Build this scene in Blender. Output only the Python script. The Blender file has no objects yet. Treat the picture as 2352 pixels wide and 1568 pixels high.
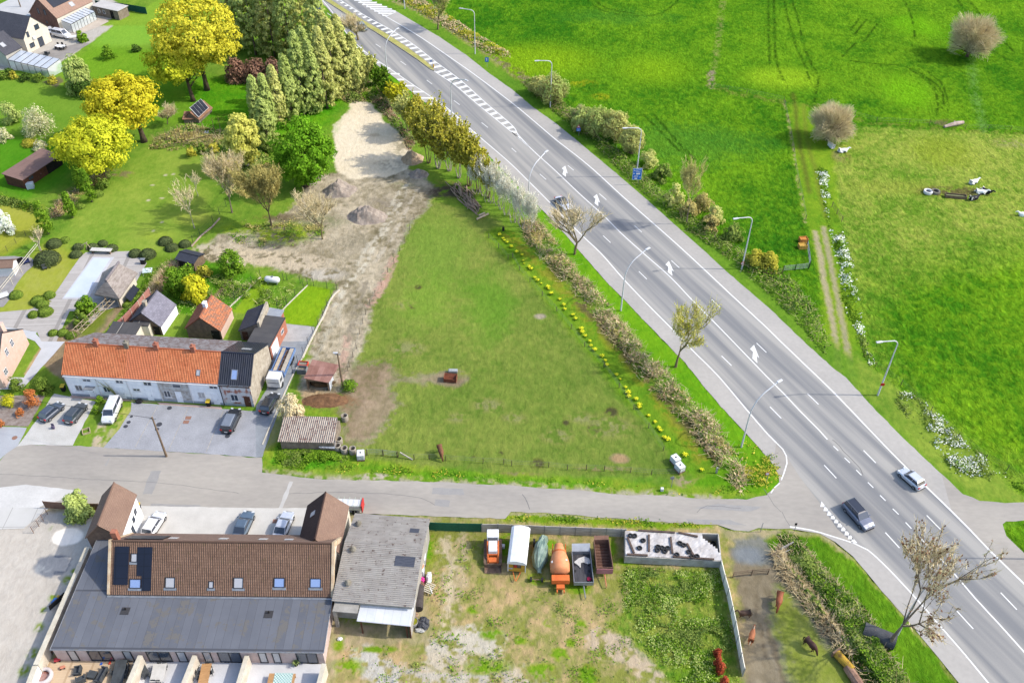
import bpy,math,random
import numpy as np
from mathutils import Vector,Matrix
R=math.radians
rnd=random.Random(7)
S=bpy.context.scene
COL=S.collection
# ------------------------------------------------------------ camera (a drone 96 m up)
FPX,PITCH,ROLL,HC=2065.9,R(41.452),R(-0.6549),96.0
cam=bpy.data.cameras.new('camera');cam.sensor_width=36;cam.lens=FPX/2352*36
cam.clip_start=1;cam.clip_end=9000
co=bpy.data.objects.new('camera',cam);COL.objects.link(co)
cp,sp=math.cos(PITCH),math.sin(PITCH)
fwd=Vector((0,cp,-sp));up0=Vector((0,sp,cp));rt0=Vector((1,0,0))
cr,sr=math.cos(ROLL),math.sin(ROLL)
rt=rt0*cr-up0*sr*1.0;up=rt0*sr+up0*cr
# measured photo pixel (u right, v down): u' = u cr - v sr ; v' = u sr + v cr  in the un-rolled frame
rt=rt0*cr-up0*sr;up=rt0*sr+up0*cr
m=Matrix((rt,up,-fwd)).transposed().to_4x4();m.translation=(0,0,HC)
co.matrix_world=m
S.camera=co
# ------------------------------------------------------------ daylight
SUN_EL,SUN_AZ=R(42.4),R(90)
W=bpy.data.worlds.new('World');S.world=W;W.use_nodes=True
nt=W.node_tree;bg=nt.nodes['Background']
sky=nt.nodes.new('ShaderNodeTexSky');sky.sky_type='NISHITA';sky.sun_disc=False
sky.sun_elevation=SUN_EL;sky.sun_rotation=SUN_AZ;sky.air_density=1.0;sky.dust_density=2.0
nt.links.new(sky.outputs[0],bg.inputs[0]);bg.inputs[1].default_value=0.15
sl=bpy.data.lights.new('sun','SUN');sl.energy=2.15;sl.angle=R(0.9);sl.color=(1,0.94,0.83)
so=bpy.data.objects.new('sun',sl);COL.objects.link(so)
sdir=Vector((math.sin(SUN_AZ)*math.cos(SUN_EL),math.cos(SUN_AZ)*math.cos(SUN_EL),math.sin(SUN_EL)))
so.rotation_euler=sdir.to_track_quat('Z','Y').to_euler()
S.view_settings.view_transform='Standard';S.view_settings.look='None'
S.view_settings.exposure=1.20;S.view_settings.gamma=1
S.cycles.max_bounces=6;S.cycles.diffuse_bounces=3;S.cycles.transparent_max_bounces=8
S.cycles.use_adaptive_sampling=True
# ------------------------------------------------------------ measuring helpers: a spot seen in the photo -> where it stands
def G(x,y,z=0.0):
    u=(x-1176)/FPX;v=(y-784)/FPX
    u,v=u*cr-v*sr,u*sr+v*cr
    dy=cp-v*sp;dz=sp+v*cp
    k=(HC-z)/dz
    return(u*k,dy*k)
def T(c,r,x,y,z=0.0):return G(587.65*c+x/4.0005,391.98*r+y/4.0003,z)
def pts(s):return[tuple(float(v)for v in p.split(','))for p in s.split()]
def DP(s,z=0.0):return[G(x,y,z)for x,y in pts(s)]
def TP(c,r,s,z=0.0):return[T(c,r,x,y,z)for x,y in pts(s)]
def mpp(X,Y):return(Y*cp+HC*sp)/FPX
def hgt(x,y,ytop):
    X,Y=G(x,y);lo,hi=0.0,60.0
    for _ in range(40):
        z=(lo+hi)/2
        if prj(X,Y,z)[1]>ytop:lo=z
        else:hi=z
    return lo
def prj(X,Y,Z=0.0):
    dep=Y*cp-(Z-HC)*sp;upv=Y*sp+(Z-HC)*cp
    u=X/dep;v=-upv/dep
    u,v=u*cr+v*sr,-u*sr+v*cr
    return(1176+u*FPX,784+v*FPX)
# ------------------------------------------------------------ colours and materials
def lin(c):return tuple(((v/255)/12.92 if v<=10 else((v/255+0.055)/1.055)**2.4)for v in c)
KA=0.60
DESAT=0.05
def al(c,k=1.0):
    l=lin(c);y=.3*l[0]+.6*l[1]+.1*l[2]
    return tuple(min(0.88,(v+(y-v)*DESAT)*KA*k)for v in l)
MATS={}
def newmat(name):
    m=bpy.data.materials.new(name);m.use_nodes=True
    return m,m.node_tree,m.node_tree.nodes['Principled BSDF']
def mat(name,c=(128,128,128),c2=None,scale=1.0,rough=0.85,metal=0.0,detail=6,bump=0.0,bscale=None,
        spec=0.3,stretch=(1,1,1),fine=0.12,lo=0.35,hi=0.65,coat=0.0,alpha=1.0):
    """noise-mottled surface in the object's own space"""
    if name in MATS:return MATS[name]
    m,nt,b=newmat(name);L=nt.links.new
    tc=nt.nodes.new('ShaderNodeTexCoord');mp=nt.nodes.new('ShaderNodeMapping')
    mp.inputs['Scale'].default_value=stretch;L(tc.outputs['Object'],mp.inputs[0])
    n=nt.nodes.new('ShaderNodeTexNoise');n.inputs['Scale'].default_value=scale;n.inputs['Detail'].default_value=detail
    n.inputs['Roughness'].default_value=0.6
    L(mp.outputs[0],n.inputs['Vector'])
    r=nt.nodes.new('ShaderNodeValToRGB');L(n.outputs['Fac'],r.inputs[0])
    a=al(c);bb=al(c2 if c2 else tuple(max(0,v*0.86)for v in c))
    r.color_ramp.elements[0].position=lo;r.color_ramp.elements[1].position=hi
    r.color_ramp.elements[0].color=(*a,1);r.color_ramp.elements[1].color=(*bb,1)
    out=r.outputs[0]
    if fine>0:
        n2=nt.nodes.new('ShaderNodeTexNoise');n2.inputs['Scale'].default_value=scale*14;n2.inputs['Detail'].default_value=3
        L(mp.outputs[0],n2.inputs['Vector'])
        mr=nt.nodes.new('ShaderNodeMapRange');mr.inputs[1].default_value=0.3;mr.inputs[2].default_value=0.7
        mr.inputs[3].default_value=1-fine;mr.inputs[4].default_value=1+fine;L(n2.outputs['Fac'],mr.inputs[0])
        mx=nt.nodes.new('ShaderNodeVectorMath');mx.operation='SCALE'
        L(out,mx.inputs[0]);L(mr.outputs[0],mx.inputs['Scale']);out=mx.outputs[0]
    L(out,b.inputs['Base Color'])
    b.inputs['Roughness'].default_value=rough;b.inputs['Metallic'].default_value=metal
    b.inputs['Specular IOR Level'].default_value=spec
    b.inputs['Coat Weight'].default_value=coat;b.inputs['Alpha'].default_value=alpha
    if bump>0:
        n3=nt.nodes.new('ShaderNodeTexNoise');n3.inputs['Scale'].default_value=bscale or scale*6
        n3.inputs['Detail'].default_value=4
        L(mp.outputs[0],n3.inputs['Vector'])
        bp=nt.nodes.new('ShaderNodeBump');bp.inputs['Distance'].default_value=bump;bp.inputs['Strength'].default_value=1
        L(n3.outputs['Fac'],bp.inputs['Height']);L(bp.outputs[0],b.inputs['Normal'])
    MATS[name]=m;return m
def mat_uv(name,c,c2,cj,nu=4.0,nv=3.0,kind='tile',rough=0.8,noise=0.8,jit=0.5,moss=None,mossamt=0.62,metal=0.0,bump=0.03):
    """roof covering laid out in metres over the roof plane: pan tiles, slates, corrugated sheets, seams, planks"""
    if name in MATS:return MATS[name]
    m,nt,b=newmat(name);L=nt.links.new
    uv=nt.nodes.new('ShaderNodeUVMap');sx=nt.nodes.new('ShaderNodeSeparateXYZ');L(uv.outputs[0],sx.inputs[0])
    def mth(op,a,bv=None):
        q=nt.nodes.new('ShaderNodeMath');q.operation=op
        for i,s in enumerate((a,bv)):
            if s is None:continue
            if isinstance(s,(int,float)):q.inputs[i].default_value=s
            else:L(s,q.inputs[i])
        return q.outputs[0]
    u=mth('MULTIPLY',sx.outputs[0],nu);v=mth('MULTIPLY',sx.outputs[1],nv)
    fu=mth('FLOOR',u);fv=mth('FLOOR',v);ru=mth('FRACT',u);rv=mth('FRACT',v)
    cell=nt.nodes.new('ShaderNodeCombineXYZ');L(fu,cell.inputs[0]);L(fv,cell.inputs[1])
    wn=nt.nodes.new('ShaderNodeTexWhiteNoise');wn.noise_dimensions='2D';L(cell.outputs[0],wn.inputs[0])
    nz=nt.nodes.new('ShaderNodeTexNoise');nz.inputs['Scale'].default_value=noise;nz.inputs['Detail'].default_value=6
    nz.inputs['Roughness'].default_value=0.65
    L(uv.outputs[0],nz.inputs['Vector'])
    f=mth('ADD',mth('MULTIPLY',wn.outputs[0],jit),mth('MULTIPLY',nz.outputs['Fac'],2.2-jit));f=mth('SUBTRACT',f,0.62)
    ramp=nt.nodes.new('ShaderNodeMix');ramp.data_type='RGBA';ramp.clamp_factor=True
    L(f,ramp.inputs[0]);ramp.inputs[6].default_value=(*al(c),1);ramp.inputs[7].default_value=(*al(c2),1)
    out=ramp.outputs[2]
    if moss:
        n2=nt.nodes.new('ShaderNodeTexNoise');n2.inputs['Scale'].default_value=noise*3.1;n2.inputs['Detail'].default_value=8
        n2.inputs['Roughness'].default_value=0.75
        L(uv.outputs[0],n2.inputs['Vector'])
        mm=mth('GREATER_THAN',mth('ADD',n2.outputs['Fac'],mth('MULTIPLY',wn.outputs[0],0.1)),mossamt)
        mx=nt.nodes.new('ShaderNodeMix');mx.data_type='RGBA';L(mm,mx.inputs[0]);L(out,mx.inputs[6]);mx.inputs[7].default_value=(*al(moss),1)
        out=mx.outputs[2]
    # joints: thin dark lines between courses
    if kind in('tile','slate','plank','slab'):
        j={'tile':0.12,'slate':0.05,'plank':0.10,'slab':0.03}[kind]
        ju=mth('LESS_THAN',ru,j);jv=mth('LESS_THAN',rv,j)
        jj=mth('MAXIMUM',ju,jv)
        mx=nt.nodes.new('ShaderNodeMix');mx.data_type='RGBA';L(mth('MULTIPLY',jj,0.7),mx.inputs[0]);L(out,mx.inputs[6])
        mx.inputs[7].default_value=(*al(cj),1);out=mx.outputs[2]
    L(out,b.inputs['Base Color']);b.inputs['Roughness'].default_value=rough;b.inputs['Metallic'].default_value=metal
    b.inputs['Specular IOR Level'].default_value=0.25
    if bump>0:
        if kind in('tile','corr'):
            h=mth('SINE',mth('MULTIPLY',ru,6.2832))
            if kind=='tile':h=mth('ADD',h,mth('MULTIPLY',rv,0.8))
        elif kind=='rib':h=mth('GREATER_THAN',ru,0.62)
        else:h=mth('MULTIPLY',wn.outputs[0],0.5)
        bp=nt.nodes.new('ShaderNodeBump');bp.inputs['Distance'].default_value=bump;L(h,bp.inputs['Height'])
        L(bp.outputs[0],b.inputs['Normal'])
    MATS[name]=m;return m
def glass(name='window_glass',c=(70,82,100),rough=0.08):
    if name in MATS:return MATS[name]
    m,nt,b=newmat(name)
    b.inputs['Base Color'].default_value=(*al(c),1);b.inputs['Roughness'].default_value=rough
    b.inputs['Specular IOR Level'].default_value=0.9
    MATS[name]=m;return m
def clearglass(name='clear_glass'):
    if name in MATS:return MATS[name]
    m,nt,b=newmat(name)
    b.inputs['Base Color'].default_value=(.75,.85,.9,1);b.inputs['Roughness'].default_value=0.1
    b.inputs['Alpha'].default_value=0.35
    MATS[name]=m;return m
LK=1.65
def leafmat(name,c,c2,sc=0.6,trans=0.25,mix=(0.35,0.65)):
    if name in MATS:return MATS[name]
    m=bpy.data.materials.new(name);m.use_nodes=True;nt=m.node_tree;L=nt.links.new
    nt.nodes.remove(nt.nodes['Principled BSDF']);out=nt.nodes['Material Output']
    g=nt.nodes.new('ShaderNodeNewGeometry')
    n=nt.nodes.new('ShaderNodeTexNoise');n.inputs['Scale'].default_value=sc;n.inputs['Detail'].default_value=4
    tc=nt.nodes.new('ShaderNodeTexCoord');L(tc.outputs['Object'],n.inputs['Vector'])
    ad=nt.nodes.new('ShaderNodeMath');ad.operation='MULTIPLY_ADD';L(g.outputs['Random Per Island'],ad.inputs[0]);ad.inputs[1].default_value=0.5
    sb=nt.nodes.new('ShaderNodeMath');sb.operation='SUBTRACT';L(n.outputs['Fac'],sb.inputs[0]);sb.inputs[1].default_value=0.25
    L(sb.outputs[0],ad.inputs[2])
    r=nt.nodes.new('ShaderNodeValToRGB');r.color_ramp.elements[0].position=mix[0];r.color_ramp.elements[1].position=mix[1]
    r.color_ramp.elements[0].color=(*al(c,LK),1);r.color_ramp.elements[1].color=(*al(c2,LK),1);L(ad.outputs[0],r.inputs[0])
    d=nt.nodes.new('ShaderNodeBsdfDiffuse');t=nt.nodes.new('ShaderNodeBsdfTranslucent');L(r.outputs[0],d.inputs[0]);L(r.outputs[0],t.inputs[0])
    mx=nt.nodes.new('ShaderNodeMixShader');mx.inputs[0].default_value=trans;L(d.outputs[0],mx.inputs[1]);L(t.outputs[0],mx.inputs[2])
    L(mx.outputs[0],out.inputs[0])
    MATS[name]=m;return m
# ------------------------------------------------------------ mesh builder
class MB:
    def __init__(s):s.v=[];s.f=[];s.uv=[];s.m=Matrix()
    def add(s,vs,fs,uvs=None):
        b=len(s.v);s.v+=[tuple(v)for v in vs]
        for i,f in enumerate(fs):
            s.f.append([b+k for k in f]);s.uv.append(uvs[i]if uvs else None)
        return s
    def face(s,vs,uv=None):return s.add(vs,[list(range(len(vs)))],[uv]if uv else None)
    def box(s,x0,y0,z0,x1,y1,z1):
        v=[(x0,y0,z0),(x1,y0,z0),(x1,y1,z0),(x0,y1,z0),(x0,y0,z1),(x1,y0,z1),(x1,y1,z1),(x0,y1,z1)]
        return s.add(v,[(0,3,2,1),(4,5,6,7),(0,1,5,4),(1,2,6,5),(2,3,7,6),(3,0,4,7)])
    def obox(s,c,sz,rz=0.0,rx=0.0,ry=0.0):
        M=Matrix.Translation(c)@Matrix.Rotation(rz,4,'Z')@Matrix.Rotation(ry,4,'Y')@Matrix.Rotation(rx,4,'X')
        h=[q/2 for q in sz]
        v=[M@Vector(p)for p in[(-h[0],-h[1],-h[2]),(h[0],-h[1],-h[2]),(h[0],h[1],-h[2]),(-h[0],h[1],-h[2]),(-h[0],-h[1],h[2]),(h[0],-h[1],h[2]),(h[0],h[1],h[2]),(-h[0],h[1],h[2])]]
        return s.add(v,[(0,3,2,1),(4,5,6,7),(0,1,5,4),(1,2,6,5),(2,3,7,6),(3,0,4,7)])
    def prism(s,poly,z0,z1):
        n=len(poly);v=[(p[0],p[1],z0)for p in poly]+[(p[0],p[1],z1)for p in poly]
        a=sum(poly[i][0]*poly[(i+1)%n][1]-poly[(i+1)%n][0]*poly[i][1]for i in range(n))
        f=[list(range(n))[::-1],[n+i for i in range(n)]]+[[i,(i+1)%n,n+(i+1)%n,n+i]for i in range(n)]
        if a<0:f=[q[::-1]for q in f]
        return s.add(v,f)
    def tube(s,path,rad,n=6,cap=True):
        P=[Vector(p)for p in path];rr=rad if isinstance(rad,(list,tuple))else[rad]*len(P)
        vs=[];fs=[]
        for i,p in enumerate(P):
            d=(P[min(i+1,len(P)-1)]-P[max(i-1,0)])
            if d.length<1e-6:d=Vector((0,0,1))
            d.normalize();a=d.orthogonal().normalized()if i==0 else(a-d*a.dot(d)).normalized();b2=d.cross(a)
            for k in range(n):
                t=6.28318*k/n;vs.append(p+(a*math.cos(t)+b2*math.sin(t))*rr[i])
        for i in range(len(P)-1):
            for k in range(n):fs.append((i*n+k,i*n+(k+1)%n,(i+1)*n+(k+1)%n,(i+1)*n+k))
        if cap and n>2:fs.append(tuple(range(n))[::-1]);fs.append(tuple((len(P)-1)*n+k for k in range(n)))
        return s.add(vs,fs)
    def lathe(s,prof,n=16,c=(0,0,0),M=None):
        vs=[];fs=[]
        for r_,z in prof:
            for k in range(n):
                t=6.28318*k/n;p=Vector((r_*math.cos(t),r_*math.sin(t),z))
                if M:p=M@p
                vs.append(p+Vector(c))
        for i in range(len(prof)-1):
            for k in range(n):fs.append((i*n+k,i*n+(k+1)%n,(i+1)*n+(k+1)%n,(i+1)*n+k))
        return s.add(vs,fs)
    def slab(s,q,th=0.12,uo=(0,0),uvm=True,su=1.0):
        q=[Vector(p)for p in q];n=(q[1]-q[0]).cross(q[2]-q[0]).normalized()
        eu=(q[1]-q[0]).normalized();ev=n.cross(eu)
        uv=[((p-q[0]).dot(eu)*su+uo[0],(p-q[0]).dot(ev)*su+uo[1])for p in q]
        k=len(q);lo=[p-n*th for p in q]
        s.add(q+lo,[list(range(k)),[k+i for i in range(k)][::-1]]+[[i,k+i,k+(i+1)%k,(i+1)%k]for i in range(k)],
              [uv,uv[::-1]]+[[uv[i],uv[i],uv[(i+1)%k],uv[(i+1)%k]]for i in range(k)])
        return s
    def ball(s,c,r,n=8,m_=6,jit=0.0,rg=rnd):
        if isinstance(r,(int,float)):r=(r,r,r)
        vs=[(c[0],c[1],c[2]+r[2])];fs=[]
        for i in range(1,m_):
            ph=math.pi*i/m_
            for k in range(n):
                t=6.28318*k/n;j=1+rg.uniform(-jit,jit)
                vs.append((c[0]+r[0]*math.sin(ph)*math.cos(t)*j,c[1]+r[1]*math.sin(ph)*math.sin(t)*j,c[2]+r[2]*math.cos(ph)*j))
        vs.append((c[0],c[1],c[2]-r[2]))
        for k in range(n):fs.append((0,1+k,1+(k+1)%n))
        for i in range(m_-2):
            for k in range(n):a=1+i*n;fs.append((a+k,a+n+k,a+n+(k+1)%n,a+(k+1)%n))
        a=1+(m_-2)*n
        for k in range(n):fs.append((a+k,len(vs)-1,a+(k+1)%n))
        return s.add(vs,fs)
    def build(s,name,material,parent=None,smooth=False,bevel=0.0):
        me=bpy.data.meshes.new(name);me.from_pydata([tuple(v)for v in s.v],[],s.f)
        if any(s.uv):
            ul=me.uv_layers.new(name='UVMap');k=0
            for f,u in zip(s.f,s.uv):
                for i in range(len(f)):
                    if u:ul.data[k].uv=u[i]
                    k+=1
        o=bpy.data.objects.new(name,me);COL.objects.link(o)
        if material:me.materials.append(material)
        if smooth:me.polygons.foreach_set('use_smooth',[True]*len(me.polygons))
        if parent:o.parent=parent
        if bevel>0:
            bv=o.modifiers.new('bevel','BEVEL');bv.width=bevel;bv.segments=2;bv.limit_method='ANGLE'
        me.update();return o
def tag(o,label=None,cat=None,group=None,kind=None):
    if label:o['label']=label
    if cat:o['category']=cat
    if group:o['group']=group
    if kind:o['kind']=kind
    return o
def empty(name,loc,rz=0.0,label=None,cat=None,group=None):
    o=bpy.data.objects.new(name,None);COL.objects.link(o);o.empty_display_size=0.5
    o.location=(loc[0],loc[1],loc[2]if len(loc)>2 else 0.0);o.rotation_euler=(0,0,rz)
    return tag(o,label,cat,group)
def copy_tree(o,parent=None):
    c=o.copy();COL.objects.link(c);c.parent=parent
    for ch in list(o.children):copy_tree(ch,c)
    return c
def angle(a,b):return math.atan2(b[1]-a[1],b[0]-a[0])
def npmesh(name,v,f,material,parent=None,smooth=False):
    me=bpy.data.meshes.new(name);n=f.shape[1]
    me.vertices.add(len(v));me.vertices.foreach_set('co',np.ascontiguousarray(v,dtype=np.float32).ravel())
    me.loops.add(f.size);me.loops.foreach_set('vertex_index',f.astype(np.int32).ravel())
    me.polygons.add(len(f));me.polygons.foreach_set('loop_start',np.arange(0,f.size,n,dtype=np.int32))
    me.polygons.foreach_set('loop_total',np.full(len(f),n,dtype=np.int32))
    if smooth:me.polygons.foreach_set('use_smooth',np.ones(len(f),dtype=bool))
    me.update(calc_edges=True);me.materials.append(material)
    o=bpy.data.objects.new(name,me);COL.objects.link(o)
    if parent:o.parent=parent
    return o
# value noise for the terrain
def vnoise(x,y,seed=0):
    xi=np.floor(x).astype(np.int64);yi=np.floor(y).astype(np.int64);fx=x-xi;fy=y-yi
    fx=fx*fx*(3-2*fx);fy=fy*fy*(3-2*fy)
    def h(a,b):
        n=(a*374761393+b*668265263+seed*1442695041)&0xFFFFFFFF
        n=((n^(n>>13))*1274126177)&0xFFFFFFFF
        return((n^(n>>16))&0xFFFF)/65535.0
    return(h(xi,yi)*(1-fx)+h(xi+1,yi)*fx)*(1-fy)+(h(xi,yi+1)*(1-fx)+h(xi+1,yi+1)*fx)*fy
def fbm(x,y,seed=0,o=4,g=0.5):
    a=1.0;t=0;s=0
    for i in range(o):s=s+a*vnoise(x*2**i,y*2**i,seed+i);t+=a;a*=g
    return s/t
def sdist(X,Y,poly):
    P=np.array(poly);n=len(P);d=np.full(X.shape,1e9);ins=np.zeros(X.shape,bool)
    for i in range(n):
        a=P[i];b=P[(i+1)%n];e=b-a;L2=e@e+1e-12
        t=np.clip(((X-a[0])*e[0]+(Y-a[1])*e[1])/L2,0,1)
        d=np.minimum(d,(X-a[0]-t*e[0])**2+(Y-a[1]-t*e[1])**2)
        c=(a[1]>Y)!=(b[1]>Y)
        with np.errstate(divide='ignore',invalid='ignore'):
            ins^=c&(X<(b[0]-a[0])*(Y-a[1])/(b[1]-a[1]+1e-12)+a[0])
    d=np.sqrt(d);return np.where(ins,d,-d)
def ldist(X,Y,line):
    P=np.array(line);d=np.full(X.shape,1e9)
    for i in range(len(P)-1):
        a=P[i];b=P[i+1];e=b-a;L2=e@e+1e-12
        t=np.clip(((X-a[0])*e[0]+(Y-a[1])*e[1])/L2,0,1)
        d=np.minimum(d,(X-a[0]-t*e[0])**2+(Y-a[1]-t*e[1])**2)
    return np.sqrt(d)
# ============================================================ ROAD GEOMETRY (outlines on the ground)
hw_left=TP(1,0,"150,-330 400,-140 640,60 800,240 980,480 1100,590 1230,680 1340,765 1480,885 1600,975 1700,1050 1880,1190 2000,1290 2250,1540")+ \
 TP(2,1,"80,160 230,310 400,480 540,640 680,800 870,1020 1050,1200 1230,1390 1340,1500")+TP(2,2,"1600,200 1780,430 2000,680 2150,840 2351,1060")+TP(3,2,"50,1130 100,1230 110,1290 75,1345 10,1400")
side_top=TP(2,2,"2340,1412 2250,1432 2150,1447 1900,1450 1700,1440 1400,1410 1000,1405 600,1365 200,1342 0,1325")+TP(1,2,"2000,1305 1700,1290 1250,1280 990,1270 600,1270 400,1245 200,1222 60,1200 55,1060")+ \
 TP(0,2,"2351,1065 2000,1040 1500,1010 1000,978 670,955 280,948 160,962 60,1030 -10,1100 -700,1150")
side_bot=DP("-250,1260 -10,1165 200,1162 330,1165 700,1170 880,1182 1160,1190")+TP(2,3,"0,-8 400,12 800,48 1000,60 1300,85 1600,95 1880,115 2040,165 2180,175 2260,150")
hw_botleft=TP(3,3,"100,150 205,150 480,195 620,270 780,400 900,540 1050,720 1200,880 1400,1130 1560,1320 1760,1568 1900,1740 2100,2000")
hw_right=TP(1,0,"700,-330 850,-80 1070,20 1180,60 1290,105 1500,230 1700,350 1950,520 2150,680 2351,822")+TP(2,0,"200,990 400,1130 620,1310 800,1460 930,1568")+TP(2,1,"1200,230 1480,480 1750,720 2000,950 2351,1250")+ \
 TP(3,1,"330,1568")+TP(3,2,"620,260 720,330 800,420 1000,640 1250,890 1450,1080 1600,1220 1800,1400 1950,1465 2100,1478 2351,1480 2900,1490")
isl=TP(3,3,"2900,60 2351,76 2200,88 2165,115 2190,220 2351,370 2900,900")
road_poly=hw_left+side_top+side_bot+hw_botleft+[G(3400,1950),G(3000,1700)]+isl[::-1]+hw_right[::-1]
# road_poly is closed by the far end above the frame
paved=[road_poly]
def smooth_line(P,step=2.0):
    P=[Vector((p[0],p[1]))for p in P];out=[]
    for i in range(len(P)-1):
        p0=P[max(i-1,0)];p1=P[i];p2=P[i+1];p3=P[min(i+2,len(P)-1)]
        n=max(1,int((p2-p1).length/step))
        for k in range(n):
            t=k/n;out.append(0.5*((2*p1)+(-p0+p2)*t+(2*p0-5*p1+4*p2-p3)*t*t+(-p0+3*p1-3*p2+p3)*t**3))
    out.append(P[-1]);return[tuple(q)for q in out]
def strip(mb,line,w,z,off=0.0):
    P=[Vector(p)for p in line];L=[];Rr=[]
    for i,p in enumerate(P):
        d=(P[min(i+1,len(P)-1)]-P[max(i-1,0)]).normalized();n=Vector((-d.y,d.x))
        L.append(p+n*(w/2+off));Rr.append(p-n*(w/2-off))
    vs=[(q.x,q.y,z)for q in L]+[(q.x,q.y,z)for q in Rr];k=len(P)
    mb.add(vs,[(i,k+i,k+i+1,i+1)for i in range(k-1)])
def jagged(poly,amp=0.15,step=0.8,seed=1):
    rg=random.Random(seed);out=[];n=len(poly)
    for i in range(n):
        a=Vector(poly[i]);b=Vector(poly[(i+1)%n]);L=(b-a).length;k=max(1,int(L/step))
        if L>60:k=1
        for j in range(k):
            p=a.lerp(b,j/k);out.append((p.x+rg.uniform(-amp,amp),p.y+rg.uniform(-amp,amp)))
    return out
def sheet(name,poly,z,material,label=None,kind='structure'):
    if z<.03 and len(poly)<400:paved.append(poly[::3]if len(poly)>90 else poly)
    me=bpy.data.meshes.new(name);me.from_pydata([(p[0],p[1],z)for p in poly],[],[list(range(len(poly)))])
    me.update()
    if me.polygons[0].normal.z<0:me.flip_normals()
    me.materials.append(material)
    o=bpy.data.objects.new(name,me);COL.objects.link(o)
    if kind:o['kind']=kind
    if label:o['label']=label
    return o
# ------------------------------------------------------------ terrain
def build_terrain():
    NV,NU=760,1000
    v=np.linspace(1640,-70,NV);Yv=np.array([G(1176,y)[1]for y in v])
    Yv=np.concatenate([[-400,-60,10,30],Yv,Yv[-1]+np.array([15,60,200,600,2000,5000])])
    u=np.linspace(-1,1,NU);ue=np.array([60,20,6,2.4,1.5,1.15])
    u=np.concatenate([-ue,u,ue[::-1]]);n2,n1=len(Yv),len(u)
    hw=(np.maximum(Yv,45)*cp+HC*sp)/FPX*1250
    X=u[None,:]*hw[:,None];Y=np.repeat(Yv[:,None],n1,1)
    X=X.ravel();Y=Y.ravel()
    col=np.zeros((len(X),3));hamp=np.full(len(X),0.05)
    wx=X+(fbm(X*0.35,Y*0.35,11)-.5)*3.0;wy=Y+(fbm(X*0.35,Y*0.35,17)-.5)*3.0
    fx=(fbm(X*1.7,Y*1.7,23,3)-.5)*1.2;fy=(fbm(X*1.7,Y*1.7,29,3)-.5)*1.2
    n_lo=fbm(X*0.03,Y*0.03,3,3);n_mid=fbm(X*0.16,Y*0.16,5,4);n_hi=fbm(X*1.1,Y*1.1,9,3,0.65)
    n_vhi=fbm(X*3.1,Y*2.2,51,2)
    def mixc(a,b,t):
        t=np.clip(t,0,1)[:,None];return np.array(al(a))*(1-t)+np.array(al(b))*t
    def tone(a,b,wlo=0.3,wmid=0.6,whi=0.6,c=2.4):
        s=(n_lo*wlo+n_mid*wmid+n_hi*whi+n_vhi*0.25)/(wlo+wmid+whi+0.25)
        return mixc(a,b,(s-.5)*c+.5)
    def soft(dist,e):return np.clip(dist/e+0.5,0,1)
    def paint(poly,c,e=0.6,warp=1.0,h=None,amt=1.0):
        P=np.array(poly);x0,y0=P.min(0)-4;x1,y1=P.max(0)+4
        k=np.where((X>x0)&(X<x1)&(Y>y0)&(Y<y1))[0]
        if not len(k):return
        d=sdist(X[k]+(wx-X)[k]*warp*0.5+fx[k]*warp,Y[k]+(wy-Y)[k]*warp*0.5+fy[k]*warp,poly)
        w=soft(d,e)*amt;col[k]=col[k]*(1-w[:,None])+(c[k]if hasattr(c,'shape')else np.array(al(c)))*w[:,None]
        if h is not None:hamp[k]=hamp[k]*(1-w)+h*w
    def line(ln,wid,c,e=0.5,warp=0.5,amt=1.0,brk=0.0,hh=None):
        P=np.array(ln);x0,y0=P.min(0)-wid-3;x1,y1=P.max(0)+wid+3
        k=np.where((X>x0)&(X<x1)&(Y>y0)&(Y<y1))[0]
        if not len(k):return
        d=wid/2-ldist(X[k]+fx[k]*warp,Y[k]+fy[k]*warp,ln)
        w=soft(d,e)*amt
        if brk>0:w=w*np.clip((n_hi[k]-.5)*6+(1-brk),0,1)
        col[k]=col[k]*(1-w[:,None])+(c[k]if hasattr(c,'shape')else np.array(al(c)))*w[:,None]
        if hh is not None:hamp[k]=hamp[k]*(1-w)+hh*w
    def blob(x,y,rx,c,e=1.0,amt=1.0,ry=None,noise=0.6,brk=0):
        cx,cy=G(x,y);s=mpp(cx,cy);rx*=s;ry=(ry*s*1.6 if ry else rx)
        k=np.where((abs(X-cx)<rx*3)&(abs(Y-cy)<ry*3))[0]
        q=np.sqrt(((X[k]-cx)/rx)**2+((Y[k]-cy)/ry)**2)+(n_mid[k]-.5)*noise*1.2+(n_hi[k]-.5)*noise
        w=np.clip((1.3-q)/e,0,1)*min(1,amt*1.15)
        if brk>0:w=w*np.clip((n_hi[k]-.5)*6+(1-brk),0,1)
        col[k]=col[k]*(1-w[:,None])+(c[k]if hasattr(c,'shape')else np.array(al(c)))*w[:,None]
    # ---- meadow beyond the highway (default everywhere)
    bright=tone((54,126,24),(114,176,26),0.8,0.9,1.0,3.4)
    col[:]=bright;hamp[:]=0.22
    blob(1230,140,150,(142,196,8),0.8,0.65,60);blob(1500,160,90,(138,194,10),0.8,0.5,50)
    blob(1800,180,90,(150,205,30),0.8,0.7,35);blob(2110,60,60,(112,190,10),0.8,0.7,40)
    blob(2080,210,55,(118,196,8),0.8,0.7,50);blob(1420,40,120,(72,142,46),0.8,0.5,30)
    blob(1560,330,200,(76,146,52),0.8,0.5,60);blob(1330,190,40,(170,180,20),0.8,0.5,12,brk=.4)
    blob(1385,222,25,(175,185,20),0.8,0.5,10,brk=.4)
    # boundaries between fields
    line(DP("1660,0 1650,90 1632,200"),1.3,(150,160,110),1.0,1.2,.7,.35)
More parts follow.
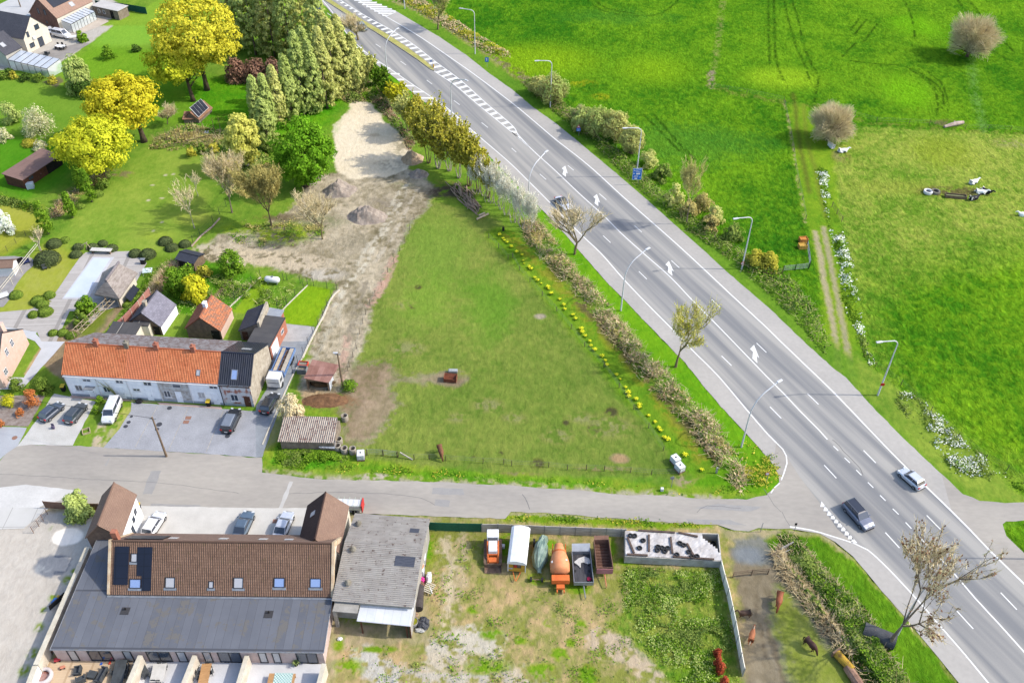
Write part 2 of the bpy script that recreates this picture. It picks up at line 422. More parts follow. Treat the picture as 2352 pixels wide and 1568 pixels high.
    line(DP("1640,200 1690,215 1800,235 1880,245 1990,280 2120,295 2200,300 2352,306"),1.6,(120,140,70),1.2,1.5,.8,.4)
    line(DP("2230,130 2240,220 2262,300"),2.2,(105,165,90),1.4,1.5,.6,.3)
    line(DP("1632,165 1634,200"),1.6,(176,160,130),.7,1,.9,.2)
    # the pale grazed pasture on the right
    pale=DP("1908,345 1965,290 2100,297 2352,310 2700,330 2900,1150 2352,1120 2200,1060 2075,970 2000,850 1960,680 1930,520 1905,430")
    pc=tone((104,156,48),(164,190,92),0.4,0.8,1.2,3.2)
    paint(pale,pc,1.5,1,0.2)
    gd=DP("1960,700 2030,640 2150,600 2352,560 2900,560 2900,1200 2352,1120 2200,1060 2075,970 2000,850")
    paint(gd,tone((66,138,22),(126,186,26),0.5,0.8,1.0,3.4),14,3,0.24)
    blob(2170,350,90,(146,176,60),.8,.6,45);blob(2330,330,60,(170,170,110),.8,.6,15,brk=.3)
    blob(1925,360,30,(150,150,90),.8,.7,20,brk=.2);blob(2040,430,120,(152,178,78),.8,.5,20)
    blob(2190,440,75,(122,116,66),.5,.85,14,brk=.1);blob(2175,283,45,(120,125,80),.7,.8,12,brk=.2)
    # farm track with two ruts
    paint(DP("1812,240 1845,235 1905,330 1925,430 1935,560 1990,760 2010,850 1960,860 1905,840 1880,640 1840,470 1815,330"),tone((84,140,30),(128,166,40)),1.2,.8,.06)
    for ln,c in((TP(3,0,"230,860 255,950 270,1150 300,1350 345,1568")+TP(3,1,"360,60 385,200"),(92,106,48)),(TP(3,0,"330,960 350,1200 390,1400 440,1568")+TP(3,1,"470,160 500,280 530,420"),(110,134,50))):
        line(ln,.9,c,.8,.5,.8)
    line(TP(3,1,"435,560 462,680 490,800 515,1000 560,1200 600,1400 625,1568")+TP(3,2,"640,120 660,300"),1.0,(186,172,136),.6,.5,.9,0)
    line(TP(3,1,"515,520 565,780 610,1000 660,1250 700,1450 720,1568")+TP(3,2,"745,140 800,400"),1.0,(178,166,130),.6,.5,.85,0)
    line(TP(3,0,"150,930 190,1100 225,1300 265,1568")+TP(3,1,"270,60 320,300 345,480"),.5,(170,165,120),.4,.5,.8,.4)
    # tractor marks in the meadow
    for ln in("1818,0 1832,40 1845,100 1865,150 1880,175 1870,235","1800,0 1812,50 1830,110 1845,140 1858,180","1777,0 1779,60 1783,140 1800,185","1765,0 1766,90 1768,150",
               "2075,0 2090,25 2098,60 2102,90","2200,0 2225,35 2260,100 2320,140","2215,-10 2240,20 2290,80 2330,120","2130,165 2160,190 2175,220 2178,255","2110,170 2145,200 2155,240 2150,262","2098,160 2140,185 2166,215 2164,250",
               "1955,140 2020,148 2080,152 2105,168","1350,0 1385,25 1460,38 1520,30 1560,0","1365,0 1395,20 1460,32","1500,260 1560,330 1600,370","1480,265 1540,325 1590,380","1975,40 1955,70","1990,45 1962,80","2020,50 1985,95","1935,130 1965,100"):
        line(smooth_line(DP(ln),3),.6,(40,84,22),.5,.4,.9,.1)
    # ---- verge along the right edge of the highway
    vr=hw_right[:-3]
    line(vr,9,tone((78,130,40),(112,160,50)),2.0,1.0,.95,0,.05)
    line([(p[0]+5,p[1]+2.6)for p in vr[1:12]],3.2,tone((120,110,70),(200,180,140)),1.5,1.2,.85,.1)
    paint(TP(3,2,"800,100 960,240 1200,420 1500,640 1750,880 2000,1120 2351,1420 2500,1480 1950,1460 1400,1000 1000,600 820,420"),tone((88,134,46),(140,170,72)),1.5,1,.05)
    # ================= left of the highway
    leftland=hw_left[2:]+side_top+[(-260,60),(-300,330),(0,330)]
    paint(leftland,tone((80,132,42),(122,160,62),.6,1,.8,2.8),.6,.2,.05)
    # paddock
    pad=DP("1150,505 1030,470 985,458 938,530 905,600 868,680 842,760 822,830 800,900 760,930 690,925 640,1020 610,1090 900,1070 1300,1090 1640,1100 1690,1110 1640,1030 1500,880 1380,740 1290,640 1200,560")
    paint(pad,tone((92,128,54),(130,152,80),.6,1.2,.9,2.8),1.0,1,.08)
    blob(1010,560,90,(110,152,64),.8,.6,90);blob(1120,700,60,(90,146,44),.8,.6,90);blob(980,690,70,(112,160,58),.8,.5,60)
    blob(840,910,62,(150,130,104),.8,.85,60,.8,.15);blob(870,860,50,(152,134,100),.9,.7,30,.8,.3);blob(820,990,45,(150,138,108),.7,.8,22,.8,.15)
    blob(1035,868,36,(152,138,112),.5,.85,15,.3);blob(1048,862,22,(120,150,60),.6,.9,9,.3);blob(1000,870,45,(148,140,104),.8,.5,10,.6,.2)
    for x,y,r_ in((900,930,25),(1120,930,35),(1180,960,30),(1400,980,60),(1330,960,30),(1280,1000,40),(1050,960,30),(930,700,30),(940,800,45)):
        blob(x,y,r_,(150,148,104),.9,.55,r_*.4,.8,.35)
    for x,y,r_ in((1362,985,13),(1405,945,15),(945,705,10),(960,660,10),(1085,1045,8),(1300,970,8),(1235,1065,18),(1150,1040,8)):
        blob(x,y,r_,(84,78,52),.6,.8,r_*.6,.8,.35)
    br_=tone((134,114,88),(176,154,128),.3,1,1,3)
    paint(DP("796,838 850,826 905,832 900,862 884,884 905,930 895,975 860,1008 806,1020 790,1000 806,960 776,925 800,890"),br_,1.6,2.2,.04,.85);paint(DP("880,858 940,862 1000,856 1060,846 1075,872 1050,888 1000,880 940,876 880,880"),br_,1.6,1.6,.04,.7)
    blob(1422,1052,20,(176,148,108),.6,.95,9,.5);blob(1240,727,12,(176,164,140),.7,.9,6,.5);blob(1600,1108,45,(168,150,120),.6,.9,14,.7,.15)
    blob(1376,1076,70,(160,140,96),.7,.6,4,.6,.2);blob(1190,1088,60,(150,135,90),.7,.6,4,.6,.3)
    # margin by the daffodil row : lush, then bare ditch bank
    line(DP("1150,540 1200,590 1260,650 1340,750 1400,820 1460,900 1530,970 1600,1060 1640,1095"),5.5,tone((82,140,26),(118,160,36)),1.5,.8,.9)
    line(DP("1170,540 1280,650 1370,750 1440,830 1500,900 1560,980 1610,1050"),2.0,(142,140,50),1.2,.8,.7,.2)
    line(DP("1330,690 1400,770 1460,840 1530,920 1600,1000 1650,1060"),1.8,(110,96,64),1.0,.8,.85,.1)
    # verge strip between bramble bank and highway
    vl=[(p[0]-1.6,p[1]-1.0)for p in hw_left[6:-3]]
    line(vl,4.0,tone((74,146,14),(112,172,16)),.8,.6,.95,0,.06)
    paint(DP("1690,1025 1740,1010 1790,1040 1800,1090 1760,1135 1640,1138 1560,1130 1640,1090"),tone((70,136,20),(112,168,26)),.6,.8,.07)
    # strip between paddock and the side road
    paint(DP("605,1030 640,1010 780,1040 900,1060 1100,1085 1400,1100 1640,1120 1760,1140 1660,1142 1480,1142 1200,1120 1000,1105 800,1085 640,1080 606,1070"),tone((84,142,34),(142,170,56)),.8,.8,.08)
    paint(DP("640,1016 770,1030 790,1060 700,1078 625,1062"),tone((60,140,20),(96,170,30)),.8,.8,.12)
    paint(DP("800,1063 1000,1082 1250,1095 1400,1110 1380,1120 1150,1108 900,1090"),tone((66,138,20),(110,168,30)),1.2,1,.12)
    line(side_top[3:18],1.4,(186,176,150),.9,.8,.85,.2);blob(860,1093,36,(196,184,164),.5,.9,6,.6,.15)
    # building site track, sand and spoil
    trk=DP("835,360 960,395 1010,440 985,462 938,530 905,600 868,680 842,760 822,830 790,900 700,930 690,880 712,780 760,680 775,650 640,622 560,600 470,612 445,590 500,540 600,520 680,470 715,400 770,400")
    mud=tone((132,122,92),(206,192,164),.2,1.0,1.0,3.2)
    paint(trk,mud,1.0,1.2,.08)
    sand=TP(1,0,"985,905 870,940 840,1030 700,1150 715,1330 730,1568")+TP(1,1,"740,0 900,80 1050,60 1200,60 1370,0")+TP(1,0,"1400,1540 1440,1400 1300,1200 1180,1110 1080,970")
    paint(sand,tone((236,218,184),(246,232,204),.3,.7,.6,1.8),.5,.7,.05)
    blob(875,372,30,(206,190,158),.8,.5,8,.8,.2);blob(905,380,40,(168,160,140),.9,.6,16,.9,.25);blob(860,310,12,(205,185,150),.7,.6,5);blob(895,260,28,(190,175,150),.9,.6,8,.8,.2)
    blob(925,330,24,(150,142,112),.8,.7,30,.9,.15)
    blob(560,590,110,(214,196,164),.5,.95,22,.6,.05);blob(690,605,70,(206,190,162),.6,.9,18,.7,.1);blob(480,570,36,(206,192,164),.6,.8,14,.7,.2);blob(740,630,50,(196,188,172),.8,.8,14,.7,.1)
    blob(640,535,95,(132,162,52),.7,.9,26,.7,.1);blob(550,525,60,(120,158,40),.7,.8,16,.7,.15);blob(760,510,60,(128,132,90),.9,.7,22,.9,.25)
    blob(800,560,60,(128,122,100),.9,.6,40,.9,.25);blob(880,470,50,(136,126,112),.9,.6,24,.9,.25);blob(1035,440,60,(96,84,70),.6,.85,22,.6,.1);blob(1010,420,30,(122,138,68),.7,.7,10,.7,.2)
    blob(930,425,40,(140,142,96),.8,.6,10,.9,.2);blob(640,500,50,(110,96,70),.8,.7,10,.7,.2)
    for ln,w_,c in(("940,400 925,450 905,500 880,540 855,575 835,615 800,650 770,700",.9,(212,204,182)),("915,440 890,500 870,540 840,570 820,610",.8,(208,200,178)),("960,430 925,500 905,540 880,575 862,600",.6,(200,190,170)),
                  ("905,590 895,620 880,650 866,680 850,700",1.6,(206,164,142)),("800,770 790,820 780,870",1.4,(204,168,146)),("770,860 725,910",2.2,(190,180,160)),("790,700 745,770 720,830",1.2,(190,182,158)),("840,650 815,720 800,780",.9,(148,138,118))):
        line(DP(ln),w_,c,.5,.9,.85,.25)
    line(TP(0,2,"1010,600 930,790 880,960"),1.3,(206,186,158),.4,.4,.9,.1);line(TP(0,2,"1100,700 1010,860 960,960"),1.0,(200,184,150),.4,.4,.7,.3)
    line(TP(0,2,"1190,600 1130,760 1060,900"),2.0,(168,176,96),.8,.6,.9,.3)
    # dung heap and dug ground by the rusty barn
    blob(755,915,45,(140,104,68),.5,.95,11,.6,.05);blob(800,925,30,(146,116,84),.7,.9,12,.6,.1);blob(715,905,30,(196,168,128),.6,.8,12,.5,.15)
    paint(DP("690,935 770,945 780,960 660,960"),tone((96,146,40),(140,165,60)),1,1,.06);paint(DP("625,960 650,930 690,925 660,960 640,1010 606,1036"),tone((150,160,80),(170,165,110)),1,.8,.05)
    # ---- gardens top left
    lawn=tone((86,140,40),(120,164,60),.6,.8,.4,1.6);deep=tone((58,132,22),(90,154,34),.5,.8,.4,2.0);ochre=tone((150,166,50),(176,176,70),.5,.8,.4,2)
    paint(DP("205,100 290,30 350,30 420,80 330,105 270,110 215,115"),tone((112,170,60),(124,178,62)),3,.5,.02)
    paint(DP("140,150 210,105 340,112 420,150 420,280 240,270 150,200"),tone((92,150,30),(112,165,40)),5,1.5,.05)
    paint(DP("430,180 580,170 640,190 800,225 770,270 750,300 540,330 480,330 430,300"),tone((60,146,14),(108,168,24)),5,2,.1)
    paint(DP("-200,175 20,178 140,210 215,225 240,250 210,290 150,310 0,310 -300,300"),lawn,3,1.5,.02)
    paint(DP("-300,300 0,305 140,335 170,345 150,420 60,460 0,440 -300,420"),deep,3,1.5,.03)
    paint(DP("-300,465 0,470 85,478 100,530 30,570 0,585 -300,620"),ochre,3,1,.02)
    paint(DP("305,345 470,340 520,350 470,420 480,470 440,560 330,590 290,600 150,590 130,660 110,700 0,715 -300,780 -300,640 60,590 120,545 160,520 240,440 290,400"),tone((98,146,46),(140,170,76),.8,.9,.6,2.8),2.5,1.2,.02)
    paint(DP("110,560 190,590 130,690 60,730 0,715 60,620"),tone((150,166,56),(172,176,84)),4,.8,.02)
    blob(450,500,50,(160,178,84),.9,.6,18);blob(360,540,40,(152,180,70),.9,.5,12)
    for x,y in((350,425),(380,402),(372,455),(372,510),(352,530),(398,400),(340,460)):blob(x,y,5,(206,196,160),.8,.9,2)
    line(DP("140,462 185,425 245,395 290,400"),2.6,(140,124,88),1.2,.8,.8,.2)
    blob(600,250,80,(70,140,20),.9,.5,30);blob(400,320,60,(134,140,90),.9,.7,20,.9,.2);blob(520,275,55,(96,130,50),.9,.6,20,.8,.2)
    # plots behind the row of houses
    paint(DP("395,690 450,600 520,600 600,640 530,720 440,720 400,720"),tone((60,128,20),(92,152,34)),.8,.8,.08)
    paint(DP("605,635 700,640 695,665 640,715 530,725"),tone((80,142,30),(130,160,70),.5,.8,.8,3),.6,.6,.08)
    paint(DP("702,655 765,665 725,748 650,742 645,715"),tone((104,158,14),(132,176,22)),.3,.3,.05)
    paint(DP("605,635 555,690 530,715 560,720 620,660"),tone((112,160,24),(134,172,40)),.4,.4,.03)
    line(DP("525,640 498,680"),1.0,(140,122,92),.5,.5,.9)
    paint(DP("300,735 345,700 345,720 330,745"),(120,130,90),.5,.5)
    paint(DP("85,820 200,700 290,700 240,760 150,830 150,880 90,830"),tone((130,112,84),(176,152,116)),.5,.4)
    line(DP("205,760 245,700 330,600 400,600"),3.0,(92,132,36),1.2,.8,.8)
    paint(DP("55,860 95,790 110,800 75,870"),tone((168,140,96),(206,182,138)),.3,.3)
    # ---- south side of the side road
    southland=side_bot+hw_botleft+[(100,-80),(-260,-80),(-300,40)]
    paint(southland,tone((150,148,96),(196,176,140),.5,1.0,1.2,3.0),.5,.3,.05)
    paint(DP("1010,1190 1200,1180 1640,1195 1700,1260 1740,1330 1700,1420 1710,1568 1400,1700 1000,1700 760,1600 780,1480 1000,1480 960,1300 970,1220"),tone((138,146,68),(204,174,126),.6,1.1,1.0,4.2),1,1,.07)
    paint(DP("1160,1178 1640,1200 1640,1214 1420,1210 1150,1198"),tone((84,144,24),(134,164,40)),.8,.9,.1)
    for ln,w_,c in(("1020,1240 1035,1300 1030,1400 1020,1480",1.4,(206,190,158)),("1060,1230 1065,1300 1050,1400",1.0,(196,178,142)),("830,1500 900,1540 1000,1555 1200,1560",1.6,(200,192,176)),("840,1500 870,1560 900,1568",2.4,(206,202,192)),
                      ("1010,1500 1060,1470 1110,1465 1130,1480",3.4,(208,200,182)),("1000,1510 1100,1520 1250,1560",1.6,(204,190,164)),("1380,1470 1480,1510 1530,1568",3.6,(204,184,156))):
        line(DP(ln),w_,c,.9,1.4,.9,.15)
    gr=tone((84,140,22),(120,164,36),.5,.8,.8,3)
    paint(DP("1435,1300 1655,1305 1670,1380 1690,1480 1700,1568 1720,1640 1560,1640 1520,1540 1440,1480 1400,1440 1440,1400 1420,1330"),tone((92,146,44),(150,168,84),.4,.9,1.2,3.4),1.2,1.4,.14)
    for x,y,a,b in((975,1260,22,40),(1180,1240,40,16),(1265,1250,20,10),(1265,1430,22,8),(1335,1440,16,16),(1310,1475,14,8),(1405,1430,14,6),(1130,1455,26,9),(1195,1470,16,8),(1285,1500,22,12),(1120,1530,50,12),(1240,1540,40,14),(1350,1552,20,16),
                       (800,1530,40,16),(780,1480,20,20),(1400,1250,14,30),(1150,1270,20,25),(1330,1350,30,9),(1230,1330,20,10),(1090,1400,20,8),(1440,1290,26,8),(1600,1560,60,30),(860,1490,60,6),(820,1410,50,22)):
        blob(x,y,a,gr,.6,.9,b,.9,.1)
    # horse paddock bottom right
    hp=DP("1680,1260 1790,1260 1850,1330 1960,1480 2010,1568 2100,1700 1720,1700 1700,1420 1685,1310")
    paint(hp,tone((128,116,92),(158,146,122),.4,.9,.9,2.4),.8,.8,.04)
    paint(DP("1785,1350 1815,1370 1880,1450 1960,1545 2010,1640 1840,1640 1800,1500 1780,1420"),tone((104,136,50),(146,160,84),.5,.9,.8,2.6),1.4,1.2,.05)
    paint(DP("1690,1240 1745,1225 1800,1255 1780,1300 1690,1290"),tone((120,122,110),(156,154,146)),.8,.8);blob(1720,1275,34,(134,140,144),.8,.8,14)
    for ln in("1745,1420 1755,1500 1770,1568","1762,1420 1780,1500 1800,1568","1735,1360 1740,1440"):line(DP(ln),.5,(112,98,76),.5,.6,.7,.3)
    paint(DP("1800,1215 1880,1235 1960,1280 2040,1370 2130,1480 2260,1640 2100,1640 2000,1540 1900,1400 1800,1300 1760,1240"),tone((66,124,22),(104,158,30)),.8,.8,.12)
    # gravel yard bottom left
    paint(DP("-250,1170 195,1175 250,1220 225,1300 120,1500 60,1640 -300,1640"),tone((196,186,172),(216,208,196),.6,.8,.6,2.0),.6,.4,.03)
    blob(155,1232,30,(275,264,250),.25,1,13,.25);blob(120,1297,38,(132,136,144),.3,1,16,.5);blob(98,1305,22,(160,164,168),.5,.8,10,.7,.2)
    for x,y,a in((120,1370,10),(155,1330,12),(170,1310,8),(90,1440,12),(75,1500,14),(100,1400,8),(55,1540,14),(118,1210,8)):blob(x,y,a,(112,150,40),.8,.8,a*.7,.9,.2)
    paint(DP("1165,1180 1300,1186 1640,1200"),(180,170,150),.5)
    # top-left village
    paint(DP("-300,20 0,60 60,20 140,-60 260,-100 260,0 300,30 205,100 130,150 130,165 0,160 -300,160"),tone((190,184,172),(206,200,190)),.5,.4,.0)
    paint(DP("205,60 330,20 480,-60 900,-60 700,40 340,60"),tone((110,160,50),(130,172,60)),1,1,.04)
    paint(DP("20,32 60,8 75,10 40,34"),(132,160,76),.4,.4)
    paint(DP("140,175 150,185 130,200 100,190"),(120,116,80),.6)
    # heights: gentle unevenness, nothing under paved ground
    z=(fbm(X*0.5,Y*0.5,77,3)-.5)*2*hamp+(n_hi-.5)*hamp*1.6
    z=z-0.02
    for poly in paved:
        P=np.array(poly);q=np.where((X>P[:,0].min()-2)&(X<P[:,0].max()+2)&(Y>P[:,1].min()-2)&(Y<P[:,1].max()+2))[0]
        if not len(q):continue
        d=sdist(X[q],Y[q],poly);k=q[d>-0.35];z[k]=np.minimum(z[k],-0.03)
    far=(np.abs(X)>400)|(Y>330)|(Y<20);z[far]=-0.03
    verts=np.stack([X,Y,z],1)
    i=np.arange(n2-1)[:,None]*n1+np.arange(n1-1)[None,:]
    f=np.stack([i,i+1,i+n1+1,i+n1],-1).reshape(-1,4)
    m,nt,b=newmat('terrain_cover');L=nt.links.new
    at=nt.nodes.new('ShaderNodeAttribute');at.attribute_name='cover'
    geo=nt.nodes.new('ShaderNodeNewGeometry')
    n1_=nt.nodes.new('ShaderNodeTexNoise');n1_.inputs['Scale'].default_value=1.15;n1_.inputs['Distortion'].default_value=.6;n1_.inputs['Detail'].default_value=6;n1_.inputs['Roughness'].default_value=.72
    mpn=nt.nodes.new('ShaderNodeMapping');mpn.inputs['Rotation'].default_value=(0,0,0.5);mpn.inputs['Scale'].default_value=(1.6,.75,1)
    L(geo.outputs['Position'],mpn.inputs[0]);L(mpn.outputs[0],n1_.inputs['Vector'])
    mr=nt.nodes.new('ShaderNodeMapRange');mr.inputs[1].default_value=.3;mr.inputs[2].default_value=.7;mr.inputs[3].default_value=.62;mr.inputs[4].default_value=1.30
    L(n1_.outputs['Fac'],mr.inputs[0])
    sc=nt.nodes.new('ShaderNodeVectorMath');sc.operation='SCALE';L(at.outputs['Color'],sc.inputs[0]);L(mr.outputs[0],sc.inputs['Scale']);L(sc.outputs[0],b.inputs['Base Color'])
    b.inputs['Roughness'].default_value=1;b.inputs['Specular IOR Level'].default_value=0
    bp=nt.nodes.new('ShaderNodeBump');bp.inputs['Distance'].default_value=.95;bp.inputs['Strength'].default_value=1;L(n1_.outputs['Fac'],bp.inputs['Height']);L(bp.outputs[0],b.inputs['Normal']);L(at.outputs['Alpha'],bp.inputs['Strength'])
    for k_,(lo_v,hi_v)in((3,(.93,.58)),(4,(1.07,1.34))):
        q_=nt.nodes.new('ShaderNodeMapRange');q_.inputs[3].default_value=lo_v;q_.inputs[4].default_value=hi_v;L(at.outputs['Alpha'],q_.inputs[0]);L(q_.outputs[0],mr.inputs[k_])
    o=npmesh('ground',verts,f,m,smooth=True);o['kind']='structure'
    g_=np.clip((col[:,1]-col[:,0]*1.04)/np.maximum(col[:,1],.01)*4,0,1)*np.clip((col[:,1]*.75-col[:,2])*30,0,1);col[:,0]*=1+.24*g_;col[:,1]*=1+.07*g_;col[:,2]*=1-.25*g_
    ca=o.data.color_attributes.new('cover','FLOAT_COLOR','POINT')
    ca.data.foreach_set('color',np.concatenate([np.clip(col,0.003,.85),np.clip(hamp*4.5,.12,1)[:,None]],1).astype(np.float32).ravel())
    o['label']='grass meadows, gardens, sand and dirt of the land'
# ------------------------------------------------------------ roads
m_shoulder=mat('worn_concrete_asphalt',(192,187,180),(180,176,170),.12,rough=.92,fine=.05)
m_side=mat('old_side_asphalt',(186,179,168),(168,162,154),.10,rough=.92,fine=.06,stretch=(.6,1.6,1),bump=.01)
def road_mat():
    m,nt,b=newmat('carriageway_asphalt');L=nt.links.new
    geo=nt.nodes.new('ShaderNodeNewGeometry');mp=nt.nodes.new('ShaderNodeMapping');mp.vector_type='TEXTURE';mp.inputs['Rotation'].default_value=(0,0,R(118))
    mp.inputs['Scale'].default_value=(60,2.2,1)
    L(geo.outputs['Position'],mp.inputs[0])
    n=nt.nodes.new('ShaderNodeTexNoise');n.inputs['Scale'].default_value=1;n.inputs['Detail'].default_value=3;L(mp.outputs[0],n.inputs['Vector'])
    n2=nt.nodes.new('ShaderNodeTexNoise');n2.inputs['Scale'].default_value=9;n2.inputs['Detail'].default_value=4;L(geo.outputs['Position'],n2.inputs['Vector'])
    r=nt.nodes.new('ShaderNodeValToRGB');r.color_ramp.elements[0].position=.38;r.color_ramp.elements[1].position=.62
    r.color_ramp.elements[0].color=(*al((138,139,141)),1);r.color_ramp.elements[1].color=(*al((180,177,171)),1);L(n.outputs['Fac'],r.inputs[0])
    mr=nt.nodes.new('ShaderNodeMapRange');mr.inputs[1].default_value=.3;mr.inputs[2].default_value=.7;mr.inputs[3].default_value=.95;mr.inputs[4].default_value=1.05;L(n2.outputs['Fac'],mr.inputs[0])
    s_=nt.nodes.new('ShaderNodeVectorMath');s_.operation='SCALE';L(r.outputs[0],s_.inputs[0]);L(mr.outputs[0],s_.inputs['Scale']);L(s_.outputs[0],b.inputs['Base Color'])
    b.inputs['Roughness'].default_value=.9;b.inputs['Specular IOR Level'].default_value=.2;return m
m_road=road_mat()
m_paint=mat('road_paint',(250,250,248),(240,240,236),3,rough=.7,fine=.05)
sheet('road',jagged(road_poly,.12,1.0),0.004,m_side,'asphalt highway junction with its hard shoulders and the side road')
lineL=smooth_line(TP(1,0,"300,-330 520,-100 700,110 850,330 945,425 1050,512 1200,612")+DP("942,190.4 1007.7,234.7 1038.6,257.9 1093.2,307.4 1165.9,369.7 1210.5,413 1275.3,478")+TP(2,1,"640,590 820,760 1040,1010 1300,1280 1500,1480")+TP(2,2,"1610,30 1720,140 1900,320 2170,640 2351,850")+TP(3,2,"80,930"))
lineLc=smooth_line(TP(3,2,"80,930 140,990 172,1050 178,1120 150,1210 125,1272"),1)
lineR=smooth_line(TP(1,0,"620,-330 780,-120 1000,40 1190,150 1500,335 1800,540 2000,680 2351,945")+TP(2,0,"200,1110 400,1280 600,1435 760,1568")+TP(2,1,"1000,220 1250,440 1500,660 1750,890 2000,1125 2351,1450")+TP(3,1,"120,1568")+TP(3,2,"350,220 600,460 850,720 1100,980 1350,1230 1600,1470 1700,1568")+TP(3,3,"1850,150 2050,360 2351,650 2900,1200"))
lineB=smooth_line(TP(3,3,"205,132 400,163 600,222 800,287 920,345 1050,460 1200,612 1400,830 1600,1060 1800,1290 2030,1568 2300,1900"),1)
# light shoulders over the road sheet
sh=MB()
sheet('shoulder',hw_left[3:-4]+[p for p in lineL[::-1]][:-14],0.008,m_shoulder)
sheet('shoulder',hw_right[2:-5]+TP(3,3,"1695,0")+[p for p in lineR[::-1]if p[1]>TP(3,3,"1695,0")[0][1]and p[1]<hw_right[2][1]+4],0.008,m_shoulder)
sheet('shoulder',hw_botleft[1:]+[p for p in lineB[::-1]],0.008,m_shoulder)
iB=min(range(len(lineB)),key=lambda k:math.dist(lineB[k],T(3,3,800,287)))
cw=lineL+TP(3,2,"172,1050 300,1250 480,1480 640,1720")+lineB[iB:]+[p for p in lineR[::-1]]
sheet('carriageway',cw,0.012,m_road)
mk=MB();Z=0.017
strip(mk,lineL,.22,Z);strip(mk,lineR,.24,Z);strip(mk,lineLc,.18,Z);strip(mk,lineB,.2,Z)
strip(mk,TP(3,2,"112,1300 60,1345 30,1392"),.16,Z)
cA=smooth_line(TP(2,0,"0,1215 60,1265 150,1340 240,1425 400,1568")+TP(2,1,"620,210 830,400 1000,570 1200,750 1450,970 1650,1180 1800,1330 2020,1555")+TP(2,2,"2351,330")+TP(3,2,"150,480 300,640 470,810 550,900"))
strip(mk,cA,.2,Z)
cB=smooth_line(TP(3,3,"1390,222 1660,500 1900,780 2150,1050 2351,1275 2900,1900"));strip(mk,cB,.2,Z)
def dash(c,r,s,w=.16):
    a=TP(c,r,s)
    for i in range(0,len(a)-1,2):strip(mk,[a[i],a[i+1]],w,Z)
dash(3,2,"605,960 650,1003 707,1068 757,1114 815,1180 862,1227 922,1293 972,1343 1033,1412 1085,1463 1150,1535 1205,1588");dash(3,3,"1268,92 1322,150")
dash(1,0,"440,-10 485,20 655,122 700,152 1100,406 1148,438 1330,565 1380,600 1570,738 1620,775 1820,925 1873,965 2075,1128 2132,1174")
dash(2,0,"0,1362 42,1400");dash(2,1,"258,32 316,83 530,300 595,360 840,598 908,662 1168,925 1242,997 1530,1280 1600,1350");dash(2,2,"1928,133 2020,222");dash(3,2,"22,600 125,705 520,1135 632,1255");dash(3,3,"1082,185 1212,327 1740,906 1890,1070")
dash(2,0,"515,1520 570,1566");dash(2,1,"805,212 870,268 1128,505 1195,565 1467,826 1540,893 1838,1184 1920,1260");dash(2,2,"2250,15 2340,102");dash(3,2,"367,480 468,578 882,1000 995,1115");dash(3,3,"1462,28 1592,160 2142,737 2290,893")
# merge arrows
ar=[G((2440+x/15.68)*2352/3402,(1120+y/15.68)*1568/2268)for x,y in pts("1025,375 820,595 975,740 940,1090 1205,1335 1160,960 1295,1065")]
a0=Vector(ar[0]);loc=[Vector(p)-a0 for p in ar]
def roaddir(p):
    i=min(range(len(cA)),key=lambda k:(cA[k][0]-p[0])**2+(cA[k][1]-p[1])**2);i=min(max(i,1),len(cA)-2)
    return angle(cA[i+1],cA[i-1])
th0=roaddir(ar[0])
def arrow(tx,ty):
    p=Vector(G(tx*2352/3402,ty*1568/2268));a=roaddir(p)-th0
    mk.face([(p.x+q.x*math.cos(a)-q.y*math.sin(a),p.y+q.x*math.sin(a)+q.y*math.cos(a),Z)for q in loc])
for q in((1878,551),(1983,645),(2222,867),(2505,1145)):arrow(*q)
# hatched middle wedge
up_=smooth_line(TP(1,0,"540,-150 760,-8 1000,143 1250,281 1450,412 1640,560 1880,738 2100,935 2351,1150")+TP(2,0,"60,1240 150,1336"),.5)
lo_=smooth_line(TP(1,0,"520,-150 735,0 985,165 1240,335 1450,500 1640,655 1830,785 2050,970 2351,1215")+TP(2,0,"60,1268 150,1345"),.5)
strip(mk,up_,.2,Z);strip(mk,lo_[int(len(lo_)*.42):],.2,Z)
def near(P,q):return min(range(len(P)),key=lambda k:(P[k][0]-q[0])**2+(P[k][1]-q[1])**2)
s=0;last=up_[0];acc=0
for k in range(1,len(up_)):
    acc+=math.dist(up_[k],up_[k-1])
    if acc>2.25:
        acc=0;a=Vector(up_[k]);b=Vector(lo_[near(lo_,up_[k])])
        if(a-b).length<.5:continue
        d=(Vector(up_[min(k+2,len(up_)-1)])-a).normalized()*.48
        b=b-d*.2
        mk.face([(q.x,q.y,Z-.001)for q in(a-d,b-d,b+d,a+d)])
# left shoulder ladder bars
for x,y in pts("985,440 1010,475 1080,525 1150,578 1230,628 1300,680 1370,733 1440,790 1510,845 1590,903 1670,962 1740,1022 1850,1085 1910,1148 1965,1215"):
    p=Vector(T(1,0,x+36,y));i=near(lineL,p);n=Vector(lineL[i]);d=Vector((1,.03))
    q=p-Vector((2.6,0));mk.face([(q.x,q.y-.35,Z-.001),(n.x,q.y-.35,Z-.001),(n.x-.35,q.y+.35,Z-.001),(q.x-.35,q.y+.35,Z-.001)])
# top hatched corner of the right shoulder
for k in range(11):
    y=-60+k*20;a=T(1,0,905+(y+0)*1.85,y);b=T(1,0,min(930+(y+60)*2.3,1285-(max(0,y-105))*2.4),y+1)
    if b[0]>a[0]:mk.face([(a[0],a[1]-.7,Z-.001),(b[0],b[1]-.7,Z-.001),(b[0],b[1]+.1,Z-.001),(a[0],a[1]+.1,Z-.001)])
strip(mk,TP(1,0,"1200,150 1288,112"),.3,Z)
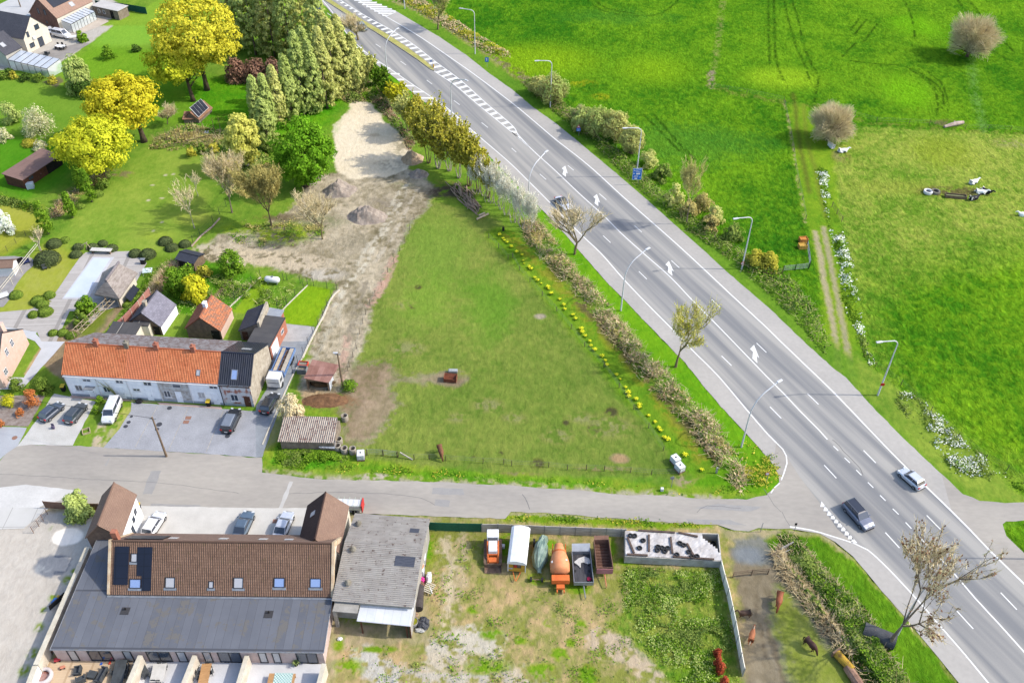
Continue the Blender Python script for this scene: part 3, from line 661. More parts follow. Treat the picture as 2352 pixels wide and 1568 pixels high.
# give-way teeth
for x,y in pts("505,1495 535,1533 568,1574 600,1607 632,1643 663,1680 697,1716 728,1754 760,1790 790,1824"):
    p=T(3,2,x,y);w=.42
    mk.face([(p[0]-w,p[1]-.42,Z),(p[0]+w*.9,p[1]-.45,Z),(p[0]-.02,p[1]+.5,Z)])
o=mk.build('road_markings',m_paint);o['kind']='structure'
rp_=mat('tar_patch',(170,167,163),(160,158,156),.8,rough=.9,fine=.08);rl_=mat('pale_patch',(206,204,200),(196,192,186),.8,rough=.9,fine=.06)
for c,r,s_,m_ in((0,2,"1385,1190 1480,1190 1400,1400 1310,1400",rp_),(1,2,"310,1285 340,1290 240,1545 195,1560",rl_),(1,2,"1625,1345 1905,1350 1915,1410 1620,1400",rp_),(0,2,"1390,1490 1840,1500 1830,1568 1370,1560",rp_),(1,2,"1650,1450 1790,1460 1770,1520 1640,1505",rp_),(2,2,"1650,1530 2200,1560 2300,1520 1900,1490",rp_),(0,2,"960,1140 1000,1070 1012,1072 975,1142",rp_),(2,3,"1600,65 2000,70 2160,120 1900,110 1640,90",rp_)):
    sheet('road_patch',jagged(TP(c,r,s_),.06,.6,5),.008,m_)
ck_=MB();rg=random.Random(4)
for ln,w_ in((TP(0,2,"0,1215 300,1232 900,1268 1500,1300 2200,1395"),.05),(TP(1,2,"300,1400 700,1382 1000,1388 1350,1412 1520,1440 1650,1500"),.06),(TP(2,2,"100,1400 150,1480 160,1540"),.1),(TP(3,2,"-40,1350 60,1500 130,1568"),.06),(TP(3,3,"130,0 205,130"),.06),(TP(2,2,"1700,1568 1800,1510 2100,1530"),.07),(TP(3,2,"600,900 850,1170 870,1220"),.12),(TP(3,2,"0,1060 100,1020"),.06)):
    l2=[(p[0]+rg.uniform(-.08,.08),p[1]+rg.uniform(-.08,.08))for p in smooth_line(ln,.8)];strip(ck_,l2,w_,.0145 if w_==.12 else .0095)
o=ck_.build('road_cracks',mat('crack_tar',(132,130,128),(118,116,114),3,fine=.1));o['kind']='structure'
# grassy median with its kerb
med=TP(1,0,"420,-200 620,0 720,65 900,180 1100,300 1300,430 1480,550 1600,640 1640,655 1632,625 1560,560 1400,440 1200,310 1000,195 800,70 690,0 480,-160")
med2=[(p[0],p[1])for p in med]
m_kerb=mat('kerb_stone',(170,164,150),(140,132,118),1.5,fine=.1)
k_=MB();k_.prism(med2,0,.13);o=k_.build('kerb',m_kerb);o['kind']='structure'
cen=Vector((sum(p[0]for p in med)/len(med),sum(p[1]for p in med)/len(med)))
def inset(poly,d):
    n=len(poly);a=sum(poly[i][0]*poly[(i+1)%n][1]-poly[(i+1)%n][0]*poly[i][1]for i in range(n));sg=1 if a>0 else-1;out=[]
    for i in range(n):
        p=Vector(poly[i]);e1=(p-Vector(poly[i-1])).normalized();e2=(Vector(poly[(i+1)%n])-p).normalized()
        nn=(Vector((-e1.y,e1.x))+Vector((-e2.y,e2.x)))*sg
        nn=nn.normalized()if nn.length>1e-3 else Vector((0,0));out.append(tuple(p+nn*d))
    return out
sheet('median_grass',inset(med2,.18),.137,mat('median_grass_mat',(196,186,106),(164,166,74),.35,fine=.2,bump=.05),kind='structure')
# ============================================================ BUILDINGS
class Fr:
    def __init__(s,O,a):s.O=O;s.a=a;s.c=math.cos(a);s.s=math.sin(a)
    def L(s,X,Y):dx=X-s.O[0];dy=Y-s.O[1];return(dx*s.c+dy*s.s,-dx*s.s+dy*s.c)
    def on(s,c,r,x,y,yl=None,xl=None,z0=None):
        a=s.L(*T(c,r,x,y,0));b=s.L(*T(c,r,x,y,10))
        if yl is not None:t=(yl-a[1])/(b[1]-a[1]);return(a[0]+t*(b[0]-a[0]),t*10)
        t=(xl-a[0])/(b[0]-a[0]);return(a[1]+t*(b[1]-a[1]),t*10)
m_white=mat('white_render',(282,284,288),(258,262,270),.9,rough=.9,fine=.05)
m_whitebrick=mat('whitewashed_brick',(226,204,198),(206,180,172),.8,rough=.9,fine=.12)
m_brick=mat('red_brick',(196,128,100),(168,104,84),1.4,rough=.9,fine=.2)
m_brownbrick=mat('brown_brick',(140,116,98),(112,92,80),1.6,rough=.9,fine=.2)
m_greybrick=mat('grey_brick',(160,146,130),(130,116,102),1.2,rough=.9,fine=.2)
m_pink=mat('pale_pink_brick',(234,204,188),(224,190,172),1.2,rough=.9,fine=.08)
m_stone=mat('rubble_stone',(206,196,178),(168,156,138),1.6,rough=.95,fine=.2,bump=.02)
m_cream=mat('cream_render',(244,236,220),(232,222,204),.8,rough=.9,fine=.04)
m_conc=mat('concrete',(188,184,176),(160,156,148),1.0,rough=.92,fine=.12)
m_concd=mat('dirty_concrete',(158,152,138),(118,112,98),1.1,rough=.95,fine=.15)
m_pvc=mat('white_frame',(246,246,248),(238,238,240),3,rough=.5,fine=.02)
m_dkframe=mat('dark_frame',(52,52,58),(44,44,50),3,rough=.5,fine=.02)
m_zinc=mat('zinc',(176,180,186),(150,154,160),2,rough=.45,metal=.4,fine=.08)
m_black=mat('black_plastic',(34,34,38),(26,26,30),3,rough=.6)
m_dark=mat('dark_inside',(40,36,34),(26,24,24),1,rough=1)
m_wood=mat('weathered_wood',(150,128,104),(110,92,74),1.4,rough=.9,fine=.2,stretch=(1,6,1))
m_brownwood=mat('brown_wood',(112,68,48),(88,52,40),1.5,rough=.85,fine=.15)
m_slab=mat('grey_paving',(170,172,176),(150,152,156),.5,rough=.9,fine=.1)
g_win=glass();g_sky=glass('skylight_glass',(150,176,226),.15);g_pale=glass('curtained_glass',(196,196,200),.2)
r_orange=mat_uv('orange_pantiles',(252,158,104),(216,116,68),(176,92,58),4.2,3.0,'tile',.85,.55,.45,moss=(172,110,66),mossamt=.66,bump=.05)
r_orange2=mat_uv('smooth_orange_pantiles',(248,150,102),(226,128,82),(130,60,34),4.2,3.0,'tile',.8,.3,.35,bump=.05)
r_blue=mat_uv('dark_glazed_pantiles',(58,64,84),(38,42,56),(20,22,30),3.2,1.2,'corr',.32,.5,.3,bump=.09)
r_asb=mat_uv('weathered_fibre_cement',(200,194,186),(168,160,152),(110,100,94),4.2,1.0,'corr',.95,.6,.4,moss=(126,108,100),mossamt=.66,bump=.06)
r_asb2=mat_uv('mossy_fibre_cement',(204,192,178),(168,150,138),(110,100,90),3.4,1.0,'corr',.95,.9,.5,moss=(130,98,90),mossamt=.62,bump=.07)
r_greyroof=mat_uv('mossy_grey_roof',(164,160,162),(140,134,136),(90,84,84),1.0,.9,'flat',.95,.5,.2,moss=(122,106,102),mossamt=.55,bump=.0)
r_brown=mat_uv('brown_pantiles',(156,124,104),(126,98,82),(96,74,64),4.6,3.1,'tile',.9,.35,.5,moss=(132,108,84),mossamt=.66,bump=.04)
r_brownf=mat_uv('fine_brown_tiles',(166,136,118),(142,114,100),(110,86,74),6,5,'tile',.9,.35,.4,bump=.02)
r_felt=mat_uv('bitumen_felt',(120,124,134),(98,102,112),(70,72,80),1.0,.14,'slab',.9,.16,.5,moss=(116,114,112),mossamt=.62,bump=0)
r_feltb=mat_uv('black_felt',(96,94,94),(74,74,78),(60,60,64),1.0,.2,'slab',.9,.4,.3,bump=0)
r_slate=mat_uv('slate',(146,144,160),(116,114,128),(84,82,92),2.4,3.2,'slate',.7,.5,.7,bump=.01)
r_sdark=mat_uv('dark_slate',(72,76,88),(58,60,72),(40,42,50),2.6,3.4,'slate',.7,.5,.5,bump=.01)
r_rust=mat_uv('rusty_sheet',(190,144,130),(146,98,84),(90,50,40),1.2,.4,'rib',.8,.6,.6,moss=(190,172,164),mossamt=.72,bump=.02)
r_whitemetal=mat_uv('whitish_sheet',(240,242,246),(214,220,228),(180,180,190),1,.35,'slab',.6,.7,.3,bump=0)
r_metal=mat_uv('corrugated_steel',(196,204,216),(170,178,192),(140,146,160),5,1,'corr',.5,.5,.3,bump=.05)
r_thatch=mat('thatch',(176,166,160),(140,130,122),1.1,rough=1,fine=.25,stretch=(1,1,4),bump=.03)
def window(par,O,u,n,u0,z0,u1,z1,fm=None,gm=None,nm=2,name='window',v=(0,0,1),w=.07,sill=False,bars=0):
    O=Vector(O);u=Vector(u);n=Vector(n);v=Vector(v);fm=fm or m_pvc;gm=gm or g_win
    P=lambda a,b,h:O+u*a+v*b+n*h
    f=MB()
    def bar(a0,b0,a1,b1,h=.06):
        q=[P(a0,b0,h),P(a1,b0,h),P(a1,b1,h),P(a0,b1,h)];k=[P(a0,b0,-.02),P(a1,b0,-.02),P(a1,b1,-.02),P(a0,b1,-.02)]
        f.add(q+k,[(0,1,2,3),(4,7,6,5),(0,4,5,1),(1,5,6,2),(2,6,7,3),(3,7,4,0)])
    bar(u0-w/2,z0-w/2,u1+w/2,z0+w/2);bar(u0-w/2,z1-w/2,u1+w/2,z1+w/2);bar(u0-w/2,z0+w/2,u0+w/2,z1-w/2);bar(u1-w/2,z0+w/2,u1+w/2,z1-w/2)
    for i in range(1,nm):a=u0+(u1-u0)*i/nm;bar(a-w/2,z0+w/2,a+w/2,z1-w/2)
    for i in range(1,bars+1):b=z0+(z1-z0)*i/(bars+1);bar(u0+w/2,b-.025,u1-w/2,b+.025,.055)
    if sill:bar(u0-.12,z0-.14,u1+.12,z0-w/2,.12)
    fo=f.build(name,fm,par)
    g=MB();g.face([P(u0,z0,.02),P(u1,z0,.02),P(u1,z1,.02),P(u0,z1,.02)]);g.build('pane',gm,fo)
    return fo
def door(par,O,u,n,u0,z0,u1,z1,dm,handle=True):
    O=Vector(O);u=Vector(u);n=Vector(n);v=Vector((0,0,1));P=lambda a,b,h:O+u*a+v*b+n*h
    def bx(mb,a0,b0,a1,b1,h0,h1):
        mb.add([P(a0,b0,h1),P(a1,b0,h1),P(a1,b1,h1),P(a0,b1,h1),P(a0,b0,h0),P(a1,b0,h0),P(a1,b1,h0),P(a0,b1,h0)],[(0,1,2,3),(4,7,6,5),(0,4,5,1),(1,5,6,2),(2,6,7,3),(3,7,4,0)])
    f=MB();bx(f,u0,z0,u1,z1,-.02,.04);bx(f,u0-.06,z0,u0,z1+.06,-.02,.06);bx(f,u1,z0,u1+.06,z1+.06,-.02,.06)
    d=f.build('door',dm,par)
    if handle:h=MB();bx(h,u1-.16,1.0+z0,u1-.1,1.14+z0,.04,.1);h.build('handle',m_zinc,d)
    return d
def gable(name,label,cat,O,a,Lx,Ly,zf,zr,yr,zb,wm,rm,rm2=None,ov=(.15,.2,.3,.3),group=None,th=.14,ridge=True,ridgemat=None,xin=(0,0)):
    """walls with a ridge along x; zf front eave, zr ridge, zb rear eave; ov = overhang west, east, front, rear"""
    r=empty(name,(O[0],O[1],0),a,label,cat,group)
    x0,x1=xin[0],Lx-xin[1]
    w=MB();vs=[(0,0,0),(Lx,0,0),(Lx,0,zf),(0,0,zf),(0,Ly,0),(Lx,Ly,0),(Lx,Ly,zb),(0,Ly,zb),(0,yr,zr),(Lx,yr,zr)]
    w.add(vs,[(0,1,2,3),(5,4,7,6),(1,5,6,9,2),(4,0,3,8,7)])
    w.build('wall',wm,r)
    sf=(zr-zf)/yr;sb_=(zr-zb)/(Ly-yr);c=.03;q=MB()
    A=(-ov[0],-ov[2],zf-sf*ov[2]+c+th);B=(Lx+ov[1],-ov[2],zf-sf*ov[2]+c+th);C=(Lx+ov[1],yr,zr+c+th);D_=(-ov[0],yr,zr+c+th)
    q.slab([A,B,C,D_],th)
    E_=(Lx+ov[1],Ly+ov[3],zb-sb_*ov[3]+c+th);F_=(-ov[0],Ly+ov[3],zb-sb_*ov[3]+c+th)
    if rm2:q.build('roof',rm,r);q=MB()
    D2=(D_[0],D_[1]+.002,D_[2]-.004);C2=(C[0],C[1]+.002,C[2]-.004)
    q.slab([E_,F_,D2,C2],th)
    ro=q.build('roof',rm2 or rm,r)
    if ridge:
        k=MB();k.tube([(-ov[0],yr,zr+th+.02),(Lx+ov[1],yr,zr+th+.02)],.11,6);k.build('ridge_cap',ridgemat or rm,ro)
    r['_sf']=sf
    return r
def gutter(r,Lx,z,y=-.38,m=None,x0=0):
    g=MB();g.tube([(x0,y,z),(Lx,y,z)],.07,6);return g.build('gutter',m or m_zinc,r)
def skylight(r,x0,y0,x1,y1,zf,sf,th=.17,gm=None,fm=None,back=None):
    c=1/math.hypot(1,sf);n=Vector((0,-sf*c,c));v=Vector((0,c,sf*c))
    O=Vector((0,y0,zf+sf*y0+th));L_=(y1-y0)/c
    return window(r,O,(1,0,0),n,x0,0,x1,L_,fm or m_zinc,gm or g_sky,1,'roof_window',v,.08)
# ---------------- the terrace of six houses
OR=(-65.97,95.34);AR=math.atan2(-1.95,27.87);HW=27.94/6;fr=Fr(OR,AR)
WN=[((758,345,835,368),(685,400,765,450),(848,425,882,500)),((1060,355,1135,385),(945,415,1020,465),(1105,425,1160,512)),((1315,370,1395,405),(1220,430,1290,455),(1350,440,1415,530)),
      ((1580,392,1665,425),(1500,450,1575,510),(1620,460,1685,550)),((1920,405,2000,435),(1815,465,1890,520),(1972,480,2022,570)),(None,(2115,485,2195,545),(2250,505,2308,582))]
LB=['white orange-roofed cottage at the left end of the terrace with a door canopy','white terrace cottage with orange roof behind the leafless climbing plant','white terrace cottage with the smoother, evenly coloured orange roof',
      'terrace cottage with orange roof and grey peeling front','white terrace cottage with orange roof and tiny roof window, beside the dark-roofed one','end terrace cottage with dark glazed roof and bare brick patches on its front']
m_peel=mat('peeling_render',(222,222,222),(180,172,164),1.6,rough=.9,fine=.1,lo=.4,hi=.6)
m_patch=mat('white_render_over_brick',(232,230,232),(184,120,100),.9,rough=.9,fine=.12,lo=.52,hi=.6)
for i in range(6):
    sx=i*HW;O=(OR[0]+sx*math.cos(AR),OR[1]+sx*math.sin(AR));f=Fr(O,AR)
    dk=i==5;rear=9.4 if dk else 10.6
    h=gable('terraced_house',LB[i],'house',O,AR,HW-.01,rear,4.25,7.3,3.5,4.1 if dk else 3.1,[m_white,m_white,m_white,m_peel,m_white,m_patch][i],
              r_blue if dk else(r_orange2 if i==2 else r_orange),None if dk else r_greyroof,(0.0 if i else .2,.22 if dk else 0.0,.1,.2),'terraced houses with orange roofs in one row' if not dk else None,ridgemat=r_blue if dk else r_orange)
    sf=3.05/3.5
    up_w,lo_w,dr=WN[i]
    for q,nm in((up_w,2),(lo_w,2)):
        if not q:continue
        a=f.on(0,2,q[0],q[1],yl=0);b=f.on(0,2,q[2],q[3],yl=0)
        zt=a[1];zb_=b[1]
        window(h,(0,0,0),(1,0,0),(0,-1,0),a[0],zb_,b[0],zt,nm=1 if(i==3 and q is up_w)else nm,gm=g_pale if i==4 and q is lo_w else g_win,sill=q is lo_w)
    a=f.on(0,2,dr[0],dr[1],yl=0);b=f.on(0,2,dr[2],dr[3],yl=0)
    door(h,(0,0,0),(1,0,0),(0,-1,0),min(a[0],b[0]-.8),0.02,b[0],max(1.9,a[1]),m_white if not dk else m_brownwood)
    g=MB();g.tube([(0,-.2,4.12),(HW-.02,-.2,4.12)],.07,6);g.tube([(.12,-.2,4.1),(.12,-.08,3.9),(.12,-.08,.1)],.05,6);g.build('gutter',m_pvc if not dk else m_dark,h)
    pl=MB();pl.box(.01,-.035,0.0,HW-.03,-.004,.45);pl.build('plinth',mat('grey_plinth',(186,196,206),(170,178,188),1,rough=.9),h)
    if i==0:
        c=MB();c.obox((3.55,-.45,2.25),(1.5,.9,.09),rx=-.12);c.build('canopy',m_zinc,h)
    if i==1:
        q=MB();a=f.on(0,2,1085,500,yl=-.1)[0]
        for k in range(9):q.tube([(a,-.1,0),(a-.3-k*.12,-.16,1.5+k*.12),(a-.5-k*.28,-.2,2.6+(k%4)*.4)],[.04,.03,.015],4)
        c_=q.build('climbing_plant',mat('climber_stems',(170,176,110),(130,130,80),3));c_.location=h.location;c_.rotation_euler=h.rotation_euler;tag(c_,'leafless climbing plant trained up the second cottage from the left','climbing plant')
    if i==4:skylight(h,1.35,.75,1.85,1.35,4.25,sf,gm=g_pale)
    if i==5:
        skylight(h,1.9,.55,2.75,1.6,4.25,sf)
        c=1/math.hypot(1,(7.25-4.1)/5.9);s2=(7.25-4.1)/5.9
        window(h,(0,6.1,4.1+s2*(9.4-6.1)+.19),(1,0,0),(0,s2*c,c),2.2,-.8,3.6,0,m_zinc,g_pale,1,'roof_window',(0,-c,s2*c)and(0,c,-s2*c),.08)
        e=MB();e.face([(HW+.0,.01,.01),(HW+.0,rear-.01,.01),(HW+.0,rear-.01,4.1),(HW+.0,3.5,7.2),(HW+.0,.01,4.0)]);e.build('gable_wall',m_stone,h)
    if i<5 and i!=0 or i==0:
        cx={0:3.55+.9,1:HW,2:HW,3:HW}.get(i)
        if i in(0,1,2,3):
            pxx=[900,1172,1440,1772][i];cx=f.on(0,2,pxx,60,yl=3.5)[0]
            ch=MB();ch.box(cx-.3,3.2,6.6,cx+.3,3.8,8.25);ch.box(cx-.36,3.14,8.25,cx+.36,3.86,8.37)
            ch.tube([(cx,3.5,8.37),(cx,3.5,8.7)],.13,8);ch.build('chimney',m_brick if i!=1 else m_concd,h)
# ---------------- sheds behind the terrace
b=gable('garden_outhouse','small brick outhouse with violet-grey slate roof and a chimney behind the terrace','outhouse',(-56.35,109.2),R(81.5),5.6,5.2,1.75,4.3,2.6,2.2,m_brownbrick,r_slate,r_sdark,(.1,.1,.12,.1))
ch=MB();ch.box(1.5,2.5,3.6,2.1,3.0,5.2);ch.box(1.44,2.44,5.2,2.16,3.06,5.3);ch.build('chimney',m_stone,b)
w_=MB();w_.box(.02,-.03,0,5.58,-.004,1.72);w_.build('white_side',m_white,b)
door(b,(0,0,0),(0,1,0),(-1,0,0),.4,0,1.3,1.75,m_dark);
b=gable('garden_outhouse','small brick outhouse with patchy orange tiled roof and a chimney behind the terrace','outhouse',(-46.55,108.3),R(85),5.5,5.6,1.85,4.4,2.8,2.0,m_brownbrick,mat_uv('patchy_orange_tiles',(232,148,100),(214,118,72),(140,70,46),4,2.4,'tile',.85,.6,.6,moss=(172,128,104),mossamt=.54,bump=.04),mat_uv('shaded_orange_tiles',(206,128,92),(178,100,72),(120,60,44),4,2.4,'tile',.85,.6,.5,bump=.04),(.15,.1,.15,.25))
ch=MB();ch.box(2.3,2.55,3.9,3.0,3.05,5.3);ch.box(2.25,2.5,5.3,3.05,3.1,5.4);ch.build('chimney',m_white,b)
w_=MB();w_.box(.02,-.03,0,5.48,-.004,1.82);w_.build('side_wall',m_pink,b)
door(b,(0,0,0),(0,1,0),(-1,0,0),.3,0,1.5,1.8,m_dark)
b=empty('garden_outhouse',(-41.2,108.2,0),R(-3),'grey outhouse with steep black roof and a stone parapet beside the brick extension','outhouse')
w_=MB();w_.add([(-2.3,0,0),(.9,0,0),(.9,0,3.6),(-2.3,0,2.0),(-2.3,5,0),(.9,5,0),(.9,5,3.6),(-2.3,5,2.0)],[(0,1,2,3),(5,4,7,6),(1,5,6,2),(4,0,3,7)]);w_.build('wall',m_greybrick,b)
q=MB();q.slab([(-2.5,5.1,1.95),(-2.5,-.1,1.95),(.9,-.1,3.7),(.9,5.1,3.7)],.1);q.build('roof',mat_uv('black_slate',(84,84,92),(66,66,76),(44,44,52),3,3,'slate',.8,.6,.5,bump=.01),b)
q=MB();q.box(.9,-.15,0,1.25,5.15,3.95);q.build('parapet',m_stone,b)
door(b,(-1.9,0,0),(1,0,0),(0,-1,0),0,0,.8,1.8,m_brownwood)
b=empty('brick_extension',(-37.55,103.6,0),R(81.5),'orange brick rear extension with flat grey felt roof and a white garage door','extension')
w_=MB();w_.box(0,0,0,7.0,3.7,2.75);w_.build('wall',m_brick,b)
q=MB();q.slab([(-.1,-.08,2.9),(7.1,-.08,2.9),(7.1,3.8,2.95),(-.1,3.8,2.95)],.13);q.build('roof',r_feltb,b)
door(b,(0,0,0),(1,0,0),(0,-1,0),.5,0,2.9,2.3,m_white);window(b,(0,0,0),(1,0,0),(0,-1,0),4.6,1.2,5.6,1.9,nm=1)
b=empty('lean_to',(-40.0,111.2,0),R(-8),'small lean-to with light corrugated steel roof behind the flat-roofed brick extension','lean-to')
w_=MB();w_.box(0,0,0,2.3,2.2,2.1);w_.build('wall',m_brick,b);q=MB();q.slab([(2.45,-.1,2.25),(2.45,2.4,2.25),(-.1,2.4,2.5),(-.1,-.1,2.5)],.05);q.build('roof',r_metal,b)
# flat lean-tos along the back of the terrace
for O,a,lx,ly,z,lab in(((-63.9,105.0),AR,4.6,4.2,2.7,'flat dark-roofed rear annexe with a white side wall, nearest the pergola'),((-60.6,108.6),AR+R(2),2.6,3.4,2.5,'small flat-roofed annexe joined to the slate outhouse')):
    b=empty('rear_annexe',(O[0],O[1],0),a,lab,'annexe');w_=MB();w_.box(0,0,0,lx,ly,z);w_.build('wall',m_cream,b)
    q=MB();q.slab([(-.08,-.08,z+.12),(lx+.08,-.08,z+.12),(lx+.08,ly+.08,z+.12),(-.08,ly+.08,z+.12)],.11);q.build('roof',r_feltb,b)
    q=MB();q.box(lx*.35,.3,z+.12,lx*.35+.08,ly-.2,z+.18);q.build('roof_batten',m_conc,b)
# ---------------- long whitewashed farmhouse
b=empty('long_farmhouse',(-51.45,52.66,0),0,'long farmhouse with brown tiled roof over a wide flat felt-roofed extension and patios','house')
X=lambda x:x+51.45
Y=lambda y:y-52.66
w_=MB();w_.add([(0,0,0),(30.5,0,0),(30.5,0,2.5),(0,0,2.5),(0,14.1,0),(0,14.1,3.2),(30.5,6.8,0),(30.5,6.8,3.0)],[(0,1,2,3),(4,0,3,5),(1,6,7,2)]);w_.build('wall',m_whitebrick,b)
roofp=[(-.12,-.15),(30.65,-.15),(30.62,6.75),(4.45,6.75),(4.5,14.2),(.35,14.2)]
q=MB();zz=lambda y:2.62+y*.062
q.face([(x,y,zz(y))for x,y in roofp],[(x,y)for x,y in roofp]);lo=[(x,y,zz(y)-.12)for x,y in roofp]
k=len(roofp);q.add([(x,y,zz(y))for x,y in roofp]+lo,[[i,(i+1)%k,k+(i+1)%k,k+i][::-1]for i in range(k)]);fl=q.build('flat_roof',r_felt,b)
q=MB();q.tube([(-.14,-.18,2.62),(30.67,-.18,2.62)],.05,5);q.tube([(-.14,-.18,2.62),(.33,14.2,3.5)],.05,5);q.tube([(30.67,-.18,2.62),(30.64,6.75,3.05)],.05,5);q.build('roof_edging',m_zinc,fl)
for(c,r,x,y)in((0,3,1155,895),(1,3,120,925)):
    p=T(c,r,x,y,2.9);lx,ly=p[0]+51.45,p[1]-52.66
    q=MB();q.obox((lx,ly,zz(ly)+.012),(1.0,1.25,.015));q.build('patch',r_feltb,fl);q=MB();q.tube([(lx,ly,zz(ly)),(lx,ly,zz(ly)+.35)],.09,8);q.build('roof_vent',m_dark,fl)
ff=Fr((-51.45,52.66),0)
for c,xa,ya,xb,yb,n in((0,640,1278,715,1345,1),(0,822,1278,1035,1350,2),(0,1150,1288,1222,1350,1),(0,1360,1285,1575,1362,2),(0,1640,1292,1718,1362,1),(0,1880,1292,1950,1362,1),(0,2012,1290,2218,1364,2),(1,40,1300,108,1376,1),(1,165,1300,232,1376,1),(1,382,1305,572,1388,2)):
    p=ff.on(c,3,xa,ya,yl=0);r_=ff.on(c,3,xb,yb,yl=0)
    u0=ff.on(c,3,(xa if n==2 else xa-4),(ya+yb)/2,yl=0)[0];u1=ff.on(c,3,xb-6,(ya+yb)/2,yl=0)[0]
    window(b,(0,0,0),(1,0,0),(0,-1,0),u0,.12,u1,2.25,m_dkframe,g_pale if n==1 else g_win,n,w=.11)
q=MB()
for c,xx in((0,1300),(0,1760),(0,2270)):
    pass
# tiled main house
m_=MB();L0,L1=X(-47.0),X(-21.0);y0,yr,y1=Y(59.55),Y(63.7),Y(67.9);ze,zr=3.25,7.5
m_.add([(L0,y0,0),(L1,y0,0),(L1,y0,ze),(L0,y0,ze),(L0,y1,0),(L1,y1,0),(L1,y1,ze),(L0,y1,ze),(L0,yr,zr),(L1,yr,zr)],[(0,1,2,3),(5,4,7,6),(1,5,6,9,2),(4,0,3,8,7)]);m_.build('gable_wall',m_cream,b)
sf=(zr-ze)/(yr-y0);c_=1/math.hypot(1,sf)
q=MB();q.slab([(L0,y0-.25,ze-.25*sf+.16),(L1,y0-.25,ze-.25*sf+.16),(L1,yr,zr+.16),(L0,yr,zr+.16)],.14);ro=q.build('roof',r_brown,b)
q=MB();q.slab([(L1,y1+.2,ze-.2*sf+.155),(L0,y1+.2,ze-.2*sf+.155),(L0,yr+.003,zr+.155),(L1,yr+.003,zr+.155)],.14);rb=q.build('roof',r_brownf,b)
q=MB();q.tube([(L0,yr,zr+.18),(L1,yr,zr+.18)],.12,6);q.build('ridge_cap',r_brown,ro)
for xx in(L0-.32,L1+.02):
    q=MB()
    for(a0,z0_,a1,z1_)in((y0-.25,ze-.2,yr,zr+.12),(y1+.2,ze-.2,yr,zr+.12)):
        sg=1
        q.add([(xx,a0,z0_+.25),(xx+.3,a0,z0_+.25),(xx+.3,a1,z1_+.25),(xx,a1,z1_+.25),(xx,a0,z0_-.6),(xx+.3,a0,z0_-.6),(xx+.3,a1,z1_-.6),(xx,a1,z1_-.6)],[(0,1,2,3),(7,6,5,4),(0,4,5,1),(1,5,6,2),(2,6,7,3),(3,7,4,0)])
    q.build('coping',mat('lichened_coping',(224,206,176),(206,176,140),1.2,fine=.15),b)
q=MB();q.tube([(L0-.3,y0-.4,ze-.22),(L1+.3,y0-.4,ze-.22)],.13,6);q.build('gutter',m_zinc,b)
ch=MB();ch.box(L0-.05,yr+.3,7.0,L0+.6,yr+.9,8.7);ch.build('chimney',m_brick,b)
frm=Fr((-51.45,52.66),0)
def onroof(c,r,x,y):
    for _ in range(1):
        lo,hi=0.0,9.0
        for _ in range(30):
            z=(lo+hi)/2;p=T(c,r,x,y,z);yl=p[1]-52.66
            if ze+sf*(yl-y0)+.16>z:lo=z
            else:hi=z
    return p[0]+51.45,yl
for c,xa,ya,xb,yb,gm in((0,1205,380,1262,455,g_pale),(0,1192,615,1295,695,g_sky),(0,1520,600,1608,692,g_pale),(0,1918,635,1962,695,g_pale),(0,2148,602,2235,696,g_pale),(1,168,605,264,688,g_sky),(1,500,610,598,690,g_sky)):
    p=onroof(c,3,xa,yb);p2=onroof(c,3,xb,ya)
    window(b,(0,p[1],ze+sf*(p[1]-y0)+.17),(1,0,0),(0,-sf*c_,c_),p[0],0,p2[0],(p2[1]-p[1])/c_,m_dkframe,gm,1,'roof_window',(0,c_,sf*c_),.09)
    q=MB();n_=Vector((0,-sf*c_,c_))
    q.obox((.5*(p[0]+p2[0]),p[1]-.12,ze+sf*(p[1]-.12-y0)+.19),(p2[0]-p[0]+.4,.3,.04),rx=math.atan(sf));q.build('flashing',m_zinc,ro)
m_solar=mat_uv('solar_cells',(34,42,62),(28,34,52),(16,20,30),.6,1.0,'slate',.45,.5,.2,bump=0)
for poly in([(1060,312),(1190,312),(1175,665),(1043,662)],[(1268,318),(1405,318),(1385,718),(1303,718),(1305,582),(1258,580)]):
    pp=[onroof(0,3,x,y)for x,y in poly];top=[Vector((px_,py_,ze+sf*(py_-y0)+.16))+Vector((0,-sf*c_,c_))*.09 for px_,py_ in pp];bot=[v-Vector((0,-sf*c_,c_))*.07 for v in top];k=len(top)
    q=MB();q.add(top+bot,[list(range(k)),[k+i for i in range(k)][::-1]]+[[i,(i+1)%k,k+(i+1)%k,k+i]for i in range(k)],[[(a[0],a[1])for a in pp]]+[None]*(k+1));
    o=q.build('solar_panel',m_solar,b)
for xx in(L0+6.5,L0+12.5,L0+17.3,L0+3.5,L0+20.4):
    q=MB();ys=yr+1.6;q.obox((xx,ys,ze+sf*(y1-ys)+.22),(1.0,.9,.06),rx=-math.atan(sf));q.build('roof_window',g_pale,rb)
q=MB();q.obox((L0+3.3,yr+1.7,ze+sf*(y1-yr-1.7)+.25),(4.6,2.6,.07),rx=-math.atan(sf));q.build('solar_panel',m_solar,b)
# left wing
w1=gable('farm_wing','white wing with brown hipped tiles at the far left end of the long farmhouse courtyard','house wing',(-48.0,66.9),R(92),6.3,4.1,4.2,6.5,2.05,4.2,m_white,r_brownf,r_brownf,(.2,.2,.2,.2))
q=MB();q.add([(-.02,-.05,.0),(-.02,4.15,0),(-.02,4.15,4.2),(-.02,2.05,6.45),(-.02,-.05,4.2)],[(0,4,3,2,1)]);q.build('end_wall',m_brownbrick,w1)
for yy,z0 in((4.6,2.3),(2.6,.2),(3.6,2.0)):
    window(w1,(0,0,0),(1,0,0),(0,-1,0),yy,z0,yy+.55,z0+(.8 if z0>1 else 2.0),m_dkframe,nm=1)
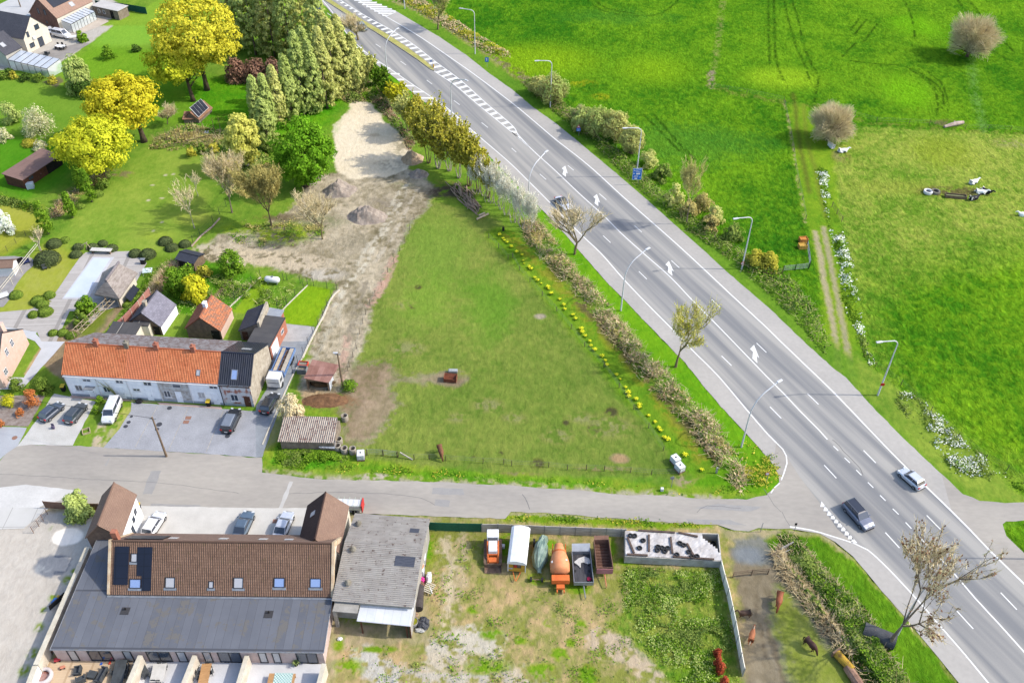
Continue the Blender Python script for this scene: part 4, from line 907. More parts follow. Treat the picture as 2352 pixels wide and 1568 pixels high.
# right wing
w2=gable('farm_wing','short brown-roofed wing with a roof window, between the parked cars and the fibre cement barn','house wing',(-25.65,71.7),R(-91),6.9,5.1,4.3,6.9,2.5,4.3,m_cream,mat_uv('dark_brown_tiles',(104,78,70),(84,62,58),(60,44,40),5,4,'tile',.9,.4,.4,bump=.03),r_brownf,(.2,.1,.2,.1))
w2.location=(-25.65,71.7,0)
q=MB();sfw=2.6/2.5;q.obox((2.2,1.15,4.3+sfw*1.15+.22),(.7,.9,.05),rx=math.atan(sfw));q.build('roof_window',g_pale,w2)
# barn with fibre cement roof
b=empty('barn',(-20.45,58.6,0),R(-4.5),'large barn with weathered grey corrugated roof and three roof ventilators','barn')
w_=MB();w_.box(0,0,0,9.2,12.2,3.75);w_.add([(9.2,0,3.75),(9.2,12.2,3.75),(9.2,7.2,5.0),(0,0,3.75),(0,12.2,3.75),(0,7.2,5.0)],[(0,1,2),(4,3,5)]);w_.build('wall',m_conc,b)
q=MB()
def rot(q_):return[((-p[1]),p[0])for p in q_]
A_=[(9.45,-.2,3.85),(9.45,7.2,5.15),(-.2,7.2,5.15),(-.2,-.2,3.85)]
uvA=[(p[1],p[0])for p in A_];q.face(A_,uvA);B_=[(9.45,7.2,5.15),(9.45,12.4,4.0),(-.2,12.4,4.0),(-.2,7.2,5.15)];q.face(B_,[(p[1],p[0])for p in B_])
for Q in(A_,B_):q.add([*Q,*[(p[0],p[1],p[2]-.08)for p in Q]],[(4,5,1,0),(5,6,2,1),(6,7,3,2),(7,4,0,3),(7,6,5,4)])
ro=q.build('roof',r_asb,b)
fb=Fr((-20.45,58.6),R(-4.5))
for x,y in((940,90),(893,345),(842,622)):
    p=fb.L(*T(1,3,x,y,5.0));z=3.85+max(0,p[1])*.175 if p[1]<7.2 else 5.15-(p[1]-7.2)*.22
    v=MB();v.lathe([(.28,z-.1),(.3,z+.3),(.42,z+.32),(.12,z+.7),(0,z+.7)],10,(p[0],p[1],0));v.build('ventilator',m_concd,ro)
for x0,y0_,x1,y1_ in((1410,150,1505,190),(1270,432,1470,500)):
    p=fb.L(*T(1,3,x0,y1_,4.5));r_=fb.L(*T(1,3,x1,y0_,4.5));y_a,y_b=sorted((p[1],r_[1]));zz_=lambda y:(3.85+(y+.2)*.1757 if y<7.2 else 5.15-(y-7.2)*.221)+.02
    v=MB();v.add([(p[0],y_a,zz_(y_a)),(r_[0],y_a,zz_(y_a)),(r_[0],y_b,zz_(y_b)),(p[0],y_b,zz_(y_b))],[(0,1,2,3)],[[(y_a,p[0]),(y_a,r_[0]),(y_b,r_[0]),(y_b,p[0])]]);v.build('light_panel',mat_uv('dark_rooflight',(104,108,122),(86,90,104),(70,70,80),5.2,1,'corr',.6,.5,.3,bump=.05),ro)
v=MB();v.box(.1,-1.3,3.3,3.0,.0,3.42);v.build('porch_roof',m_conc,b);v=MB();v.box(.1,-1.3,0,.5,-1.0,3.3);v.build('porch_wall',m_conc,b)
b=empty('carport',(-17.6,56.45,0),R(-5.5),'white corrugated-roofed open carport against the end of the grey barn','carport')
q=MB();q.slab([(0,0,2.75),(6.3,0,2.75),(6.35,3.2,3.3),(.05,3.2,3.3)],.06);q.build('roof',r_whitemetal,b)
for x in(.35,5.7,6.1):q=MB();q.box(x,.1,0,x+.14,.24,2.68);q.build('post',m_brownwood,b)
q=MB();q.box(6.15,.2,0,6.22,3.0,2.5);q.build('side_boards',m_conc,b)
# ---------------- corrugated pasture shed, rusty barn
b=empty('field_shed',(*T(1,2,240,985),0),R(-2),'low long shed with mossy grey corrugated roof in the grass by the side road','shed')
fs=Fr((b.location[0],b.location[1]),R(-2));cs=[fs.L(*T(1,2,x,y,2.1))for x,y in((195,912),(720,925),(752,705),(262,688))]
LX=cs[1][0]-.1;LY=cs[2][1]-.1
w_=MB();w_.box(.1,cs[0][1]+.15,0,LX,LY,1.75);w_.build('wall',m_greybrick,b)
Q=[(cs[0][0],cs[0][1],1.95),(cs[1][0],cs[1][1],1.95),(cs[2][0],cs[2][1],2.3),(cs[3][0],cs[3][1],2.3)]
q=MB();q.slab(Q,.07);q.build('roof',r_asb2,b)
q=MB();q.slab([(LX-2.2,-.4,1.0),(LX+.1,-.5,1.0),(LX+.1,.4,1.7),(LX-2.2,.5,1.7)],.05);q.build('loose_sheet',r_metal,b)
b=empty('rusty_barn',(*T(1,2,480,440),0),R(-4),'open-fronted shelter with rusty red metal roof and a white boarded side','barn')
fs=Fr((b.location[0],b.location[1]),R(-4));z=2.2
cs=[fs.L(*T(1,2,x,y,z))for x,y in((440,338),(668,380))];ct=[fs.L(*T(1,2,x,y,3.0))for x,y in((770,215),(520,165))]
q=MB();q.slab([(cs[0][0],cs[0][1],2.2),(cs[1][0],cs[1][1],2.2),(ct[0][0],ct[0][1],3.0),(ct[1][0],ct[1][1],3.0)],.08);q.build('roof',r_rust,b)
x0,x1=cs[0][0]+.3,cs[1][0]-.1;yb=ct[0][1]-.3
w_=MB();w_.box(x0,0.1,0,x0+.12,yb,2.1);w_.box(x0,yb-.12,0,x1,yb,2.7);w_.build('wall',m_wood,b)
w_=MB();w_.box(x1-.1,.0,0,x1,yb,2.25);w_.build('side_sheet',mat('white_side_sheet',(226,232,240),(200,204,210),1.2,fine=.06),b)
w_=MB();w_.box(x0,.1,1.6,x1,.16,2.08);w_.build('front_board',m_wood,b)
for xx in(x0+.1,x1-.25):q=MB();q.tube([(xx,.0,0),(xx,.0,2.05)],.08,6);q.build('post',m_wood,b)
hs=MB();hs.ball(((x0+x1)/2,1.6,.3),(2.0,1.2,.9),10,6,.2);hs.build('hay',mat('hay_manure',(110,84,52),(80,62,40),2,fine=.3),b)
# ---------------- pool terrace
m_deck=mat_uv('grey_deck_boards',(206,200,194),(182,176,170),(150,144,138),.15,6,'plank',.9,.8,.8,bump=.003)
def uvsheet(name,poly,z,material,a=0.0,kind='structure'):
    c_,s_=math.cos(a),math.sin(a);q=MB();A2=sum(poly[i][0]*poly[(i+1)%len(poly)][1]-poly[(i+1)%len(poly)][0]*poly[i][1]for i in range(len(poly)))
    if A2<0:poly=poly[::-1]
    q.face([(p[0],p[1],z)for p in poly],[(p[0]*c_+p[1]*s_,-p[0]*s_+p[1]*c_)for p in poly]);paved.append(poly);o=q.build(name,material);o['kind']=kind;return o
dk=TP(0,1,"790,750 1190,740 1270,775 1350,850 1130,1240 930,1290 850,1400 700,1440 690,1410 700,1290 640,1290 520,1568 380,1568 340,1480 -40,1420 -400,1440 -400,1290 0,1300 270,1275 480,1200 450,1190 510,1120 560,1050 640,930 740,790")
sq_=MB()
for s_ in('1730,612 1640,800 1550,995','2055,632 1975,820 1895,1015','1450,592 1350,770 1240,975'):strip(sq_,TP(0,2,s_),.09,.016)
o=sq_.build('paving_seams',mat('seam_sand',(206,198,184),(150,146,138),3));o['kind']='structure'
uvsheet('terrace_deck',dk,.03,m_deck,R(4))
pl=empty('swimming_pool',(*T(0,1,800,980),0),0,'long narrow swimming pool under a pale cover in the grey deck','swimming pool')
ox,oy=pl.location[0],pl.location[1]
pp=[(p[0]-ox,p[1]-oy)for p in TP(0,1,"860,805 1015,808 780,1165 590,1165")];po=[(p[0]-ox,p[1]-oy)for p in TP(0,1,"850,793 1050,796 805,1180 570,1180")]
q=MB();q.prism(po,.0,.045);q.build('coping',mat('pool_coping',(214,214,218),(202,202,206),1),pl);q=MB();q.prism(pp,.0,.06);q.build('pool_cover',mat('pool_cover_mat',(222,232,246),(210,222,240),.4,rough=.4,fine=.02),pl)
b=empty('pool_house',(*T(0,1,1130,1240),0),R(84),'pool house with a hipped thatched roof beside the pool','pool house')
fp=Fr((b.location[0],b.location[1]),R(84));ev=[fp.L(*T(0,1,x,y,2.2))for x,y in((1095,1175),(1262,935),(940,935),(868,1135))];rg_=[fp.L(*T(0,1,x,y,4.6))for x,y in((975,1005),(1085,850))]
e=[(p[0],p[1],2.2)for p in ev];r0=(rg_[0][0],rg_[0][1],4.6);r1=(rg_[1][0],rg_[1][1],4.6)
q=MB();q.add(e+[r0,r1]+[(p[0],p[1],1.95)for p in ev],[(0,1,5,4),(1,2,5),(2,3,4,5),(3,0,4),(0,6,7,1),(1,7,8,2),(2,8,9,3),(3,9,6,0),(9,8,7,6)]);ro=q.build('thatched_roof',r_thatch,b)
ro.modifiers.new('sub','SUBSURF').subdivision_type='SIMPLE';ro.modifiers['sub'].levels=3;ro.modifiers['sub'].render_levels=3
q=MB();q.tube([(r0[0]-.2,r0[1],r0[2]+.02),(r1[0]+.3,r1[1],r1[2]+.02)],.22,8);q.build('ridge_cap',mat('thatch_ridge',(150,142,144),(126,118,120),3,fine=.3),ro)
x0,y0_,x1,y1_=ev[0][0]+.2,ev[0][1]+.15,ev[1][0]-.5,ev[1][1]+2.6
w_=MB();w_.box(x0,y0_+.3,0,x1,y0_+.45,2.0);w_.box(x1-.12,y0_+.45,0,x1,y1_,2.0);w_.build('wall',m_cream,b)
for xx,yy in((x0,y0_+.2),(x0,y1_)):q=MB();q.box(xx,yy,0,xx+.16,yy+.16,2.0);q.build('post',m_wood,b)
q=MB();q.slab([(x0+1.2,y0_-1.1,.5),(x0+4.6,y0_-1.1,.5),(x0+4.6,y0_-.3,1.5),(x0+1.2,y0_-.3,1.5)],.05);o=q.build('solar_panel',m_solar,None);o.location=b.location;o.rotation_euler=b.rotation_euler;tag(o,'row of small solar panels leaning beside the thatched pool house','solar panel')
# ---------------- pale pink house at the left edge
b=empty('pink_house',(-76.5,96.6,0),R(93),'pale pink brick house with dark tiled roof at the left edge of the photo','house')
w_=MB();w_.box(0,0,0,10.2,9,3.0);w_.add([(0,0,3),(10.2,0,3),(10.2,9,3),(0,9,3),(5.1,0,6.6),(5.1,9,6.6)],[(0,1,4),(3,5,2)]);w_.build('wall',m_pink,b)
q=MB();q.slab([(-.2,9,3.0),(-.2,.0,3.0),(5.1,.0,6.8),(5.1,9,6.8)],.12);q.slab([(10.4,0,3.0),(10.4,9,3.0),(5.1,9,6.8),(5.1,0,6.8)],.12);q.build('roof',mat_uv('anthracite_tiles',(92,92,100),(72,72,80),(50,50,56),4,3,'tile',.7,.4,.3,bump=.03),b)
ch=MB();ch.box(6.0,.3,5.2,6.9,1.0,7.4);ch.build('chimney',m_pink,b)
for u0,z0,u1,z1 in((1.4,1.3,2.3,2.3),(3.7,3.2,4.5,4.3),(5.8,3.2,6.6,4.3)):window(b,(0,0,0),(1,0,0),(0,-1,0),u0,z0,u1,z1,nm=2,bars=1)
window(b,(0,0,0),(0,1,0),(-1,0,0),.8,.9,2.2,2.2)
r_hut=mat_uv('old_hut_tiles',(196,150,118),(160,116,90),(110,76,58),4,3,'tile',.9,.6,.5,bump=.03)
# ---------------- red-brown garden cabin, solar hut, black shed
def shed(name,label,cat,O,a,lx,ly,zf,zb,wm,rm,th=.1,ov=.25):
    b=empty(name,(O[0],O[1],0),a,label,cat);w_=MB();w_.add([(0,0,0),(lx,0,0),(lx,0,zf),(0,0,zf),(0,ly,0),(lx,ly,0),(lx,ly,zb),(0,ly,zb)],[(0,1,2,3),(5,4,7,6),(1,5,6,2),(4,0,3,7)]);w_.build('wall',wm,b)
    q=MB();q.slab([(-ov,-ov,zf+.05),(lx+ov,-ov,zf+.05),(lx+ov,ly+ov,zb+.05),(-ov,ly+ov,zb+.05)],th);q.build('roof',rm,b);return b
b=shed('garden_cabin','long dark red wooden cabin with brown roof and an open veranda end','cabin',(-96.45,152.5),R(69),10.3,4.6,2.1,2.5,m_brownwood,mat_uv('brown_roof_felt',(152,122,112),(134,106,98),(116,90,84),1,.5,'slab',.9,.4,.2,bump=0))
window(b,(0,0,0),(1,0,0),(0,-1,0),1.4,1.1,2.6,1.8,m_brownwood);door(b,(0,0,0),(1,0,0),(0,-1,0),3.6,0,4.6,1.95,m_brownwood)
q=MB();q.box(6.2,-.06,0,10.2,-.02,1.95);q.build('bay_shade_panel',m_dark,b)  # dark panel on the closed wall, coloured as the shade inside the veranda
t_=MB();t_.box(0,0,.0,1.3,1.1,1.1);o=t_.build('water_tank',mat('pale_blue_plastic',(200,216,226),(180,198,212),1));o.location=(*T(0,1,250,175),0);o.rotation_euler=(0,0,.3);tag(o,'pale blue water tank beside the dark red cabin','water tank')
b=gable('duck_hut','small wooden hut carrying four steep solar panels in the wild garden','hut',(-69.6,180.3),R(75),5.6,3.4,.9,2.3,1.7,.9,m_greybrick,r_hut,r_hut,(.2,.2,.3,.3))
pn=[T(0,0,x,y,z)+(z,)for(x,y,z)in((1745,990,3.1),(1845,910,3.1),(1915,990,1.5),(1825,1075,1.5))]
q=MB();pv=[Vector(p)for p in pn]
nn=(pv[1]-pv[0]).cross(pv[3]-pv[0]).normalized();nn=nn if nn.z>0 else-nn
for k in range(4):
    a0,a1=k/4+.012,(k+1)/4-.012;v4=[pv[0].lerp(pv[1],a0),pv[0].lerp(pv[1],a1),pv[3].lerp(pv[2],a1),pv[3].lerp(pv[2],a0)]
    q=MB();q.add([v+nn*.03 for v in v4]+[v-nn*.02 for v in v4],[(0,1,2,3),(7,6,5,4),(0,4,5,1),(1,5,6,2),(2,6,7,3),(3,7,4,0)],[[(0,0),(.9,0),(.9,1.9),(0,1.9)]]+[None]*5)
    o=q.build('solar_panel',m_solar);o.parent=b;o.matrix_parent_inverse=Matrix.Rotation(-R(75),4,'Z')@Matrix.Translation((69.6,-180.3,0))
q=MB();q.add([v-nn*.03+(v-(pv[0]+pv[2])/2).normalized()*.1 for v in pv]+[v-nn*.06+(v-(pv[0]+pv[2])/2).normalized()*.1 for v in pv],[(0,1,2,3),(7,6,5,4),(0,4,5,1),(1,5,6,2),(2,6,7,3),(3,7,4,0)]);o=q.build('panel_frame',m_pvc);o.parent=b;o.matrix_parent_inverse=Matrix.Rotation(-R(75),4,'Z')@Matrix.Translation((69.6,-180.3,0))
b=shed('lean_shed','low brick lean-to with orange-brown tiles beside the solar hut','shed',(*T(0,0,1695,1130),),R(4),2.2,2.2,.9,1.5,m_greybrick,r_hut)
b=gable('garden_shed','small black-roofed garden shed at the edge of the sand plot','shed',T(0,1,1640,885),R(5),3.6,2.9,1.7,2.2,1.45,1.7,m_wood,r_sdark,r_sdark,(.2,.2,.2,.2))
b.rotation_euler=(0,0,R(-20));door(b,(0,0,0),(1,0,0),(0,-1,0),.5,0,1.7,1.6,m_dark)
# ---------------- houses at the top left
b=gable('brick_house','brown brick house with a large black solar roof, furthest house at the top left','house',(-119.2,229.6),R(67),12.8,9.2,3.3,7.6,4.6,3.3,mat('reddish_brown_brick',(156,116,98),(128,92,78),1.5,fine=.2),mat_uv('brown_plain_tiles',(186,152,134),(166,134,118),(130,104,92),3,3,'tile',.85,.3,.3,bump=.02),None,(.15,.15,.25,.3))
sfb=4.3/4.6;cb=1/math.hypot(1,sfb)
q=MB();q.slab([(-.0+1.6,1.7,3.3+sfb*1.7+.27),(9.0,1.7,3.3+sfb*1.7+.27),(9.0,4.3,3.3+sfb*4.3+.27),(1.6,4.3,3.3+sfb*4.3+.27)],.06);q.build('solar_panel',m_solar,b)
skylight(b,6.2,.5,7.5,1.4,3.3,sfb,.19,g_pale)
w_=MB();w_.box(.02,-.03,0,12.78,-.004,3.25);w_.build('front_render',m_cream,b)
for u0,z0,u1,z1 in((3.2,3.5,3.9,4.9),(5.4,3.5,6.1,4.9),(3.6,1.2,4.3,1.9)):window(b,(0,0,0),(0,1,0),(-1,0,0),u0,z0,u1,z1,m_dkframe,nm=1)
def veranda(label,O,a,lx,ly,zl,zh,nx):
    b=empty('glass_veranda',(O[0],O[1],0),a,label,'veranda');g=MB()
    g.add([(0,0,zl),(lx,0,zl),(lx,ly,zh),(0,ly,zh)],[(0,1,2,3)]);g.build('glass_roof',mat('frosted_glass_sheet',(222,230,240),(206,216,230),.6,rough=.2,fine=.02,alpha=.8),b)
    f=MB()
    for i in range(nx+1):
        x=lx*i/nx;f.obox((x,ly/2,(zl+zh)/2+.03),(.08,math.hypot(ly,zh-zl),.08),rx=math.atan2(zh-zl,ly))
    f.build('rafter',m_dkframe,b)
    for i in range(nx+1):q=MB();q.box(lx*i/nx-.04,0,0,lx*i/nx+.04,.08,zl);q.build('post',m_dkframe,b)
    q=MB();q.box(0,-.02,zl-.14,lx,.1,zl-.02);q.build('eaves_beam',m_dkframe,b)
    g=MB();g.face([(0,.04,.05),(lx,.04,.05),(lx,.04,zl-.15),(0,.04,zl-.15)]);g.face([(lx,0,.05),(lx,ly,.05),(lx,ly,zh),(lx,0,zl)]);g.face([(0,0,.05),(0,ly,.05),(0,ly,zh),(0,0,zl)]);g.build('glass_wall',clearglass(),b);return b
v=veranda('glass-roofed veranda along the brown brick house',(-115.3,228.2),R(70),9.2,3.0,2.3,2.9,8)
b=gable('white_house','white gabled house with dark tiled roof, second from the left edge at the top','house',(-119.4,214.9),R(70),8.4,14,3.6,7.6,4,3.6,m_cream,r_sdark)if False else None
b=empty('white_house',(-121.6,215.2,0),R(70),'white gabled house with dark roof and an air conditioner on its gable','house')
w_=MB();w_.box(0,0,0,8.2,13,3.8);w_.add([(0,0,3.8),(8.2,0,3.8),(8.2,13,3.8),(0,13,3.8),(4.1,0,7.8),(4.1,13,7.8)],[(0,1,4),(3,5,2)]);w_.build('wall',m_cream,b)
r_an=mat_uv('anthracite_house_tiles',(98,98,108),(80,80,90),(58,58,66),3.3,3,'tile',.75,.4,.3,bump=.03)
q=MB();q.slab([(-.25,13,3.7),(-.25,-.1,3.7),(4.1,-.1,7.95),(4.1,13,7.95)],.12);q.slab([(8.45,-.1,3.7),(8.45,13,3.7),(4.1,13,7.95),(4.1,-.1,7.95)],.12);q.build('roof',r_an,b)
for u0,z0,u1,z1,n in((4.3,4.3,5.7,5.5,2),(1.3,3.6,2.0,4.9,1),(1.1,.9,2.6,2.0,2),(4.0,.1,5.6,2.3,3)):window(b,(0,0,0),(1,0,0),(0,-1,0),u0,z0,u1,z1,m_dkframe,nm=n)
q=MB();q.box(2.6,-.35,2.6,3.4,-.02,3.2);q.build('air_conditioner',m_pvc,b)
b=empty('grey_house',(-122.6,206.7,0),R(67),'grey-walled house with dark roof at the left edge beside the glass veranda','house')
w_=MB();w_.box(0,0,0,5.0,9,3.4);w_.add([(0,0,3.4),(0,9,3.4),(0,4.5,6.6),(5.0,0,3.4),(5.0,9,3.4),(5.0,4.5,6.6)],[(1,0,2),(3,4,5)]);w_.build('wall',mat('grey_render',(214,210,202),(196,192,184),.8),b)
q=MB();q.slab([(-.15,-.2,3.3),(5.15,-.2,3.3),(5.15,4.5,6.75),(-.15,4.5,6.75)],.12);q.slab([(5.15,9.2,3.3),(-.15,9.2,3.3),(-.15,4.5,6.75),(5.15,4.5,6.75)],.12);q.build('roof',r_an,b)
skylight(b,1.2,1.4,2.3,2.4,3.4,3.2/4.5,.15,g_pale);ch=MB();ch.box(.6,3.7,5.6,1.3,4.3,7.6);ch.build('chimney',m_pvc,b)
v=veranda('long glass-roofed veranda in front of the grey-walled house',(-122.3,206.4),R(-23),12.4,4.4,2.4,3.0,6)
b=empty('flat_annexe',(-108.9,238.0,0),R(-26),'low brick annexe with a light flat roof beside the green screen fence','annexe');b.rotation_euler=(0,0,R(-24))
w_=MB();w_.box(-5.5,0,0,3.2,3.6,2.4);w_.build('wall',m_greybrick,b);q=MB();q.slab([(-5.7,-.2,2.6),(3.5,-.2,2.6),(3.5,3.8,2.7),(-5.7,3.8,2.7)],.12);q.build('roof',mat('pale_flat_roof',(214,210,206),(198,194,190),.4),b)
for x in(-4,-2.2):window(b,(0,0,0),(1,0,0),(0,-1,0),x,.9,x+.8,1.9,nm=1)
door(b,(0,0,0),(1,0,0),(0,-1,0),.4,0,1.4,2.1,m_dark)
# ---------------- paved surfaces round the houses
asph=mat('parking_asphalt',(176,178,184),(160,162,168),.4,rough=.92,fine=.12)
cobb=mat('pale_concrete_yard',(212,210,206),(198,196,190),.5,rough=.92,fine=.1)
uvs=lambda n,s,z,m_:sheet(n,jagged(s,.05,1.0),z,m_)
uvs('driveway',TP(0,2,"500,480 880,550 780,740 670,955 280,948 160,962 300,770 400,640 470,510"),.010,cobb)
uvs('parking_area',TP(0,2,"1210,560 2351,640")+TP(1,2,"70,630 260,100 420,120 480,20 500,0 330,0")[0:0]+TP(1,2,"200,560 90,960 55,1062")+TP(0,2,"2351,1062 2000,1038 1500,1008 1000,978 950,975 1100,800 1200,640"),.011,asph)
uvs('truck_drive',TP(1,1,"280,1405 545,1435 500,1568")+TP(1,2,"430,150 340,330 240,560 150,800 60,1060 0,1065 0,590 100,440 120,200 200,0"),.012,mat('truck_drive_asphalt',(160,166,172),(144,150,156),.5,fine=.1))
uvs('paved_yard',TP(1,1,"282,1407 545,1437 455,1568 240,1568"),.016,mat('old_yard_concrete',(196,194,192),(176,174,172),.6,fine=.12))
uvs('left_road',TP(0,2,"-40,780 250,790 160,962 60,1030 -10,1090 -600,1110 -600,780"),.013,mat('left_road_asphalt',(186,190,196),(176,178,184),.4,fine=.05))
uvs('pavement',TP(0,2,"660,497 2030,600 2040,622 1470,580 1440,560 660,520")+TP(0,2,"640,500"),.02,mat('red_pavers',(206,180,168),(190,164,152),1.2,fine=.12))
uvs('courtyard',TP(0,3,"1280,-60 2351,-40")+TP(1,3,"500,-40 440,300 0,300")+TP(0,3,"1100,260 1200,120"),.012,mat('courtyard_concrete',(222,218,210),(208,204,196),.5,fine=.05))
uvs('concrete_apron',DP("-250,1125 -10,1120 60,1112 170,1125 150,1145 100,1160 60,1180 -20,1215 -250,1218"),.014,mat('apron_concrete',(226,224,220),(208,206,202),.25,fine=.06))
uvsheet('concrete_slabs',DP("-250,1165 115,1165 55,1213 -20,1216 -250,1216"),.018,mat_uv('concrete_slab_mat',(218,216,212),(206,204,198),(160,158,152),.3,.3,'slab',.9,.5,.3,bump=0),R(2))
uvs('path',TP(0,1,"-40,1420 340,1480 330,1500 400,1568 600,1568 620,1568")+TP(0,2,"600,0 300,330 200,440 0,440 0,470 -200,480 0,330 220,330 380,70 320,0"),.015,mat('garden_path',(212,214,218),(200,202,206),.6,fine=.05))
uvs('gravel_bed',TP(0,2,"0,500 420,490 260,780 -60,770"),.011,mat('bark_gravel',(168,156,148),(136,120,110),1.4,fine=.3))
uvs('terrace_paving',TP(0,0,"420,470 740,395 830,400 690,480 540,560 400,520 330,500"),.014,mat('village_terrace',(168,162,156),(150,144,138),.4,fine=.08))
uvs('village_street',DP("-260,62 20,62 130,20 190,-60 60,-60 20,0 -60,40 -260,40"),.015,mat('village_street_mat',(206,206,206),(194,194,194),.3,fine=.05))
uvs('village_terrace',TP(0,0,"640,300 870,170 960,165 1000,200 900,250 800,290 680,310"),.014,mat('village_terrace2',(214,200,184),(200,186,170),.5,fine=.08))
# patios
uvsheet('wooden_patio',TP(0,3,"545,1348 1235,1362 1150,1600 1130,1800 240,1800 330,1420 430,1350"),.02,mat_uv('patio_boards',(232,206,172),(218,190,154),(190,160,124),.4,5,'plank',.85,.7,.6,bump=.002),0)
m_patio=mat('white_patio_tiles',(228,228,230),(216,216,220),.5,rough=.8,fine=.04)
uvs('tiled_patio',TP(0,3,"1235,1362 2351,1372")+TP(1,3,"600,1395 560,1600 540,1800")+TP(0,3,"1130,1800 1150,1600"),.02,m_patio)
# ============================================================ VEHICLES, ANIMALS, FURNITURE
def NP(x,y,z=0.0):return G(x*2352/3402,y*1568/2268,z)
def paintm(name,c,metal=.3):return mat('paint_'+name,c,tuple(v*.96 for v in c),2,rough=.28,metal=metal,spec=.5,fine=.0,coat=.6)
m_tyre=mat('tyre_rubber',(52,52,54),(40,40,42),4,rough=.9);m_rim=mat('wheel_rim',(190,192,198),(160,162,168),4,rough=.3,metal=.7,fine=0)
g_car=glass('car_glass',(58,68,84),.05);m_red=mat('red_lamp',(220,40,40),(190,30,30),4,rough=.3,fine=0);m_lamp=mat('clear_lamp',(236,240,246),(220,226,236),4,rough=.2,fine=0)
def car(label,c,r,x0,y0,x1,y1,pm,kind='hatch',L_=4.2,W_=1.78,Hh=1.46,group=None,name='parked_car',cat='car',z=.5,roofm=None,rails=False):
    """(x0,y0) rear and (x1,y1) front as seen in the photo"""
    a=T(c,r,x0,y0,z);b=T(c,r,x1,y1,z);ang=angle(a,b);t=empty(name,((a[0]+b[0])/2,(a[1]+b[1])/2,0),ang,label,cat,group)
    h=W_/2;F=L_/2;belt=Hh*.62;sc=Hh/1.46
    if kind=='hatch':st=[(-F,.55,.80),(-F+.12,belt,.9),(-F*.55,belt+.04,1),(0,belt,1),(F*.42,belt-.03,1),(F*.75,belt-.14,.95),(F-.15,belt-.3,.86),(F,.5,.74)];cab=[(-F+.22,-F+.62),(F*.48,F*.14)]
    elif kind=='sedan':st=[(-F,.55,.78),(-F+.1,belt-.04,.88),(-F*.6,belt,.98),(0,belt,1),(F*.4,belt-.02,1),(F*.75,belt-.12,.94),(F-.15,belt-.26,.84),(F,.5,.72)];cab=[(-F*.78,-F*.42),(F*.44,F*.1)]
    elif kind=='estate':st=[(-F,.6,.84),(-F+.1,belt,.92),(-F*.55,belt+.02,1),(0,belt,1),(F*.42,belt-.02,1),(F*.75,belt-.12,.95),(F-.15,belt-.28,.86),(F,.5,.74)];cab=[(-F+.12,-F+.35),(F*.46,F*.16)]
    else:st=[(-F,.7,.9),(-F+.08,belt+.05,.96),(-F*.5,belt+.05,1),(0,belt+.03,1),(F*.5,belt,1),(F*.8,belt-.12,.97),(F-.12,belt-.35,.9),(F,.5,.8)];cab=[(-F+.06,-F+.16),(F*.62,F*.34)]
    vs=[];fs=[]
    for x,zt,w in st:
        hw=h*w;sec=[(-hw*.9,.22),(-hw,.42),(-hw,zt-.12),(-hw*.9,zt),(0,zt+.03),(hw*.9,zt),(hw,zt-.12),(hw,.42),(hw*.9,.22)];vs+=[(x,y_,max(z_,.22))for y_,z_ in sec]
    n=9
    for i in range(len(st)-1):
        for k in range(n-1):fs.append((i*n+k,i*n+k+1,(i+1)*n+k+1,(i+1)*n+k))
        fs.append((i*n+n-1,i*n,(i+1)*n,(i+1)*n+n-1))
    fs.append(tuple(range(n))[::-1]);fs.append(tuple((len(st)-1)*n+k for k in range(n)))
    q=MB();q.add(vs,[f[::-1]for f in fs]);q.build('body',pm,t,smooth=False,bevel=.05)
    (xb0,xt0),(xb1,xt1)=cab;zb=belt-.06;zt=Hh;hb=h*.93;ht=h*.74
    g=MB();B=[(xb0,-hb*.9,zb),(xb1,-hb*.88,zb),(xb1,hb*.88,zb),(xb0,hb*.9,zb)];U=[(xt0,-ht,zt-.03),(xt1,-ht,zt-.03),(xt1,ht,zt-.03),(xt0,ht,zt-.03)]
    g.add(B+U,[(0,1,5,4),(1,2,6,5),(2,3,7,6),(3,0,4,7)]);g.build('windows',g_car,t)
    q=MB();q.add([(xt0-.06,-ht-.02,zt-.05),(xt1+.04,-ht-.02,zt-.05),(xt1+.04,ht+.02,zt-.05),(xt0-.06,ht+.02,zt-.05),(xt0+.1,-ht*.85,zt+.02),(xt1-.12,-ht*.85,zt+.01),(xt1-.12,ht*.85,zt+.01),(xt0+.1,ht*.85,zt+.02)],[(4,5,6,7),(0,1,5,4),(1,2,6,5),(2,3,7,6),(3,0,4,7)]);q.build('roof',roofm or pm,t)
    q=MB();xm=(xb0+xb1)/2
    for s_ in(-1,1):
        for(xa,xc)in((xb0,xt0),(xb1,xt1),(xm-.1,(xt0+xt1)/2-.1)):q.tube([(xa,s_*hb*.9,zb),(xc,s_*(ht+.01),zt-.04)],.035,4)
    q.build('pillars',pm,t)
    for sx in(-F*.62,F*.62):
        for s_ in(-1,1):
            q=MB();Mx=Matrix.Rotation(R(90),4,'X');q.lathe([(.12,-.1),(.3,-.1),(.32,-.05),(.32,.05),(.3,.1),(.12,.1)],14,(sx,s_*(h-.08),.32),Mx);w_=q.build('wheel',m_tyre,t)
            q=MB();q.lathe([(0,.105 if s_<0 else-.105),(.2,.108 if s_<0 else-.108)],10,(sx,s_*(h-.08),.32),Mx);q.build('rim',m_rim,w_)
